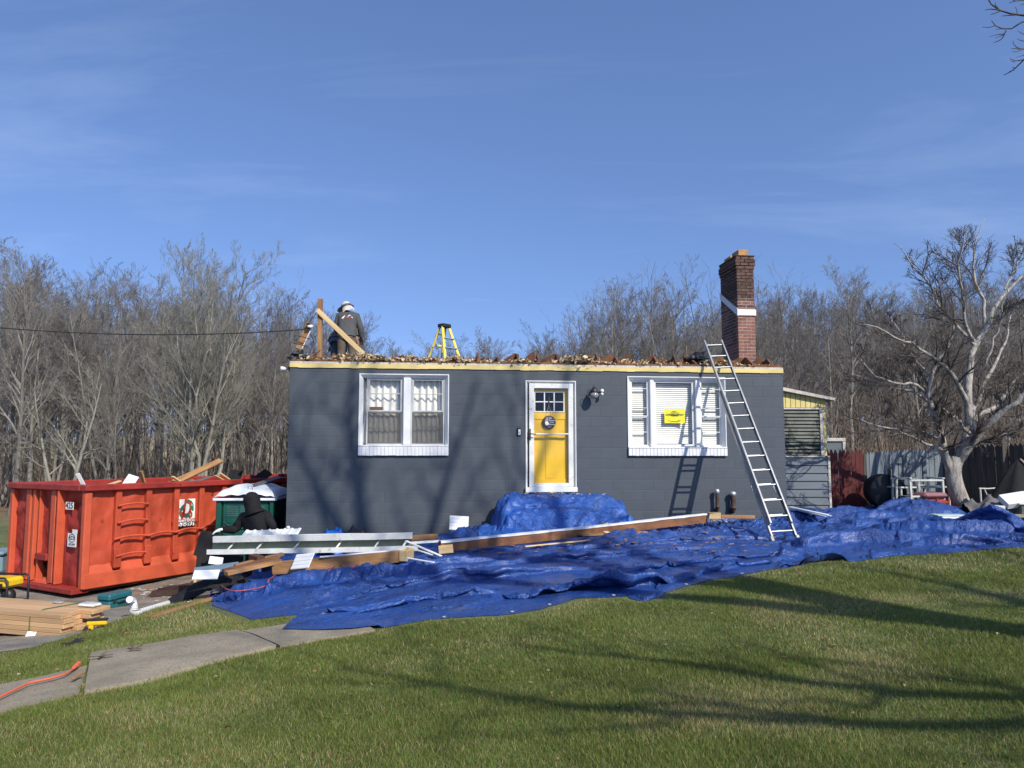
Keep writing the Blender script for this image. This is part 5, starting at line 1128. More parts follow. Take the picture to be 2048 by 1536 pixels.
# ================================================================== chimney: every brick of the two seen faces is a part
cw_, cd_ = .40, .94
cpx = at(1477.5, 700, 16.5); CL = Vector((cpx.x, 16.5, CAM_Z+1.45)); 
CH = thing('chimney', 'tall narrow red brick chimney with white flashing and two clay flue pots', 'chimney', CL, HRZ)
ztop_ = at(1492, 512, 16.5).z-CL.z
nb = 40; ch_h = (ztop_)/nb; soot = nb-13
mb = MB(); mb.box((.004, .004, 0), (cw_-.004, cd_-.004, ch_h*soot)); mb.build('mortar_core', 'cmortar', CH)
mb = MB(); mb.box((.012, .012, ch_h*soot+.001), (cw_-.012, cd_-.012, ztop_-.004)); mb.build('sooty_core', 'cmortard', CH)
rest = MB(); rng = random.Random(3); _bc = {}
def brick(x0, x1, y0, y1, z0, z1, mt, own):
    if own:
        key = (round(x1-x0, 3), round(y1-y0, 3), mt)
        if key not in _bc: m = MB(); m.bbox((0, 0, 0), (x1-x0, y1-y0, z1-z0), .004); _bc[key] = m.mesh('brick', mt)
        o = link('brick', _bc[key], CH); o.location = (x0+rng.uniform(-.002, .002), y0+rng.uniform(-.002, .002), z0)
    else: rest.box((x0, y0, z0), (x1, y1, z1), 1 if mt == 'brickdark' else 0)
j = .011
for k in range(nb):
    z0, z1 = k*ch_h+j/2, (k+1)*ch_h-j/2; g = {nb-1: .012, nb-2: .03, nb-3: .03, nb-4: .014}.get(k, 0)
    mt = 'brickdark' if k >= soot or rng.random() < max(0, (k-soot+6)/9) else 'brick'
    X0, X1, Y0, Y1 = -g, cw_+g, -g, cd_+g
    if k % 2 == 0: fr = [(X0, X0+.2), (X0+.2+j, X1)]
    else: fr = [(X0, X0+.1), (X0+.1+j, X0+.3), (X0+.3+j, X1)]
    own_z = k*ch_h > .14
    for a, b in fr: brick(a, b, Y0, Y0+.1, z0, z1, mt, own_z); brick(a, b, Y1-.1, Y1, z0, z1, mt, False)
    y = Y0+.1+j if k % 2 == 0 else Y0+.1+j; first = .1 if k % 2 else .2
    while y < Y1-.1-j-.02:
        e = min(y+first, Y1-.1-j); first = .2
        brick(X0, X0+.1, y, e, z0, z1, 'brickdark' if k >= soot-14 and mt == 'brick' and rng.random() < .6 else mt, own_z and k % 1 == 0); brick(X1-.1, X1, y, e, z0, z1, mt, False); y = e+j  # extra dark bricks on the left face put its shade into the colour
kind(rest.build('rear_bricks', ['brick', 'brickdark'], CH), 'stuff')
mb = MB(); mb.bbox((-.03, -.03, ztop_+.0), (cw_+.03, cd_+.03, ztop_+.02), .008); mb.build('crown', 'cmortard', CH)
for y0_, h_ in ((.06, .15), (.52, .13)):
    mb = MB(); ring_ = [(.08, y0_), (.32, y0_), (.32, y0_+.36), (.08, y0_+.36)]
    mb.bbox((.08, y0_, ztop_+.02), (.32, y0_+.03, ztop_+.02+h_), .008); mb.bbox((.08, y0_+.33, ztop_+.02), (.32, y0_+.36, ztop_+.02+h_), .008)
    mb.bbox((.08, y0_+.031, ztop_+.02), (.11, y0_+.329, ztop_+.02+h_-.001), .008); mb.bbox((.29, y0_+.031, ztop_+.02), (.32, y0_+.329, ztop_+.02+h_-.001), .008); mb.build('flue_pot', 'flue', CH)
zf0 = at(1492, 631, 16.5).z-CL.z; zf1 = at(1492, 618.5, 16.5).z-CL.z
mb = MB(); mb.bbox((-.02, -.025, zf0), (cw_+.02, -.005, zf1), .004); mb.build('front_flashing', 'white', CH)
rise = .56; mb = MB(); mb.add([(-.018, -.03, zf0-.01), (-.018, -.03, zf1+.005), (-.018, cd_+.02, zf1+rise), (-.018, cd_+.02, zf0+rise), (-.002, -.03, zf0-.01), (-.002, -.03, zf1+.005), (-.002, cd_+.02, zf1+rise), (-.002, cd_+.02, zf0+rise)], [(0, 1, 2, 3), (7, 6, 5, 4), (0, 4, 5, 1), (1, 5, 6, 2), (2, 6, 7, 3), (3, 7, 4, 0)]); mb.build('stepped_flashing', 'white', CH)
# ================================================================== extension ladder on the wall
lb = Vector(((1570.5-1024)/1500*12.1, 12.05, 0)); lb = at(1571, 1083, 12.05); lt = at(1424, 688, 14.75)
LD = thing('extension_ladder', 'aluminium extension ladder leaning from the blue tarp to the torn roof edge', 'ladder', lb)
dv = (lt-lb); LL = dv.length; dv.normalize(); side = Vector((1, .03, 0)); side = (side-dv*side.dot(dv)).normalized(); nrm = side.cross(dv).normalized()
if nrm.y > 0: nrm = -nrm
TL = Matrix(((side.x, nrm.x, dv.x, 0), (side.y, nrm.y, dv.y, 0), (side.z, nrm.z, dv.z, 0), (0, 0, 0, 1)))
def lad(w_, s0, s1, off, mt):
    for sx in (-1, 1):
        mb = MB(); x = sx*w_/2
        mb.box((x-.002, off-.035, s0), (x+.002, off+.035, s1)); xi = x-sx*.024
        for yy in (-.033, .033): mb.box((min(x, xi), off+yy-.002, s0), (max(x, xi), off+yy+.002, s1))
        mb.xf(TL); mb.build('rail', mt, LD)
    z = s0+.14
    while z < s1-.02:
        mb = MB(); mb.tube([(-w_/2, off, z), (w_/2, off, z)], .0165, 8); mb.xf(TL); mb.build('rung', mt, LD); z += .303
lad(.415, .05, 3.2, 0, 'alu'); lad(.365, .286, LL, -.0755 if 0 else .075, 'alu')
for sx in (-1, 1):
    mb = MB(); mb.bbox((sx*.2075-.03, -.045, -.005), (sx*.2075+.03, .045, .09), .01); mb.xf(TL); mb.build('foot', 'aludark', LD)
    mb = MB(); mb.tube([(sx*.19, -.05, 1.18), (sx*.19, -.09, 1.12), (sx*.185, -.09, .98), (sx*.19, -.04, .92)], .009, 6); mb.xf(TL); mb.build('rung_lock', 'galv', LD)
# ================================================================== on the roof
RZ = ZB+zpl+.13
sp = at(888, 716, 16.2); sz0 = RZ-.03
SL = thing('step_ladder', 'yellow fibreglass stepladder with black top standing on the open roof', 'stepladder', (sp.x, 16.2, sz0), R(48)); topz = at(885, 651, 16.2).z-sz0
for sx in (-1, 1):
    mb = MB(); mb.bar((sx*.25, -.33, 0), (sx*.095, -.05, topz-.04), .07, .028, up=(0, 1, 0), ch=.006); mb.build('front_rail', 'fyellow', SL)
    mb = MB(); mb.bar((sx*.22, .38, 0), (sx*.085, .05, topz-.05), .045, .028, up=(0, 1, 0), ch=.006); mb.build('rear_rail', 'fyellow', SL)
for k in range(1, 4):
    t = k/4.4; y = -.33+.28*t; x = .25-.155*t; mb = MB(); mb.bbox((-x, y-.04, topz*t-.012), (x, y+.04, topz*t+.012), .005); mb.build('step', 'galv', SL)
for t in (.25, .55, .8):
    mb = MB(); y = .38-.33*t; x = .22-.135*t; mb.bbox((-x, y-.01, topz*t-.02), (x, y+.01, topz*t+.02), .004); mb.build('brace', 'fyellow', SL)
mb = MB(); mb.bbox((-.125, -.10, topz-.05), (.125, .09, topz+.03), .015); mb.build('top_cap', 'black', SL)
for sx in (-1, 1):
    mb = MB(); mb.tube([(sx*.185, -.19, topz*.48), (sx*.18, .02, topz*.46), (sx*.165, .2, topz*.5)], .009, 5); mb.build('spreader', 'galv', SL)
plank('post', 'upright old stud standing on the roof corner left of the workers', 'post', at(639, 716, 15.6), at(641, 598, 15.6), .09, .1, 'oldwood', up=(0, -1, 0))
plank('brace_board', 'new pale pine brace nailed diagonally across the upright roof stud', 'board', at(634, 620, 15.5), at(727, 708, 15.75), .04, .10, 'palewood', up=(0, 0, 1))
o = thing('mast_board', 'tilted light board with cable insulator tied to the roof corner', 'board', at(612, 668, 15.3)); a = at(597, 698, 15.3)-o.location; b = at(620, 646, 15.3)-o.location
mb = MB(); mb.bar(a, b, .05, .13, up=(1, 0, .4), ch=.005); mb.build('board', 'oldwood', o)
mb = MB(); a2 = at(603, 700, 15.25)-o.location; b2 = at(626, 650, 15.25)-o.location; mb.tube([a2, b2], .012, 6); mb.build('rod', 'paper', o)
mb = MB(); c0 = at(620, 653, 15.2)-o.location; mb.lathe([(0, -.05), (.035, -.05), (.04, 0), (.03, .05), (0, .05)], tuple(c0), 10, axis='x'); mb.build('insulator', 'white', o)
mb = MB(); c0 = at(617, 651, 15.2)-o.location; mb.bbox(tuple(c0-Vector((.04, .03, .06))), tuple(c0+Vector((.04, .03, .05))), .01); mb.build('clamp', 'black', o)
for q in (675, 690):
    mb = MB(); c0 = at(612-(q-668)*.42, q, 15.2)-o.location; mb.tube([c0+Vector((-.13, 0, .03)), c0+Vector((0, -.04, -.0)), c0+Vector((.13, 0, -.04))], .008, 5); mb.build('tie_wire', 'cable', o)
a = at(-40, 652, 15.0); b = at(606, 659, 15.25); P = []
for k in range(13):
    t = k/12; px = -40+646*t; P.append(at(px, 652+7*t+22*4*t*(1-t)*.62, 15+.25*t))
cable('service_cable', 'sagging black overhead service cable coming in from the left to the roof corner', P, .011, 'cable', 0)
cable('service_cable', 'thin loose wire running from the tilted board down behind the upright stud', [at(606, 659, 15.25), at(622, 640, 15.4), at(634, 624, 15.5)], .008, 'cable', 0)
cable('service_cable', 'black wire end hanging with a tap below the tilted board', [at(621, 668, 15.25), at(626, 678, 15.25), at(627, 686, 15.25)], .012, 'cable', 0)
cable('service_cable', 'slack wire hanging from the upright stud down to the roof edge', [at(641, 700, 15.4), at(632, 708, 15.4), at(620, 715, 15.3)], .008, 'cable', 0)
crumple('felt_scrap', 'dark lump of roofing felt lying at the left end of the roof', 'felt', at(596, 716, 14.6)-Vector((0, 0, .12)), .3, .2, .22, 4, 'black') if 0 else None
mb = MB(); lump(mb, tuple(at(597, 712, 14.6)), .13, 991, 0, .8); lump(mb, tuple(at(586, 716, 14.5)), .08, 992, 0, .6); one('felt_scrap', mb, 'black', 'dark lump of roofing felt lying at the left end of the roof', 'felt', loc=at(597, 716, 14.6))
mb = MB(); lump(mb, tuple(at(1388, 722, 15.0)), .2, 993, 0, .6); lump(mb, tuple(at(1402, 717, 15.0)), .16, 994, 0, .8); one('felt_scrap', mb, 'black', 'dark lump of roofing felt on the roof beside the ladder top', 'felt', loc=at(1392, 724, 15.0))
# ================================================================== people
def skin(name, verts, edges, mt, parent, root=0, sub=2, label=None, sm=1):
    names = list(verts); idx = {n: i for i, n in enumerate(names)}
    me = bpy.data.meshes.new(name); me.from_pydata([tuple(verts[n][0]) for n in names], [(idx[a], idx[b]) for a, b in edges], []); me.materials.append(M[mt])
    o = bpy.data.objects.new(name, me); C.objects.link(o)
    if parent is not None: o.parent = parent
    m = o.modifiers.new('skin', 'SKIN'); m.use_smooth_shade = True; m.branch_smoothing = sm
    for n in names:
        r = verts[n][1]; s = me.skin_vertices[0].data[idx[n]]; s.radius = r if isinstance(r, tuple) else (r, r); s.use_root = (n == names[root])
    if sub: m2 = o.modifiers.new('subdivision', 'SUBSURF'); m2.levels = sub; m2.render_levels = sub
    dg = bpy.context.evaluated_depsgraph_get(); dg.update(); me2 = bpy.data.meshes.new_from_object(o.evaluated_get(dg)); o.modifiers.clear(); o.data = me2; bpy.data.meshes.remove(me)
    me2.polygons.foreach_set('use_smooth', [True]*len(me2.polygons))
    if not me2.materials: me2.materials.append(M[mt])
    if label: o['label'] = label
    return o
def hand(V, E, w_, wrist, d, palm, sgn, curl=.5, pre='h'):
    # palm and five bent fingers rooted at the wrist
    d = Vector(d).normalized(); n = Vector(palm).normalized(); s = d.cross(n).normalized()*sgn
    V[pre+'p'] = (wrist+d*.055, .030); E.append((w_, pre+'p'))
    for k, (off, L) in enumerate(((-.030, .06), (-.010, .075), (.011, .07), (.030, .055))):
        b = wrist+d*.085+s*off; V[f'{pre}f{k}a'] = (b, .0105); E.append((pre+'p', f'{pre}f{k}a')); q = b; dd = d.copy()
        for jn in range(2):
            dd = (dd+n*curl*.75).normalized(); q = q+dd*L*.55; V[f'{pre}f{k}{jn}'] = (q, .0095-.001*jn); E.append((f'{pre}f{k}a' if jn == 0 else f'{pre}f{k}0', f'{pre}f{k}{jn}'))
    b = wrist+d*.035-s*.035; V[pre+'t0'] = (b, .012); q = b+(d*.7-s*.6+n*.4).normalized()*.04; V[pre+'t1'] = (q, .0105); E += [(pre+'p', pre+'t0'), (pre+'t0', pre+'t1')]
def figure(name, label, loc, rz, J, clothes, group=None, head=True):
    P = thing(name, label, 'person', loc, rz, group); return P
def bodyset(P, J, mats, hands, shirt_r=1.0, hat=None, hood=False, sleeve=('l', 'r')):
    # J: joints; one continuous body mesh, clothes as shells over the same joints
    V = {'pel': (J['pel'], .09), 'bel': (J['bel'], .09), 'che': (J['che'], .10), 'nec': (J['nec'], .05), 'hd0': (J['hd'][0], .07), 'hd1': (J['hd'][1], .098), 'hd2': (J['hd'][2], .07)}
    E = [('pel', 'bel'), ('bel', 'che'), ('che', 'nec'), ('nec', 'hd0'), ('hd0', 'hd1'), ('hd1', 'hd2')]
    hdf = J.get('face')
    if hdf is not None: V['nose'] = (J['hd'][0]+(J['hd'][1]-J['hd'][0])*.6+Vector(hdf)*.105, .018); E.append(('hd1', 'nose'))
    for s in 'lr':
        V['sh'+s] = (J['sh'+s], .042); V['el'+s] = (J['el'+s], .043); V['wr'+s] = (J['wr'+s], .028); E += [('che', 'sh'+s), ('sh'+s, 'el'+s), ('el'+s, 'wr'+s)]
        V['hi'+s] = (J['hi'+s], .07); V['kn'+s] = (J['kn'+s], .058); V['an'+s] = (J['an'+s], .04); V['to'+s] = (J['to'+s], .035); E += [('pel', 'hi'+s), ('hi'+s, 'kn'+s), ('kn'+s, 'an'+s), ('an'+s, 'to'+s)]
        d = (J['wr'+s]-J['el'+s]).normalized(); hand(V, E, 'wr'+s, J['wr'+s], J.get('hd_'+s, d), J.get('pa_'+s, (0, -1, 0)), 1 if s == 'l' else -1, .5, 'h'+s)
    bo = skin('body', V, E, 'skin', P); me = bo.data
    for s in 'lr':
        if hands.get(s):        # gloved hands
            me.materials.append(M[hands[s]]); d = (J['wr'+s]-J['el'+s]).normalized()
            for p in me.polygons:
                c_ = p.center-J['wr'+s]
                if c_.length < .26 and c_.dot(d) > -.05: p.material_index = len(me.materials)-1
    g = shirt_r
    def loft(mb, rings, n=20):
        ax = (J['shr']-J['shl']).normalized(); V = []
        for c, hw_, hd_, up in rings:
            fw = Vector(up).cross(ax).normalized()
            for k in range(n):
                q = 2*math.pi*k/n; cx_, sx_ = math.cos(q), math.sin(q); V.append(tuple(c+ax*hw_*math.copysign(abs(cx_)**.8, cx_)+fw*hd_*math.copysign(abs(sx_)**.8, sx_)))
        m_ = len(rings); mb.add(V, [(i*n+k, i*n+(k+1) % n, (i+1)*n+(k+1) % n, (i+1)*n+k) for i in range(m_-1) for k in range(n)], 0, True)
    u1 = (J['che']-J['bel']).normalized(); u0 = (J['bel']-J['pel']).normalized(); u2 = (J['nec']-J['che']).normalized(); sm_ = (J['shl']+J['shr'])/2; hs_ = (J['shr']-J['shl']).length/2
    mb = MB(); loft(mb, [(J['pel']-u0*.07, .198*g, .158*g, u0), (J['pel']+u0*.02, .205*g, .162*g, u0), (J['bel'], .192*g, .152*g, u0), (J['bel']*.5+J['che']*.5, .205*g, .158*g, u1), (J['che'], (hs_+.03)*g, .158*g, u1), (sm_-u2*.02, (hs_+.055)*g, .13*g, u2), (sm_+u2*.05, (hs_+.02)*g, .105*g, u2), (sm_+u2*.085, hs_*.72*g, .09*g, u2), (J['nec'], .085 if not hood else .115, .085 if not hood else .105, u2), (J['nec']+u2*.03, .07 if not hood else .1, .07 if not hood else .1, u2)])
    for s in 'lr':
        a_, e_, w_ = J['sh'+s], J['el'+s], J['wr'+s]; w_ = w_-(w_-e_).normalized()*.03; i_ = a_*.8+sm_*.2
        if s in sleeve: mb.tube([i_, a_, a_*.5+e_*.5, e_*.92+a_*.08, e_*.9+w_*.1, e_*.45+w_*.55, w_], [.085*g, .088*g, .076*g, .07*g, .069*g, .06*g, .05], 12)
        else: mb.tube([i_, a_, a_*.5+e_*.5, e_*.85+a_*.15], [.085*g, .088*g, .08*g, .078*g], 12)
    mb.build('hoodie' if hood else 'shirt', mats[0], P)
    if hood:
        q0, q1, q2 = J['hd']; nk = J['nec']; ax = (q1-nk).normalized(); mb = MB()
        P_ = [sm_+u2*.03, nk, nk*.4+q0*.6, q0*.7+q1*.3, q1+ax*.01, q1+ax*.06, q1+ax*.105, q1+ax*.135, q1+ax*.146]
        mb.tube(P_, [.2, .135, .128, .137, .142, .132, .102, .06, .012], 20); mb.build('hood', mats[0], P)
    mb = MB(); loft(mb, [(J['bel']*.6+J['pel']*.4, .172, .14, u0), (J['pel'], .19, .152, u0), (J['pel']-u0*.1, .185, .145, u0), (J['pel']-u0*.15, .12, .1, u0)])
    for s in 'lr':
        h_, k_, a_ = J['hi'+s], J['kn'+s], J['an'+s]; mb.tube([h_+Vector((0, 0, .04)), h_*.75+k_*.25, h_*.4+k_*.6, k_, k_*.5+a_*.5, a_+(k_-a_)*.04], [.112, .112, .095, .085, .084, .082], 14)
    mb.build('trousers', mats[1], P)
    for s in 'lr':
        V = {'an': (J['an'+s]+Vector((0, 0, .08)), .058), 'he': (J['an'+s], .058), 'mi': (J['an'+s]*.5+J['to'+s]*.5, .052), 'to': (J['to'+s], .045)}; skin('boot', V, [('an', 'he'), ('he', 'mi'), ('mi', 'to')], 'boot', P)
        if hands.get(s):
            V = {'w': (J['wr'+s]-(J['wr'+s]-J['el'+s]).normalized()*.04, .038)}; E = []
            hand(V, E, 'w', J['wr'+s], J.get('hd_'+s, (J['wr'+s]-J['el'+s])), J.get('pa_'+s, (0, -1, 0)), 1 if s == 'l' else -1, .5, 'g')
            V = {k: (p, r*1.45 if not isinstance(r, tuple) else r) for k, (p, r) in V.items()}; skin('glove', V, E, hands[s], P)
def stand(h=1.0, lean=0.1, bend=0.0):
    # back to the camera: +y is forward (away), x right
    J = {}; v = lambda x, y, z: Vector((x*h, y*h, z*h))
    J['pel'] = v(0, 0, .95); J['bel'] = v(0, .03+bend*.3, 1.12); J['che'] = v(0, lean+bend, 1.34-bend*.2); J['nec'] = v(0, lean*1.15+bend*1.35, 1.5-bend*.35)
    J['hd'] = [v(0, lean*1.3+.03+bend*1.5, 1.57-bend*.4), v(0, lean*1.3+.06+bend*1.6, 1.66-bend*.45), v(0, lean*1.3+.07+bend*1.65, 1.75-bend*.48)]
    for s, sg in (('l', -1), ('r', 1)):
        J['sh'+s] = v(sg*.18, lean*1.02+bend*1.1, 1.42-bend*.25); J['el'+s] = v(sg*.255, lean+.02+bend*.9, 1.14-bend*.2); J['wr'+s] = v(sg*.27, lean+.1+bend, .9-bend*.1)
        J['hi'+s] = v(sg*.1, 0, .9); J['kn'+s] = v(sg*.125, .03, .5); J['an'+s] = v(sg*.13, -.02, .09); J['to'+s] = v(sg*.15, .14, .04)
    return J
pw_ = at(693, 700, 17.1); WZ = RZ-.12
# man in the sun hat, back to the lawn, looking down to the left
P1 = figure('person', 'person in grey logo shirt and white neck-flap sun hat standing on the roof', (pw_.x, 17.1, WZ), R(4), None, None)
J = stand(1.02, .05, .05); J['hd'] = [Vector((-.03, .13, 1.54)), Vector((-.05, .18, 1.61)), Vector((-.07, .2, 1.68))]; J['face'] = Vector((-.75, .45, -.35)).normalized()
J['elr'] = Vector((.30, .08, 1.15)); J['wrr'] = Vector((.31, .16, .92)); J['ell'] = Vector((-.27, .1, 1.16)); J['wrl'] = Vector((-.22, .3, .98))
bodyset(P1, J, ('shirt', 'khaki'), {'l': 'gloved', 'r': 'gloved'}, 1.08)
hc = J['hd'][1]+Vector((.0, -.005, .05)); Th = Matrix.Translation(hc) @ Matrix.Rotation(R(-20), 4, 'Y') @ Matrix.Rotation(R(-12), 4, 'X')
mb = MB(); mb.lathe([(.0, .125), (.06, .118), (.1, .085), (.118, .03), (.122, .0)], sides=20)
s, t = np.meshgrid(np.linspace(0, 2*math.pi, 33), np.linspace(0, 1, 5)); rr = .12+t*(.05+.06*np.clip(-np.cos(s), 0, 1)); mb.grid(np.stack([rr*np.cos(s), rr*np.sin(s), -.005-.035*t**1.5+.015*np.abs(np.sin(s))*t], -1)); mb.xf(Th); mb.build('sun_hat', 'hat', P1)
s, t = np.meshgrid(np.linspace(-1, 1, 17), np.linspace(0, 1, 8)); ang_ = -math.pi/2+.5+s*1.15; mb = MB(); mb.grid(np.stack([(.123+.05*t)*np.cos(ang_), (.123+.05*t)*np.sin(ang_)-.01*t, -.0-.17*t+.012*np.sin(s*9)*t], -1)); mb.xf(Th); mb.build('neck_flap', 'hat', P1)
mb = MB(); mb.lathe([(.124, .03), (.1245, .0)], sides=20); mb.xf(Th); mb.build('hat_band', 'shirt', P1)
from mathutils.bvhtree import BVHTree
_sh = [o for o in P1.children if o.name.startswith('shirt')][0].data
_bv = BVHTree.FromPolygons([v.co.copy() for v in _sh.vertices], [tuple(p.vertices) for p in _sh.polygons])
def bk(x, z):
    h = _bv.ray_cast(Vector((x, -2, z)), Vector((0, 1, 0)))[0]; return (x, (h.y if h else -.1)-.009, z)
def patch(poly, mt, nm='shirt_print'):
    poly = [(a*1.25+.02, (b-1.36)*1.3+1.36) for a, b in poly]
    n = len(poly); V = [bk(*p) for p in poly]+[(a, b+.003, c) for a, b, c in [bk(*p) for p in poly]]; mb = MB(); mb.add(V, [tuple(range(n)), tuple(range(n, 2*n))[::-1]]+[(k, (k+1) % n, n+(k+1) % n, n+k) for k in range(n)]); mb.build(nm, mt, P1)
patch([(-.115, 1.345), (-.06, 1.4), (-.045, 1.395), (-.075, 1.345)], 'sign'); patch([(-.03, 1.345), (0, 1.395), (.012, 1.395), (-.005, 1.345)], 'signred'); patch([(.005, 1.345), (.018, 1.375), (.03, 1.37), (.025, 1.345)], 'signred')
patch([(.0, 1.385), (.035, 1.42), (.095, 1.36), (.085, 1.355), (.035, 1.405), (.008, 1.378)], 'sign'); patch([(-.1, 1.315), (-.1, 1.322), (.07, 1.322), (.07, 1.315)], 'greytarp')
# second worker, stooping behind him
p2 = at(677, 700, 17.75)
P2 = figure('person', 'stooping person in faded jeans half hidden behind the worker in the sun hat', (p2.x, 17.75, WZ), R(-14), None, None)
J = stand(.98, .12, .32); J['ell'] = Vector((-.30, .22, 1.05)); J['wrl'] = Vector((-.27, .12, .82)); J['pel'] = Vector((0, -.05, .93)); J['face'] = Vector((0, .6, -.8)).normalized()
bodyset(P2, J, ('shirt', 'jeans'), {'l': 'gloved', 'r': 'gloved'}, 1.08, sleeve=())
mb = MB(); hc = J['hd'][1]; mb.lathe([(0, .1), (.06, .09), (.1, .04), (.108, -.02)], tuple(hc+Vector((0, .02, .03))), 14); mb.build('hair', 'black', P2)
# hooded worker at the house corner
fx_ = at(515, 1078, 12.75); gzz = float(gz2(fx_.x, 12.75))
P3 = figure('person', 'person in black hoodie and white glove carrying felt boards beside the green toilet', (fx_.x, 12.75, gzz), 0, None, None)
def L3(px, py, y): q = at(px, py, 12.75); return Vector((q.x-fx_.x, y, q.z-gzz))
J = {'pel': L3(516, 1080, .0), 'bel': L3(513, 1062, .03), 'che': L3(507, 1040, .07), 'nec': L3(502, 1020, .11)}
J['hd'] = [L3(499, 1011, .14), L3(496, 1002, .18), L3(495, 993, .19)]; J['face'] = Vector((-.75, .5, -.35)).normalized()
J['shl'] = L3(484, 1035, .1); J['ell'] = L3(470, 1059, -.02); J['wrl'] = L3(451, 1056, -.22); J['shr'] = L3(529, 1033, .08); J['elr'] = L3(546, 1052, -.02); J['wrr'] = L3(541, 1076, .1)
hp = J['pel'].z
for s, sg in (('l', -1), ('r', 1)):
    J['hi'+s] = J['pel']+Vector((sg*.1, 0, -.05)); J['kn'+s] = Vector((sg*.14+.01, .06, hp*.53)); J['an'+s] = Vector((sg*.17, -.02, .09)); J['to'+s] = Vector((sg*.19, .13, .04))
J['hd_l'] = Vector((-.8, 0, -.35)); J['pa_l'] = Vector((0, .3, -1))
bodyset(P3, J, ('hood', 'blackmatte'), {'l': 'glovew', 'r': 'glovew'}, 1.06, hood=True)
# ================================================================== lean-to behind the house corner
SY = 17.4
def sat(px, py, Y=SY): return at(px, py, Y)
sl_, sr_ = sat(1560, 900), sat(1652, 900); sg = float(gz2(9, SY))-.1
SH = thing('lean_to', 'weathered yellow lean-to with louvred window and dark grey siding behind the right house corner', 'shed', (sl_.x, SY, sg), HRZ*.3)
def sl(px, py, v=0): p = wm(SH).inverted() @ at(px, py, SY); return p.x, p.z
x0, zt0 = sl(1560, 779); x1, zt1 = sl(1652, 794); xr, zr_ = sl(1668, 799); _, zwt = sl(1600, 819); _, zwb = sl(1600, 912); xw1 = sl(1641, 860)[0]; xw0 = sl(1562, 860)[0]
nb_ = 9; mb = None
for k in range(nb_):
    a = x0+(x1-x0)*k/nb_; b = x0+(x1-x0)*(k+1)/nb_; za = zt0+(zt1-zt0)*(k+1)/nb_-.03
    mb = MB(); mb.bbox((a+.004, 0, zwt+.045 if b < xw1+.09 else zwb), (b-.004, .03, za), .006); mb.build('yellow_board', 'shedyellow', SH)
mb = MB(); mb.box((x0, .031, 0), (x1-.01, .2, zt1-.1)); mb.box((x0, .2, 0), (x1-.01, 3.2, zt1-.12)); mb.build('shed_body', 'dark', SH)
T = Matrix(((1, 0, 0, 0), (0, 0, 1, 0), (0, 1, 0, 0), (0, 0, 0, 1)))
mb = MB(); mb.prism([(x0, zt0-.03), (xr, zr_-.035), (xr, zr_+.03), (x0, zt0+.05)], -.12, 3.3, T=T); mb.build('roof', 'dirtywhite', SH)
mb = MB(); ubox(mb, xw0-.05, zwb, xw0-.002, zwt+.04, -.02, .05, .006); ubox(mb, xw1, zwb, xw1+.09, zwt+.04, -.02, .05, .006); ubox(mb, xw0, zwt, xw1-.001, zwt+.04, -.019, .05, .005); ubox(mb, xw0, zwb-.03, xw1+.09, zwb-.001, -.03, .05, .005)
Wn = mb.build('window', 'dirtywhite', SH)
n = 13
for k in range(n):
    z = zwb+(zwt-zwb)*k/n; h = (zwt-zwb)/n; mb = MB(); mb.add([(xw0, -.01, z), (xw1, -.01, z), (xw1, .04, z+h*1.15), (xw0, .04, z+h*1.15), (xw0, .0, z-.006), (xw1, .0, z-.006), (xw1, .048, z+h*1.14), (xw0, .048, z+h*1.14)], [(0, 1, 2, 3), (7, 6, 5, 4), (0, 4, 5, 1), (3, 2, 6, 7)]); mb.build('louvre', 'louvre', Wn)
hs = (sl(1600, 1013.5)[1]-sl(1600, 918)[1])/-6.0
for k in range(8):
    z1_ = zwb-.035-k*hs; mb = MB(); mb.add([(x0, .005, z1_), (x1, .005, z1_), (x1, -.022, z1_-hs+.008), (x0, -.022, z1_-hs+.008), (x1, .02, z1_-hs+.008), (x0, .02, z1_-hs+.008), (x1, .02, z1_), (x0, .02, z1_)], [(3, 2, 1, 0), (3, 5, 4, 2), (1, 2, 4, 6), (0, 7, 5, 3)]); mb.build('siding_board', 'siding', SH)
mb = MB(); mb.bbox((x1-.01, -.03, 0), (x1+.05, .06, zwb), .008); mb.build('corner_trim', 'dirtywhite', SH)
# small framed panel behind the gate
a = at(1652, 876, 19.2); b = at(1690, 876, 19.2); c = at(1690, 905, 19.2); o = thing('hutch', 'small grey lean-to frame showing above the red gate', 'shelter', (a.x, 19.2, float(gz2(a.x, 19.2))), 0); w_ = b.x-a.x; h_ = a.z-o.location.z
mb = MB(); mb.bbox((0, -.04, h_-.09), (w_, .04, h_), .01); mb.build('top_beam', 'dirtywhite', o); mb = MB(); mb.bbox((w_-.08, -.03, 0), (w_, .03, h_-.091), .01); mb.build('post', 'dirtywhite', o); mb = MB(); mb.box((0, 0, .3), (w_-.081, .02, h_-.092)); mb.build('mesh_panel', 'siding', o)
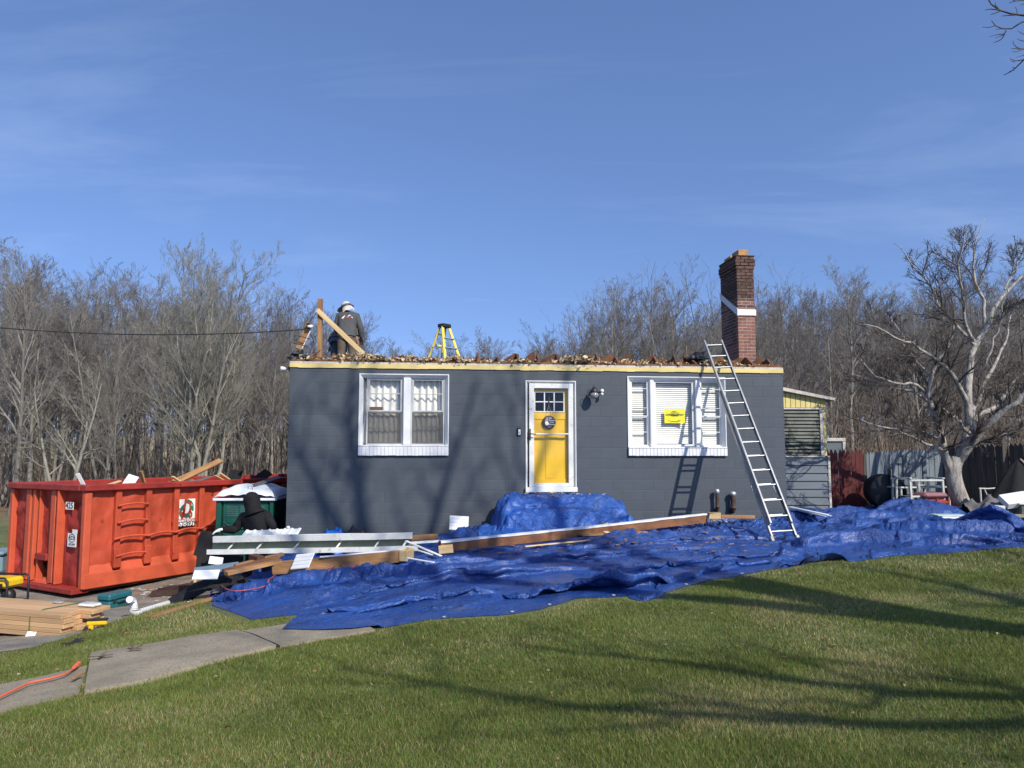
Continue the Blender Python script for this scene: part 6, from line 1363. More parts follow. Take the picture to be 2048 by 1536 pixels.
# ------------------------------------------------------------------ gate and fences: every picket is a part
def pickets(name, lab, cat, A, B, h_of, n, mt, tipf=.09, gap=.01, th=.02, group=None, rail='fence'):
    d = B-A; L = Vector((d.x, d.y, 0)).length; o = thing(name, lab, cat, A, math.atan2(d.y, d.x)); w_ = L/n; sl__ = d.z/L; cache = {}
    for k in range(n):
        h = h_of(k/n); key = round(h, 2)
        if key not in cache:
            m = MB(); hw_ = (w_-gap)/2; m.prism([(-hw_, 0), (hw_, 0), (hw_, key-tipf), (.012, key), (-.012, key), (-hw_, key-tipf)], -th/2, th/2, T=T); cache[key] = m.mesh('picket', mt)
        q = link('picket', cache[key], o); q.location = (w_*(k+.5), random.uniform(-.003, .003), sl__*w_*(k+.5)+random.uniform(-.012, .012)); q.rotation_euler = (0, R(random.uniform(-.4, .4)), 0)
    for f in (.22, .78):
        mb = MB(); h0, h1 = h_of(0)*f, h_of(1)*f; mb.bar((0, th/2+.022, h0), (L, th/2+.022, h1+d.z), .04, .08); mb.build('rail', mt, o)
    return o
GY = 18.0; a = at(1655, 1024, GY); b = at(1731, 1026, GY); hg = at(1690, 899, GY).z-a.z
g = pickets('gate', 'dark red pointed picket gate between the lean-to and the grey fence', 'gate', a, b, lambda t: hg, 9, 'gate', .1, .008)
mb = MB(); mb.bbox((.1, -.03, hg*.45), (.16, -.012, hg*.52), .004); mb.build('latch', 'black', g)
for px, lab in ((1654, 'dark gate post beside the lean-to, left of the red gate'), (1733, 'dark gate post between the red gate and the grey fence')):
    p = at(px, 1024, GY+.02); mb = MB(); mb.bbox((-.04, -.04, 0), (.04, .04, hg*.93), .008); mb.xf(Matrix.Translation(p)); one('gate_post', mb, 'dfence', lab, 'post', loc=p, group='gate posts')
a = at(1737, 1028, 18.05); b = at(1890, 1030, 18.6); hf = at(1737, 904, 18.05).z-a.z; hf2 = at(1890, 896, 18.6).z-b.z
pickets('picket_fence', 'grey painted picket fence with small pointed tops right of the red gate', 'fence', a, b, lambda t: hf+(hf2-hf)*t, 27, 'gfence', .06, .006)
for px in (1814, 1853):
    p = at(px, 1030, 17.9); hh = at(px, 914, 17.9).z-p.z; mb = MB(); mb.bbox((-.05, -.03, 0), (.05, .03, hh), .01); mb.bbox((-.06, -.04, hh+.001), (.06, .04, hh+.04), .012); mb.xf(Matrix.Translation(p))
    one('fence_post', mb, 'siding', 'dark square post with pale cap before the grey fence, %s one' % ('left' if px < 1830 else 'right'), 'post', loc=p, group='capped posts before the grey fence')
a = at(1886, 1030, 18.7); b = Vector((12.6, 14.2, float(gz2(12.6, 14.2)))); a.z = float(gz2(a.x, a.y)); hd = at(1886, 893, 18.7).z-a.z
fd = pickets('picket_fence', 'tall fence toned dark for shade running towards the lawn behind the silver-barked tree', 'fence', a, b, lambda t: hd+.12*t, 46, 'dfence', .07, .008)
for k in (.33, .68):
    p = a.lerp(b, k)+Vector((-.06, -.03, 0)); mb = MB(); mb.bbox((-.06, -.06, 0), (.06, .06, hd+.06), .01); mb.xf(Matrix.Translation(p)); one('fence_post', mb, 'dfence', 'shade-toned square post standing before the dark fence, %s one' % ('farther' if k < .5 else 'nearer'), 'post', loc=p, group='posts of the dark fence')
# ------------------------------------------------------------------ things stored in the yard
def yp(px, py, Y): p = at(px, py, Y); return Vector((p.x, Y, float(gz2(p.x, Y))))
p = yp(1770, 1000, 17.2); o = thing('fire_barrel', 'black steel barrel lying on its side against the grey fence', 'barrel', p, R(-12)); mb = MB(); mb.lathe([(0, -.32), (.37, -.32), (.385, -.3), (.37, -.1), (.385, -.09), (.37, .1), (.385, .11), (.37, .3), (.385, .32), (.33, .32), (.33, .2), (0, .2)], (0, 0, .5), 28, axis='y'); mb.build('drum', 'black', o)
mb = MB(); mb.bar((-.25, -.2, 0), (.05, -.2, .2), .05, .05); mb.bar((.25, -.2, 0), (-.05, -.2, .2), .05, .05); mb.bar((-.25, .2, 0), (.05, .2, .2), .05, .05); mb.bar((.25, .2, 0), (-.05, .2, .2), .05, .05); mb.build('cradle', 'black', o)
def chair(lab, p, rz, w_, h_, hb=None):
    o = thing('patio_chair', lab, 'chair', p, rz, group='pale framed patio furniture')
    for sx in (-1, 1):
        for sy in (-1, 1):
            mb = MB(); mb.bar((sx*w_/2, sy*.28, 0), (sx*w_/2, sy*.25, h_), .045, .045, up=(0, 1, 0), ch=.006); mb.build('leg', 'greyframe', o)
        mb = MB(); mb.bbox((sx*w_/2-.03, -.3, h_), (sx*w_/2+.03, .3, h_+.03), .008); mb.build('armrest', 'greyframe', o)
    for z in (h_*.55, h_-.03):
        mb = MB(); mb.bar((-w_/2, -.27, z), (w_/2, -.27, z), .04, .04, ch=.006); mb.build('cross_rail', 'greyframe', o)
    mb = MB(); mb.bbox((-w_/2+.03, -.25, h_*.55-.02), (w_/2-.03, .25, h_*.55), .008); mb.build('seat', 'greymesh', o)
    if hb: mb = MB(); mb.bbox((-w_/2+.02, .26, h_*.55), (w_/2-.02, .285, hb), .008); mb.build('backrest', 'greymesh', o)
    return o
chair('pale framed patio chair turned sideways, left one under the glass table top', yp(1800, 1000, 16.9)+Vector((.1, 0, 0)), R(70), .6, .78, 1.0)
chair('pale framed patio chair facing the lawn, right one nearer the silver-barked tree', yp(1840, 1000, 16.3), R(4), .72, .82)
p = yp(1826, 980, 17.0); o = thing('glass_table', 'pale framed glass table top resting on the patio chairs', 'table', p, R(10)); zt_ = at(1826, 973, 17.0).z-p.z
mb = MB(); ring_ = [(-.62, -.4), (.62, -.4), (.62, .4), (-.62, .4)]; 
for i in range(4): mb.bar((*ring_[i], zt_), (*ring_[(i+1) % 4], zt_), .05, .035, ch=.006)
mb.build('frame', 'greyframe', o); mb = MB(); mb.box((-.6, -.38, zt_-.005), (.6, .38, zt_+.005)); mb.build('table_top', 'louvre', o)
for q in ring_: mb = MB(); mb.bar((q[0]*.95, q[1]*.95, 0), (q[0]*.95, q[1]*.95, zt_-.02), .04, .04, ch=.006); mb.build('leg', 'greyframe', o)
p = yp(1864, 1000, 16.6); o = thing('fan', 'blue desk fan standing among the patio furniture', 'fan', p, R(-10)); zc_ = at(1862, 998, 16.6).z-p.z
mb = MB()
for r_ in (.06, .11, .16): mb.tube([(r_*math.cos(q), -.05, zc_+r_*math.sin(q)) for q in np.linspace(0, 2*math.pi, 25)], .006, 5)
for q in np.linspace(0, 2*math.pi, 12, endpoint=False): mb.tube([(.03*math.cos(q), -.06, zc_+.03*math.sin(q)), (.16*math.cos(q), -.05, zc_+.16*math.sin(q))], .004, 4)
mb.build('guard', 'teal', o); mb = MB()
for q in (0, 2.1, 4.2): mb.bar((0, -.02, zc_), (.13*math.cos(q), -.02, zc_+.13*math.sin(q)), .09, .008, up=(.3, 1, .2))
mb.build('blade', 'teal', o); mb = MB(); mb.tube([(0, 0, 0), (0, 0, zc_)], .02, 8); mb.lathe([(0, 0), (.16, 0), (.15, .03), (0, .04)], sides=18); mb.build('stand', 'greyframe', o)
p = yp(1890, 1030, 15.6); o = thing('plastic_crate', 'faded red plastic crate with pink lid left of the tree trunk', 'crate', p+Vector((.0, .5, 0)), R(8)); zc_ = .42
for z in (.08, .2, .32): mb = MB(); mb.bar((-.26, -.2, z), (.26, -.2, z), .03, .05, ch=.006); mb.build('slat', 'plasticred', o)
for x in (-.26, 0, .26): mb = MB(); mb.bar((x, -.2, 0), (x, -.2, .4), .04, .03, up=(0, 1, 0), ch=.006); mb.build('upright', 'plasticred', o)
mb = MB(); mb.bbox((-.28, -.18, .0), (.28, .2, .38), .03); mb.build('tub', 'plasticred', o); mb = MB(); mb.bbox((-.28, -.2, .4), (.28, .22, .52), .05); mb.build('lid', 'pink', o)
p = yp(1908, 1040, 14.2); o = thing('foam_box', 'white foam box with pale green lid on the ground before the tree trunk', 'box', Vector((at(1908, 1036, 14.2).x, 14.2, at(1908, 1046, 14.2).z-.02)), R(-6)); mb = MB(); mb.bbox((-.3, -.2, 0), (.18, .2, .15), .015); mb.build('box', 'white', o); mb = MB(); mb.bbox((-.36, -.18, .151), (.2, .2, .175), .012); mb.build('lid', mat('pale_green', (.45, .6, .58), .5, .08, 5, 0), o)
# bed headboard with scrolls
p = yp(1995, 1000, 16.2); o = thing('headboard', 'pale scrolled iron bed headboard leaning against the dark fence', 'headboard', p, R(-6))
def hb(px, py): q = at(px, py, 16.2); return Vector((q.x-p.x, 0, q.z-p.z))
mb = MB(); mb.tube([hb(1960, 977), hb(1978, 977.5), hb(1995, 976), hb(2010, 978), hb(2030, 979.5)], .016, 8); mb.build('top_rail', 'greyframe', o)
for a_, b_ in (((1962, 977), (1966, 1030)), ((2027, 979), (2029, 1030))): mb = MB(); mb.tube([hb(*a_), hb(*b_)], .02, 8); mb.build('post', 'greyframe', o)
for a_, b_ in (((1970, 978), (1984, 1010)), ((1994, 977), (1996, 1012)), ((2019, 979), (2008, 1008))): mb = MB(); mb.tube([hb(*a_), hb(*b_)], .011, 6); mb.build('bar', 'greyframe', o)
for cx_ in (1986.5, 2004):
    c0 = hb(cx_, 995); sgx = 1 if cx_ < 1995 else -1; mb = MB(); mb.tube([c0+Vector((sgx*.075*math.cos(q)*(1-.05*q), 0, .075*math.sin(q)*(1-.05*q))) for q in np.linspace(-.2, 5.6, 26)], .008, 5); mb.build('scroll', 'greyframe', o)
# dark folded parasol / tent cover
p = yp(2035, 990, 15.2); pt = at(2022, 919, 15.2); o = thing('tent_cover', 'black pointed cover with pale seams leaning at the right end of the dark fence', 'cover', p); hh = pt.z-p.z
s, t = np.meshgrid(np.linspace(0, 2*math.pi, 25), np.linspace(0, 1, 12)); rr = (.02+.78*t**.8)*(1+.13*np.cos(s*6)); mb = MB(); mb.grid(np.stack([rr*np.cos(s)*1.0+.06, rr*np.sin(s)*.6, hh*(1-t)], -1)); mb.build('fabric', 'blackmatte', o)
for q in (-1.05, -.35, 0.1): mb = MB(); mb.tube([(.06+(.02+.78*f**.8)*1.13*math.cos(q), (.02+.78*f**.8)*1.13*math.sin(q)*.62-.02, hh*(1-f)+.01) for f in np.linspace(0, 1, 9)], .018, 5); mb.build('seam', mat('seam_tape', (.3, .22, .2), .8, .2, 6, 0), o)
# heap of household scrap, toned down to stand in for tree shade
def cry(name, lab, cat, px, py, Y, rx, ry, h, seed, mt): q = at(px, py, Y); q.z = float(gz2(q.x, Y)); return crumple(name, lab, cat, q, rx, ry, h, seed, mt)
cry('cloth_heap', 'heap of dull grey cloth under the white panel at the right edge', 'cloth', 2000, 1030, 15.0, .6, .4, .36, 31, 'greytarp')
cry('cloth_heap', 'pale sheet crumpled at the foot of the silver-barked tree, right side', 'cloth', 1968, 1045, 14.4, .25, .2, .16, 32, 'dirtywhite')
plank('panel', 'white cabinet door lying tilted on the grey cloth heap at the right edge', 'panel', at(2006, 1004, 14.6), at(2056, 996, 14.6), .3, .12, 'white', up=(0, -.55, .8))
p = yp(1996, 1040, 14.3); p.z = at(1996, 1056, 14.3).z; o = thing('small_cabinet', 'narrow grey cabinet with a framed panel standing before the cloth heap', 'cabinet', p, R(3)); hc_ = at(1996, 1011, 14.3).z-p.z
mb = MB(); mb.bbox((-.09, -.1, 0), (.09, .14, hc_), .008); mb.build('carcass', 'greyframe', o); mb = MB(); mb.bbox((-.065, -.108, .02), (.065, -.1005, hc_-.05), .003); mb.build('panel', 'greytarp', o)
p = yp(2046, 1035, 14.6); o = thing('storage_box', 'grey lidded storage box at the right edge beside the cloth heap', 'box', p+Vector((.12, 0, .02)), R(-8)); mb = MB(); mb.bbox((-.25, -.2, 0), (.3, .2, .33), .03); mb.build('box', 'greytarp', o); mb = MB(); mb.bbox((-.28, -.23, .331), (.33, .23, .37), .015); mb.build('lid', 'greyframe', o)
p = yp(2030, 1060, 13.4); o = thing('wood_block', 'split firewood log lying beyond the right end of the tarp', 'log', p+Vector((.0, .3, .06)), R(20)); mb = MB(); mb.prism([(-.08, -.05), (.08, -.05), (.06, .06), (-.02, .09)], -.2, .2, T=Matrix(((0, 0, 1, 0), (1, 0, 0, 0), (0, 1, 0, 0), (0, 0, 0, 1)))); mb.build('wood', 'oldwood', o)
p = yp(2052, 1060, 13.5); o = thing('cinder_block', 'pale hollow concrete block at the right edge beyond the tarp', 'block', p+Vector((0, .3, 0)), R(10)); mb = MB(); mb.bbox((-.2, -.1, 0), (.2, .1, .05), .006); mb.bbox((-.2, -.1, .14), (.2, .1, .19), .006)
for x in (-.2, -.02, .16): mb.bbox((x, -.099, .051), (x+.04, .099, .139), .004)
mb.build('block', 'conc', o)
# ================================================================== bare trees
def grow(P, Rr, n, t0, t1, a0, a1, lenr, npts, up, rng, rr=.6, jit=.05, rmin=.004, taper=.85, shrink=.55):
    B, Np, _ = P.shape; L = np.linalg.norm(np.diff(P, axis=1), axis=2).sum(1)
    t = t0+(t1-t0)*(np.arange(n)[None]+rng.rand(B, n))/n; f = t*(Np-1); i = np.clip(f.astype(int), 0, Np-2); w = (f-i)[..., None]; b = np.arange(B)[:, None]
    st = P[b, i]*(1-w)+P[b, i+1]*w; tg = P[b, i+1]-P[b, i]; tg /= np.linalg.norm(tg, axis=-1, keepdims=True)+1e-9
    r0 = (Rr[b, i]*(1-w[..., 0])+Rr[b, i+1]*w[..., 0])*rr
    q = rng.randn(B, n, 3); q -= tg*(q*tg).sum(-1, keepdims=True); q /= np.linalg.norm(q, axis=-1, keepdims=True)+1e-9
    a = np.radians(a0+(a1-a0)*rng.rand(B, n))[..., None]; d = tg*np.cos(a)+q*np.sin(a)
    ln = (L[:, None]*lenr*(1-shrink*t)*(.65+.6*rng.rand(B, n)))[..., None]
    s = np.linspace(0, 1, npts); pts = st[:, :, None]+d[:, :, None]*ln[:, :, None]*s[None, None, :, None]
    pts[..., 2] += ln*up*s**2; j = np.cumsum(rng.randn(B, n, npts, 3), 2)*ln[:, :, None]*jit/math.sqrt(npts); j -= j[:, :, :1]; pts += j
    rad = np.maximum(r0[..., None]*(1-taper*s), rmin)
    return pts.reshape(B*n, npts, 3), rad.reshape(B*n, npts)
def tubes(P, Rr, sides):
    B, n, _ = P.shape; T = np.gradient(P, axis=1); T /= np.linalg.norm(T, axis=-1, keepdims=True)+1e-9
    ref = np.where(np.abs(T[:, :1, 2:3]) < .9, np.array((0, 0, 1.)), np.array((1., 0, 0))); a = np.cross(T, np.broadcast_to(ref, T.shape)); a /= np.linalg.norm(a, axis=-1, keepdims=True)+1e-9; b = np.cross(T, a)
    q = 2*np.pi*np.arange(sides)/sides
    V = P[:, :, None]+Rr[:, :, None, None]*(a[:, :, None]*np.cos(q)[:, None]+b[:, :, None]*np.sin(q)[:, None])
    idx = np.arange(B*n*sides).reshape(B, n, sides); nx = np.roll(idx, -1, 2)
    F = np.stack([idx[:, :-1], nx[:, :-1], nx[:, 1:], idx[:, 1:]], -1).reshape(-1, 4); return V.reshape(-1, 3), F
def merge(parts):
    V = []; F = []; o = 0
    for v, f in parts: V.append(v); F.append(f+o); o += len(v)
    return np.concatenate(V), np.concatenate(F)
def stems(n, h, r, spread, rng, npts=9, bend=.05, pw=.8):
    P = np.zeros((n, npts, 3)); s = np.linspace(0, 1, npts); az = rng.rand()*6.28+np.arange(n)*2*np.pi/max(n, 1)+rng.randn(n)*.3
    for k in range(n):
        hh = h*(1 if k == 0 else .75+.25*rng.rand()); sp = spread*(0.15 if n == 1 else (.4+.6*rng.rand()))
        P[k, :, 0] = np.cos(az[k])*sp*s**pw*hh; P[k, :, 1] = np.sin(az[k])*sp*s**pw*hh; P[k, :, 2] = s*hh
        P[k, :, :2] += np.cumsum(rng.randn(npts, 2), 0)*bend*hh/npts
        P[k, 0] = (0, 0, -.3)
    Rr = r*(1-.9*s)[None]*(1 if n == 1 else .75)+.012; return P, np.repeat(Rr, n, 0) if len(Rr) == 1 else Rr
VAR = []
def variant(seed, h, r, nst, spread, n1=15, a=(24, 46), t0=.3, dens=1.0, l1=.36, mats=('bark', 'twig'), up=.12, pw=.8, bend=.05):
    rng = np.random.RandomState(seed); P0, R0 = stems(nst, h, r, spread, rng, pw=pw, bend=bend)
    P1_, R1 = grow(P0, R0, max(3, int(n1/(nst**.6))), t0, .97, a[0], a[1], l1, 6, up, rng, jit=.04); P2_, R2 = grow(P1_, R1, 7, .15, .98, 20, 46, .5, 5, up, rng, jit=.03)
    P3_, R3 = grow(P2_, R2, max(3, int(6*dens)), .15, 1, 20, 46, .52, 4, up, rng, rmin=.0055, jit=.022); P4_, R4 = grow(P3_, R3, max(2, int(4*dens)), .2, 1, 22, 48, .62, 3, .08, rng, rmin=.005, jit=.02)
    # sparse low side twigs on the bole
    v, f = tubes(P0, R0, 8); tm = arr_mesh('trunk', v, f, mats[0])
    v, f = merge([tubes(P1_, R1, 5), tubes(P2_, R2, 4), tubes(P3_, R3, 3), tubes(P4_, R4, 3)]); cm = arr_mesh('crown', v, f, mats[1])
    return tm, cm, float(P4_[..., 2].max())
for sd_, h, r, nst, spr, n1, aa, t0, l1 in ((1, 12, .14, 1, .1, 20, (22, 44), .32, .40), (2, 12.5, .11, 1, .12, 18, (20, 40), .4, .38), (3, 11, .12, 2, .22, 20, (22, 46), .3, .42), (4, 12, .10, 1, .1, 17, (25, 52), .28, .42), (5, 12, .14, 3, .25, 20, (20, 44), .32, .4), (6, 11, .08, 1, .15, 16, (18, 38), .42, .36), (7, 9, .07, 4, .35, 20, (20, 46), .22, .45)):
    VAR.append(variant(sd_, h, r, nst, spr, n1, aa, t0, dens=1.0, l1=l1))
def tree(name, lab, var, p, h, rz, group=None, sx=1.0):
    tm, cm, top_ = var; o = thing(name, lab, 'tree', p, rz, group); k = h/top_; o.scale = (k*sx, k*sx, k)
    a = link('trunk', tm, o); b = link('crown', cm, o); return o
TLX = [-400, -150, 0, 50, 110, 200, 260, 330, 440, 500, 560, 620, 700, 760, 820, 860, 930, 1000, 1060, 1130, 1180, 1240, 1300, 1370, 1430, 1520, 1600, 1690, 1750, 1800, 1900, 2048, 2300]
TLY = [500, 500, 492, 490, 556, 540, 532, 535, 560, 560, 570, 612, 606, 655, 690, 664, 654, 682, 690, 640, 604, 548, 575, 530, 556, 566, 560, 515, 545, 565, 540, 520, 520]
rng_ = random.Random(77); nrng = np.random.RandomState(5); cnt = {'l': 0, 'r': 0, 'm': 0}
ZONES = ((0, 'at the left edge of the view'), (150, 'above the left end of the red container'), (300, 'above the middle of the red container'), (450, 'around the large pale-barked tree'), (575, 'beside the left house corner'), (770, 'behind the workers on the roof'), (1000, 'around the yellow stepladder'), (1130, 'above the front door'), (1300, 'above the right window'), (1445, 'just left of the chimney'), (1560, 'just right of the chimney'), (1655, 'above the yellow lean-to'), (1735, 'above the red gate'), (1890, 'above the grey fence'), (9999, 'behind the silver-barked tree'))
def put_tree(px, Y, frac=1.0, vi=None):
    p = at(px, 905, Y); z = float(gz(p.x, Y)); ytop = np.interp(px, TLX, TLY); zt_ = at(px, ytop, Y).z; h = (zt_-z)*frac; vi = vi if vi is not None else rng_.randrange(7 if 640 < px < 1100 else 6)
    zone = [t for x, t in ZONES if px < x][0]; gr = 'bare trees of the wood '+('left of' if px < 575 else 'behind' if px < 1440 else 'right of')+' the house'
    USED = globals().setdefault('_used', set())
    for vi in [vi]+[q for q in range(7) if q != vi]:
        if (zone, vi, frac > .93, frac > .82, Y < 37, Y < 48) not in USED: break
    USED.add((zone, vi, frac > .93, frac > .82, Y < 37, Y < 48))
    look = ('straight', 'slender', 'forked', 'spreading', 'three-stemmed', 'thin', 'bushy')[vi]; size = 'tall' if frac > .93 else 'mid-height' if frac > .82 else 'low'
    return tree('bare_tree', '%s %s bare tree %s %s' % (size, look, 'in front' if Y < 37 else 'midway back' if Y < 48 else 'far back', zone), VAR[vi], (p.x, Y, z), h, rng_.uniform(0, 6.28), gr, rng_.uniform(.9, 1.25))
for (x0_, x1_, n_, y0_, y1_, f0, f1) in ((-110, 640, 28, 33, 42, .74, 1.0), (-120, 660, 44, 42, 64, .84, 1.02), (640, 1120, 24, 36, 60, .88, 1.05), (1100, 1460, 24, 30, 52, .8, 1.03), (1440, 2160, 30, 29, 42, .72, 1.0), (1440, 2180, 40, 42, 62, .82, 1.02)):
    for k in range(n_):
        px = x0_+(x1_-x0_)*(k+rng_.random())/n_
        if f0 < .75 and 330 < px < 470 and x0_ < 0: continue
        put_tree(px, rng_.uniform(y0_, y1_), rng_.uniform(f0, f1))
for px, Y, lab in ((25, 30, 'tall straight bare tree at the far left edge of the wood'), (1240, 30, 'tall slender forked bare tree rising left of the chimney'), (1370, 31, 'bushy bare tree with many ascending stems close to the chimney, left side'), (1690, 30, 'tall bare tree peaking above the lean-to, right of the chimney'), (930, 36, 'low rounded bare tree behind the yellow stepladder')):
    o = put_tree(px, Y, 1.0, {25: 0, 1240: 1, 1370: 4, 1690: 1, 930: 6}[px]); o['label'] = lab; del o['group']
# pale trees at the wood's edge on the left
big = variant(31, 12.5, .13, 8, .30, 52, (20, 42), .22, dens=1.2, l1=.36, mats=('barkpale', 'twigpale'), up=.16, pw=.62, bend=.12)
p = at(395, 905, 31); tree('pale_tree', 'large pale-barked spreading tree with many stems standing behind the red container', big, (p.x, 31, float(gz(p.x, 31))), at(395, 480, 31).z-float(gz(p.x, 31)), 1.1)
sm_ = variant(33, 7, .12, 3, .5, 16, (30, 60), .25, dens=.9, l1=.5, mats=('barkpale', 'twigpale'), up=.02)
p = at(128, 905, 29.5); tree('pale_tree', 'smaller pale-branched tree with drooping limbs behind the left end of the container', sm_, (p.x, 29.5, float(gz(p.x, 29.5))), at(128, 690, 29.5).z-float(gz(p.x, 29.5)), .4)
p = at(232, 905, 30); tree('pale_tree', 'thin leaning pale tree between the two pale-barked trees', VAR[2], (p.x, 30, float(gz(p.x, 30))), at(232, 700, 30).z-float(gz(p.x, 30)), 2.0)
# the depth of the wood: slender stems and brush that nobody could count
def thicket(name, px0, px1, n, Y0, Y1, hmin, hmax, seed, mt, low=False):
    rng = np.random.RandomState(seed); Y = rng.uniform(Y0, Y1, n); px = rng.uniform(px0, px1, n); X = (px-1024)/FPX*Y; Z = gz(X, Y)
    npts = 6; s = np.linspace(0, 1, npts); h = rng.uniform(hmin, hmax, n); P = np.zeros((n, npts, 3)); az = rng.rand(n)*6.28; ln = rng.uniform(0, .18 if not low else .5, n)
    P[..., 0] = X[:, None]+np.cos(az)[:, None]*ln[:, None]*h[:, None]*s; P[..., 1] = Y[:, None]+np.sin(az)[:, None]*ln[:, None]*h[:, None]*s; P[..., 2] = Z[:, None]-.1+h[:, None]*s
    P[..., :2] += np.cumsum(rng.randn(n, npts, 2), 1)*.02*h[:, None, None]
    r = (rng.uniform(.012, .03, n) if low else rng.uniform(.025, .075, n))[:, None]*(1-.85*s)[None]+.004
    P1_, R1 = grow(P, r, 9 if not low else 6, .12, .98, 22, 50, .3, 4, .15, rng, rmin=.006, jit=.03); P2_, R2 = grow(P1_, R1, 4, .2, 1, 25, 55, .5, 3, .1, rng, rmin=.005, jit=.02)
    v, f = merge([tubes(P, r, 4), tubes(P1_, R1, 3), tubes(P2_, R2, 3)]); o = link(name, arr_mesh(name, v, f, mt)); return kind(o, 'stuff')
thicket('thicket', -250, 680, 430, 40, 76, 5, 11, 51, 'twig'); thicket('thicket', 1080, 2350, 560, 36, 72, 5, 11, 52, 'brush')
thicket('undergrowth', -250, 620, 420, 30, 58, 1.0, 3.2, 53, 'brush', True); thicket('undergrowth', 1560, 2350, 620, 24, 40, 1.2, 4.2, 54, 'brush', True)
thicket('thicket', 640, 1110, 190, 40, 66, 3.5, 7.5, 55, 'twig')
thicket('thicket', -300, 700, 420, 76, 120, 8, 13, 56, 'twig'); thicket('thicket', 1080, 2400, 320, 74, 120, 8, 13, 57, 'twig')
# ------------------------------------------------------------------ silver-barked garden tree, limb by limb
FB = 16.2
def limb(pts, r0, r1, y0=0, y1=0, n=14):
    P = np.array([tuple(at(a, b, FB+y0+(y1-y0)*i/(len(pts)-1))) for i, (a, b) in enumerate(pts)]); s0 = np.r_[0, np.cumsum(np.linalg.norm(np.diff(P, axis=0), axis=1))]; u = np.linspace(0, s0[-1], n)
    Q = np.stack([np.interp(u, s0, P[:, k]) for k in range(3)], -1)
    for _ in range(2): Q[1:-1] = .25*Q[:-2]+.5*Q[1:-1]+.25*Q[2:]
    return Q, np.linspace(r0, r1, n)*.74
LIMBS = [limb([(1940, 1046), (1928, 1020), (1916, 990), (1907, 960), (1906, 938), (1912, 915)], .27, .19), limb([(1905, 950), (1893, 930), (1890, 900), (1878, 860), (1866, 825), (1856, 790), (1858, 752), (1871, 729), (1887, 711), (1902, 679), (1908, 650)], .13, .02, 0, -.6),
 limb([(1912, 930), (1925, 905), (1942, 872), (1936, 826), (1931, 789), (1934, 751), (1948, 717), (1950, 686), (1968, 657), (1984, 639), (1993, 614), (2009, 579), (2046, 551)], .16, .03, 0, .5),
 limb([(1913, 925), (1935, 900), (1958, 868), (1984, 845), (2015, 814), (2046, 792), (2075, 760)], .14, .05, 0, -1.0), limb([(1943, 862), (1955, 830), (1984, 817), (2015, 786), (2043, 754), (2065, 715)], .09, .03, 0, .9), limb([(1938, 850), (1950, 808), (1968, 773), (1984, 736), (1996, 716), (2012, 680), (2022, 630)], .08, .02, .1, 1.2),
 limb([(1932, 800), (1918, 773), (1906, 754), (1890, 732), (1871, 720), (1852, 707), (1829, 686), (1809, 682), (1777, 667), (1727, 648)], .075, .012, 0, -1.2), limb([(1949, 690), (1921, 661), (1902, 639), (1884, 620), (1871, 598), (1865, 573), (1846, 554), (1824, 529), (1809, 504), (1806, 489), (1787, 486)], .06, .008, .2, .8),
 limb([(1950, 685), (1931, 664), (1928, 620), (1931, 589), (1915, 554), (1921, 514), (1931, 482), (1931, 448)], .055, .008, .2, -.5), limb([(1968, 657), (1971, 607), (1952, 576), (1940, 539), (1952, 498), (1959, 454), (1971, 436)], .055, .007, .4, 1.0),
 limb([(1856, 787), (1827, 767), (1796, 765), (1765, 764), (1743, 748), (1721, 723), (1700, 700)], .05, .008, -.2, -1.0), limb([(1862, 812), (1845, 786), (1815, 781), (1765, 773), (1731, 757), (1700, 748)], .045, .008, -.2, .8), limb([(1892, 905), (1874, 892), (1836, 883), (1810, 869), (1782, 857), (1750, 850), (1720, 838)], .05, .008, -.1, -.9),
 limb([(1884, 885), (1860, 868), (1830, 862), (1798, 852), (1765, 830)], .04, .008, -.1, .9), limb([(2009, 579), (2030, 540), (2040, 500), (2055, 470)], .03, .008, .5, .9), limb([(1984, 639), (2005, 640), (2030, 610), (2060, 590)], .035, .01, .4, -.4), limb([(1945, 880), (1975, 885), (2010, 868), (2050, 858)], .05, .015, 0, -.8), limb([(1940, 868), (1925, 850), (1915, 838), (1898, 830), (1888, 815), (1893, 790)], .06, .012, -.1, -.5),
 limb([(1971, 729), (1978, 700), (2000, 660), (2004, 610), (2020, 560)], .035, .008, .3, .2), limb([(1858, 752), (1840, 725), (1812, 700), (1800, 660), (1775, 630)], .035, .008, -.3, .2)]
frng = np.random.RandomState(8)
v0, f0 = merge([tubes(LIMBS[0][0][None], LIMBS[0][1][None]*(1+.12*np.array([1.8, .6, .1]+[0]*11))[None], 18)]); base_ = Vector(LIMBS[0][0][0]); base_.z += .1
GT = thing('garden_tree', 'silver-barked multi-limbed bare tree standing before the fences at the right', 'tree', base_)
off = np.array(base_); link('trunk', arr_mesh('trunk', v0-off, f0, 'barksmooth'), GT)
LP = np.stack([l[0] for l in LIMBS[1:]]); LR = np.stack([l[1] for l in LIMBS[1:]]); LP[:, 2:-1] += frng.randn(*LP[:, 2:-1].shape)*.02
v, f = tubes(LP, LR, 10); link('limbs', arr_mesh('limbs', v-off, f, 'barksmooth'), GT)
UP = np.array([0, 2, 3, 4, 5, 6, 7, 8, 9, 10, 11, 12, 13, 14, 15, 16, 18])
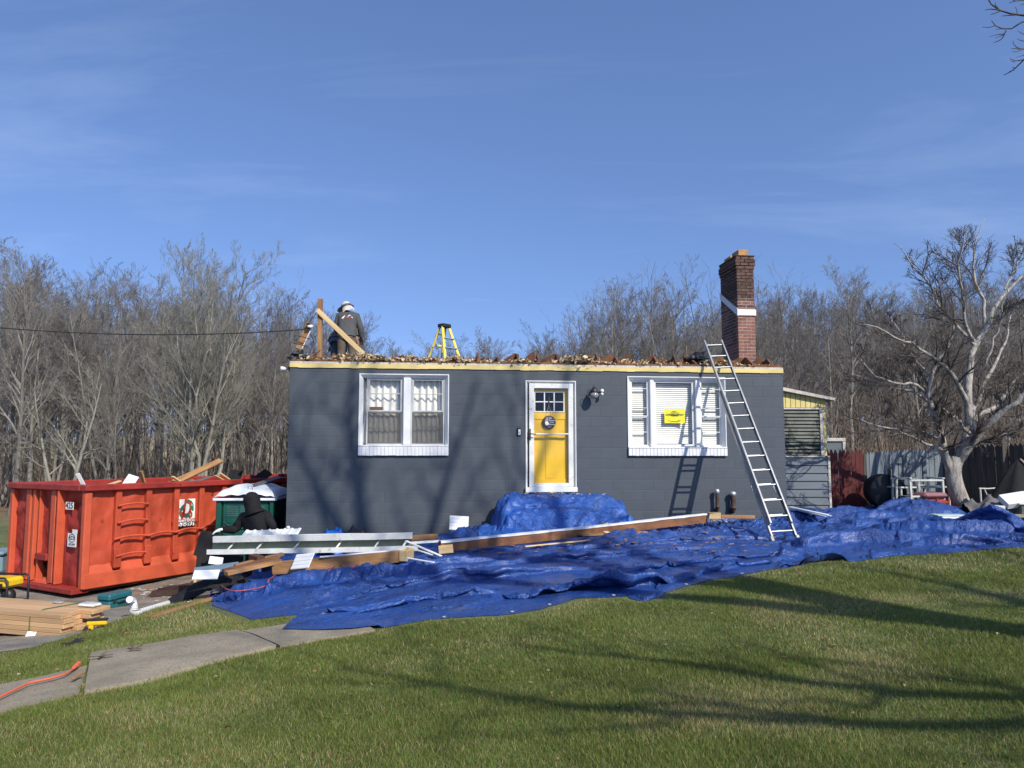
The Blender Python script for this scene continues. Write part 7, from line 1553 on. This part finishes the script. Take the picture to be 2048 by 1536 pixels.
A1, B1 = grow(LP[UP], LR[UP], 13, .12, .95, 25, 60, .34, 7, .16, frng, rr=.62, jit=.07, rmin=.007, shrink=.5); A2, B2 = grow(A1, B1, 6, .15, .97, 22, 52, .55, 5, .10, frng, jit=.05, rmin=.005); A3, B3 = grow(A2, B2, 5, .2, 1, 22, 50, .6, 4, .05, frng, jit=.03, rmin=.0035, shrink=.4); A4, B4 = grow(A3, B3, 2, .2, 1, 22, 50, .7, 3, 0, frng, jit=.03, rmin=.0028, shrink=.3)
def prune(P, Q):
    # the crown keeps to the low rounded outline of an old garden tree
    k = P[..., 1]; px = 1024+FPX*P[..., 0]/k*1.0; el = (P[..., 2]-CAM_Z)/k
    lim = np.interp(px, [1680, 1780, 1850, 1915, 1965, 2050, 2200], [.16, .245, .285, .305, .312, .295, .28]); ok = (el < lim).all(1); return P[ok], Q[ok]
A1, B1 = prune(A1, B1); A2, B2 = prune(A2, B2); A3, B3 = prune(A3, B3); A4, B4 = prune(A4, B4)
v, f = merge([tubes(A1, B1, 5), tubes(A2, B2, 4), tubes(A3, B3, 3), tubes(A4, B4, 3)]); link('crown', arr_mesh('crown', v-off, f, 'twigdark'), GT)
# ------------------------------------------------------------------ big yard tree to the right of the viewer: its twigs enter the top corner, its shade lies on lawn and wall
yr = np.random.RandomState(19); YT = np.array((8.1, .5, float(gz(8.1, .5))))
def ylimb(pts, r0, r1, n=16):
    P = np.array(pts, float); s0 = np.r_[0, np.cumsum(np.linalg.norm(np.diff(P, axis=0), axis=1))]; u = np.linspace(0, s0[-1], n); Q = np.stack([np.interp(u, s0, P[:, k]) for k in range(3)], -1)
    for _ in range(3): Q[1:-1] = .25*Q[:-2]+.5*Q[1:-1]+.25*Q[2:]
    return Q, np.linspace(r0, r1, n)
YL = [ylimb([(0, 0, -.3), (.05, 0, 2), (-.1, .1, 4.2), (-.2, .2, 7), (-.6, .3, 9.5), (-1.0, .4, 12)], .34, .14), ylimb([(-.1, .1, 4.2), (-1.1, .9, 5.8), (-1.9, 2.4, 6.8), (-2.2, 4.0, 7.2), (-2.1, 5.4, 6.9), (-1.7, 6.6, 6.3)], .10, .02),
 ylimb([(-.15, .15, 5.4), (-1.6, .2, 7.4), (-2.8, 0, 9.6), (-3.6, .2, 12), (-4.2, .3, 14.6)], .15, .02), ylimb([(-.2, .2, 6.6), (.5, .6, 9), (1.2, .8, 11.5), (2.0, 1.0, 14.5), (2.6, 1.2, 16.5)], .16, .02), ylimb([(-.6, .3, 9.5), (-.3, .3, 11.5), (.3, .2, 13.6), (1.0, .4, 16)], .13, .02), ylimb([(-1.0, .4, 12), (-1.5, .6, 13.6), (-1.6, .4, 15.2), (-1.2, .2, 17)], .11, .02), ylimb([(-1.0, .4, 12), (-2.2, .6, 13.4), (-3.0, .5, 15)], .10, .02),
 ylimb([(0, .1, 3.4), (-1.6, -.4, 4.4), (-2.4, -.9, 5.6), (-2.9, -1.2, 6.9)], .08, .02), ylimb([(0, 0, 3.0), (1.2, 1.6, 4.2), (1.8, 3.4, 4.9), (2.0, 5.0, 5.4)], .10, .02), ylimb([(-.1, 0, 3.8), (-1.5, -1.5, 5.2), (-2.6, -2.4, 6.4), (-3.4, -2.8, 8.0)], .08, .02), ylimb([(-.2, .2, 7), (-1.4, 1.2, 8.6), (-2.4, 1.6, 10.4), (-3.2, 1.7, 12.6)], .12, .02), ylimb([(.0, .1, 5), (1.4, -.8, 6.4), (2.6, -1.4, 8.2), (3.4, -1.8, 10)], .14, .03)]
yp_ = np.stack([l[0] for l in YL]); yq = np.stack([l[1] for l in YL]); yq[2:] *= 1.22; YTH = thing('yard_tree', 'bare tree beside the viewer whose dark twigs enter the top right corner', 'tree', YT)
v, f = tubes(yp_[:1], yq[:1]*(1+.25*np.exp(-np.arange(16)/1.5))[None], 16); link('trunk', arr_mesh('trunk', v, f, 'bark'), YTH)
v, f = tubes(yp_[1:], yq[1:], 9); link('limbs', arr_mesh('limbs', v, f, 'bark'), YTH)
B_1, C_1 = grow(yp_[1:], yq[1:], 9, .25, 1, 22, 48, .34, 7, .06, yr, jit=.1, rmin=.008, shrink=.4); B_2, C_2 = grow(B_1, C_1, 6, .2, 1, 25, 55, .48, 5, .02, yr, jit=.1, rmin=.006); B_3, C_3 = grow(B_2, C_2, 4, .3, 1, 25, 60, .5, 4, 0, yr, jit=.1, rmin=.004)
def keep(P, Q):
    # nothing of this tree hangs into the open view except at the right edge
    W = P+YT; rel = W[..., 2]-CAM_Z; Y = np.maximum(W[..., 1], .01); xx = W[..., 0]/Y; zz = rel/Y
    bad = ((W[..., 1] > .3) & (xx < .71) & (zz < .68) & (zz > -2) & (W[..., 1] < 13)).any(1); return P[~bad], Q[~bad]
B_1, C_1 = keep(B_1, C_1); B_2, C_2 = keep(B_2, C_2); B_3, C_3 = keep(B_3, C_3)
TW = []
def tw(pts, Y, r=.007):
    P = np.array([tuple(at(a, b, Y)-Vector(YT)) for a, b in pts]); u = np.linspace(0, len(P)-1, 6); Q = np.stack([np.interp(u, range(len(P)), P[:, k]) for k in range(3)], -1); TW.append((Q, np.linspace(r, r*.45, 6)))
for pts, r in (([(2075, 32), (2048, 31), (2020, 27), (1998, 20), (1982, 8), (1974, -6)], .011), ([(1998, 20), (1980, 18), (1970, 20)], .006), ([(2000, 22), (1988, 27), (1981, 29)], .006), ([(1999, 19), (1990, 10), (1991, 4)], .005), ([(2030, 30), (2012, 31), (2003, 32)], .006), ([(2060, 42), (2048, 41), (2030, 55), (2012, 61), (2000, 55), (1989, 51), (1983, 41)], .008), ([(1990, 51), (1978, 55), (1964, 54)], .005), ([(2012, 61), (2006, 75), (1998, 82), (1987, 85)], .006), ([(2008, 68), (1995, 69), (1980, 73)], .005), ([(2007, 70), (1990, 76)], .004), ([(2003, 57), (1991, 59)], .004), ([(2035, 29), (2033, 18), (2030, 14)], .004), ([(2060, 100), (2048, 98), (2036, 97), (2028, 90), (2026, 82)], .006), ([(2040, 98), (2030, 97), (2022, 97)], .005), ([(2042, 100), (2032, 104), (2024, 103)], .004), ([(2060, 112), (2048, 118), (2036, 132), (2024, 142), (2008, 150)], .008), ([(2048, 119), (2032, 122), (2019, 117)], .005), ([(2030, 124), (2020, 121)], .004), ([(2032, 136), (2024, 135)], .004), ([(2028, 140), (2018, 143)], .004), ([(2060, 72), (2046, 68), (2036, 62)], .005), ([(2060, 82), (2044, 82), (2035, 78)], .005), ([(2055, 108), (2042, 112), (2032, 115)], .004), ([(2070, 4), (2048, 0), (2030, 2), (2018, 6)], .006), ([(2030, 2), (2020, -4)], .005), ([(2060, 8), (2046, 8), (2041, 10)], .005)):
    tw(pts, 7.6, r*1.15)
tp = np.stack([t[0] for t in TW]); tq = np.stack([t[1] for t in TW])
con = []
for k in (0, 5, 12, 15, 20, 21, 22, 23, 25):      # stalks leading back to the limb
    e = tp[k][0]; s0 = yp_[1][-1-(k % 4)]; con.append((np.linspace(s0, e, 6), np.linspace(.02, .0105, 6)))
tp = np.concatenate([tp, np.stack([c[0] for c in con])]); tq = np.concatenate([tq, np.stack([c[1] for c in con])])
v, f = merge([tubes(B_1, C_1, 5), tubes(B_2, C_2, 4), tubes(B_3, C_3, 3), tubes(tp, tq, 5)]); link('crown', arr_mesh('crown', v, f, 'twigdark'), YTH)
_m = MASK.copy()
for _a in (-1, 0, 1):
    for _b in (-1, 0, 1): _m |= np.roll(np.roll(MASK, _a, 0), _b, 1)
MASK = _m
# ================================================================== grass: single blades on the lawn
def inpoly(x, y, poly):
    c = np.zeros(x.shape, bool); n = len(poly); j = n-1
    for i in range(n):
        xi, yi = poly[i]; xj, yj = poly[j]; c ^= ((yi > y) != (yj > y)) & (x < (xj-xi)*(y-yi)/(yj-yi+1e-12)+xi); j = i
    return c
drv = [tuple(p)[:2] for p in DRIVE_EDGE]+list(DRIVE_FAR[::-1])
def grass(n, y0, y1, w0, w1, h0, h1, seed):
    r = np.random.RandomState(seed); Y = y0+(y1-y0)*r.rand(n)**1.0; X = (r.rand(n)*1.8-.9)*Y*1.0+(r.rand(n)*2-1)*.6
    ok = ~inpoly(X, Y, drv)
    for q in SLABP: ok &= ~(inpoly(X, Y, q) & (r.rand(n) > .012))
    g = gz2(X, Y); ii = np.clip(np.round((X-HX0)/HS).astype(int), 0, len(hxs)-1); jj = np.clip(np.round((Y-HY0)/HS).astype(int), 0, len(hys)-1); ok &= ~(MASK[jj, ii] & (Y > HY0))
    hx = (X-HLOC.x)*math.cos(HRZ)+(Y-HLOC.y)*math.sin(HRZ); hy = -(X-HLOC.x)*math.sin(HRZ)+(Y-HLOC.y)*math.cos(HRZ); ok &= ~((hx > -.05) & (hx < HW+.05) & (hy > -.02))
    clump = fbm(X*1.3, Y*1.3, 11); dry = fbm(X*.8+40, Y*1.1, 21, 5); ok &= r.rand(n) < .35+.9*clump
    X, Y, g, clump, dry = X[ok], Y[ok], g[ok], clump[ok], dry[ok]; m = len(X)
    h = (h0+(h1-h0)*r.rand(m)**1.6)*(.55+.95*clump); az = r.rand(m)*6.28; w_ = (w0+(w1-w0)*r.rand(m)); ln = h*(.25+.9*r.rand(m)); la = r.rand(m)*6.28
    dx, dy = np.cos(az)*w_/2, np.sin(az)*w_/2; tx, ty = np.cos(la)*ln, np.sin(la)*ln
    V = np.empty((m, 3, 3)); V[:, 0] = np.stack([X-dx, Y-dy, g-.008], -1); V[:, 1] = np.stack([X+dx, Y+dy, g-.008], -1); V[:, 2] = np.stack([X+tx, Y+ty, g+h], -1)
    F = np.arange(m)[:, None]*3+np.array([0, 1, 2])[None]
    k = np.clip((dry-.42)*4.2, 0, 1)*.5+.07; straw = r.rand(m) < k
    a = np.stack([.112+.082*r.rand(m), .146+.090*r.rand(m), .030+.022*r.rand(m)], -1)*(.8+.5*fbm(X*2.2, Y*2.2, 33))[:, None]; b = np.stack([.34+.18*r.rand(m), .29+.15*r.rand(m), .14+.08*r.rand(m)], -1); c = np.where(straw[:, None], b, a)
    return V.reshape(-1, 3), F, np.repeat(np.concatenate([c, np.ones((m, 1))], 1), 3, 0)
gv, gf, gc, o_ = [], [], [], 0
for args in ((700000, 3.2, 5.6, .0032, .006, .012, .04, 1), (700000, 5.4, 8.5, .0045, .008, .013, .042, 2), (300000, 8.3, 12.5, .007, .012, .015, .05, 3), (90000, 12.3, 22, .014, .024, .02, .065, 4)):
    v, f, c = grass(*args); gv.append(v); gf.append(f+o_); gc.append(c); o_ += len(v)
gv, gf, gc = np.concatenate(gv), np.concatenate(gf), np.concatenate(gc)
gm_ = bpy.data.materials.new('grass_blades'); gm_.use_nodes = True; _t = gm_.node_tree; _b = _t.nodes['Principled BSDF']; _a = _t.nodes.new('ShaderNodeAttribute'); _a.attribute_name = 'tone'
_t.links.new(_a.outputs['Color'], _b.inputs['Base Color']); _b.inputs['Roughness'].default_value = .55; _b.inputs['Specular IOR Level'].default_value = .3
_tr = _t.nodes.new('ShaderNodeBsdfTranslucent'); _t.links.new(_a.outputs['Color'], _tr.inputs[0]); _mx = _t.nodes.new('ShaderNodeMixShader'); _mx.inputs[0].default_value = .3
_t.links.new(_b.outputs[0], _mx.inputs[1]); _t.links.new(_tr.outputs[0], _mx.inputs[2]); _t.links.new(_mx.outputs[0], _t.nodes['Material Output'].inputs[0])
gme = arr_mesh('grass', gv, gf, [gm_], smooth=False); ca = gme.color_attributes.new('tone', 'FLOAT_COLOR', 'POINT'); ca.data.foreach_set('color', gc.astype(np.float32).ravel())
kind(link('grass', gme), 'stuff'); print('grass tris', len(gf))

# dead leaves and bits on the lawn
lr = random.Random(41); lb = MB()
for k in range(420):
    Y = 3.4+lr.random()**.7*9; X = (lr.random()*1.44-.72)*Y; ii = int(np.clip(round((X-HX0)/HS), 0, len(hxs)-1)); jj = int(np.clip(round((Y-HY0)/HS), 0, len(hys)-1))
    if Y > HY0 and MASK[jj, ii]: continue
    z = float(gz2(X, Y))+lr.uniform(.012, .03); a = lr.uniform(0, 6.28); s_ = lr.uniform(.008, .022); c, n_ = math.cos(a)*s_, math.sin(a)*s_; t_ = lr.uniform(-.6, .6)*s_
    lb.add([(X-c, Y-n_, z), (X+n_*.6, Y-c*.6, z+t_), (X+c, Y+n_, z), (X-n_*.6, Y+c*.6, z+abs(t_))], [(0, 1, 2), (0, 2, 3)], lr.choice((0, 0, 1)))
kind(lb.build('fallen_leaves', ['oldwood', mat('dry_leaf', (.36, .28, .16), .9, .3, 20, 0)]), 'stuff')
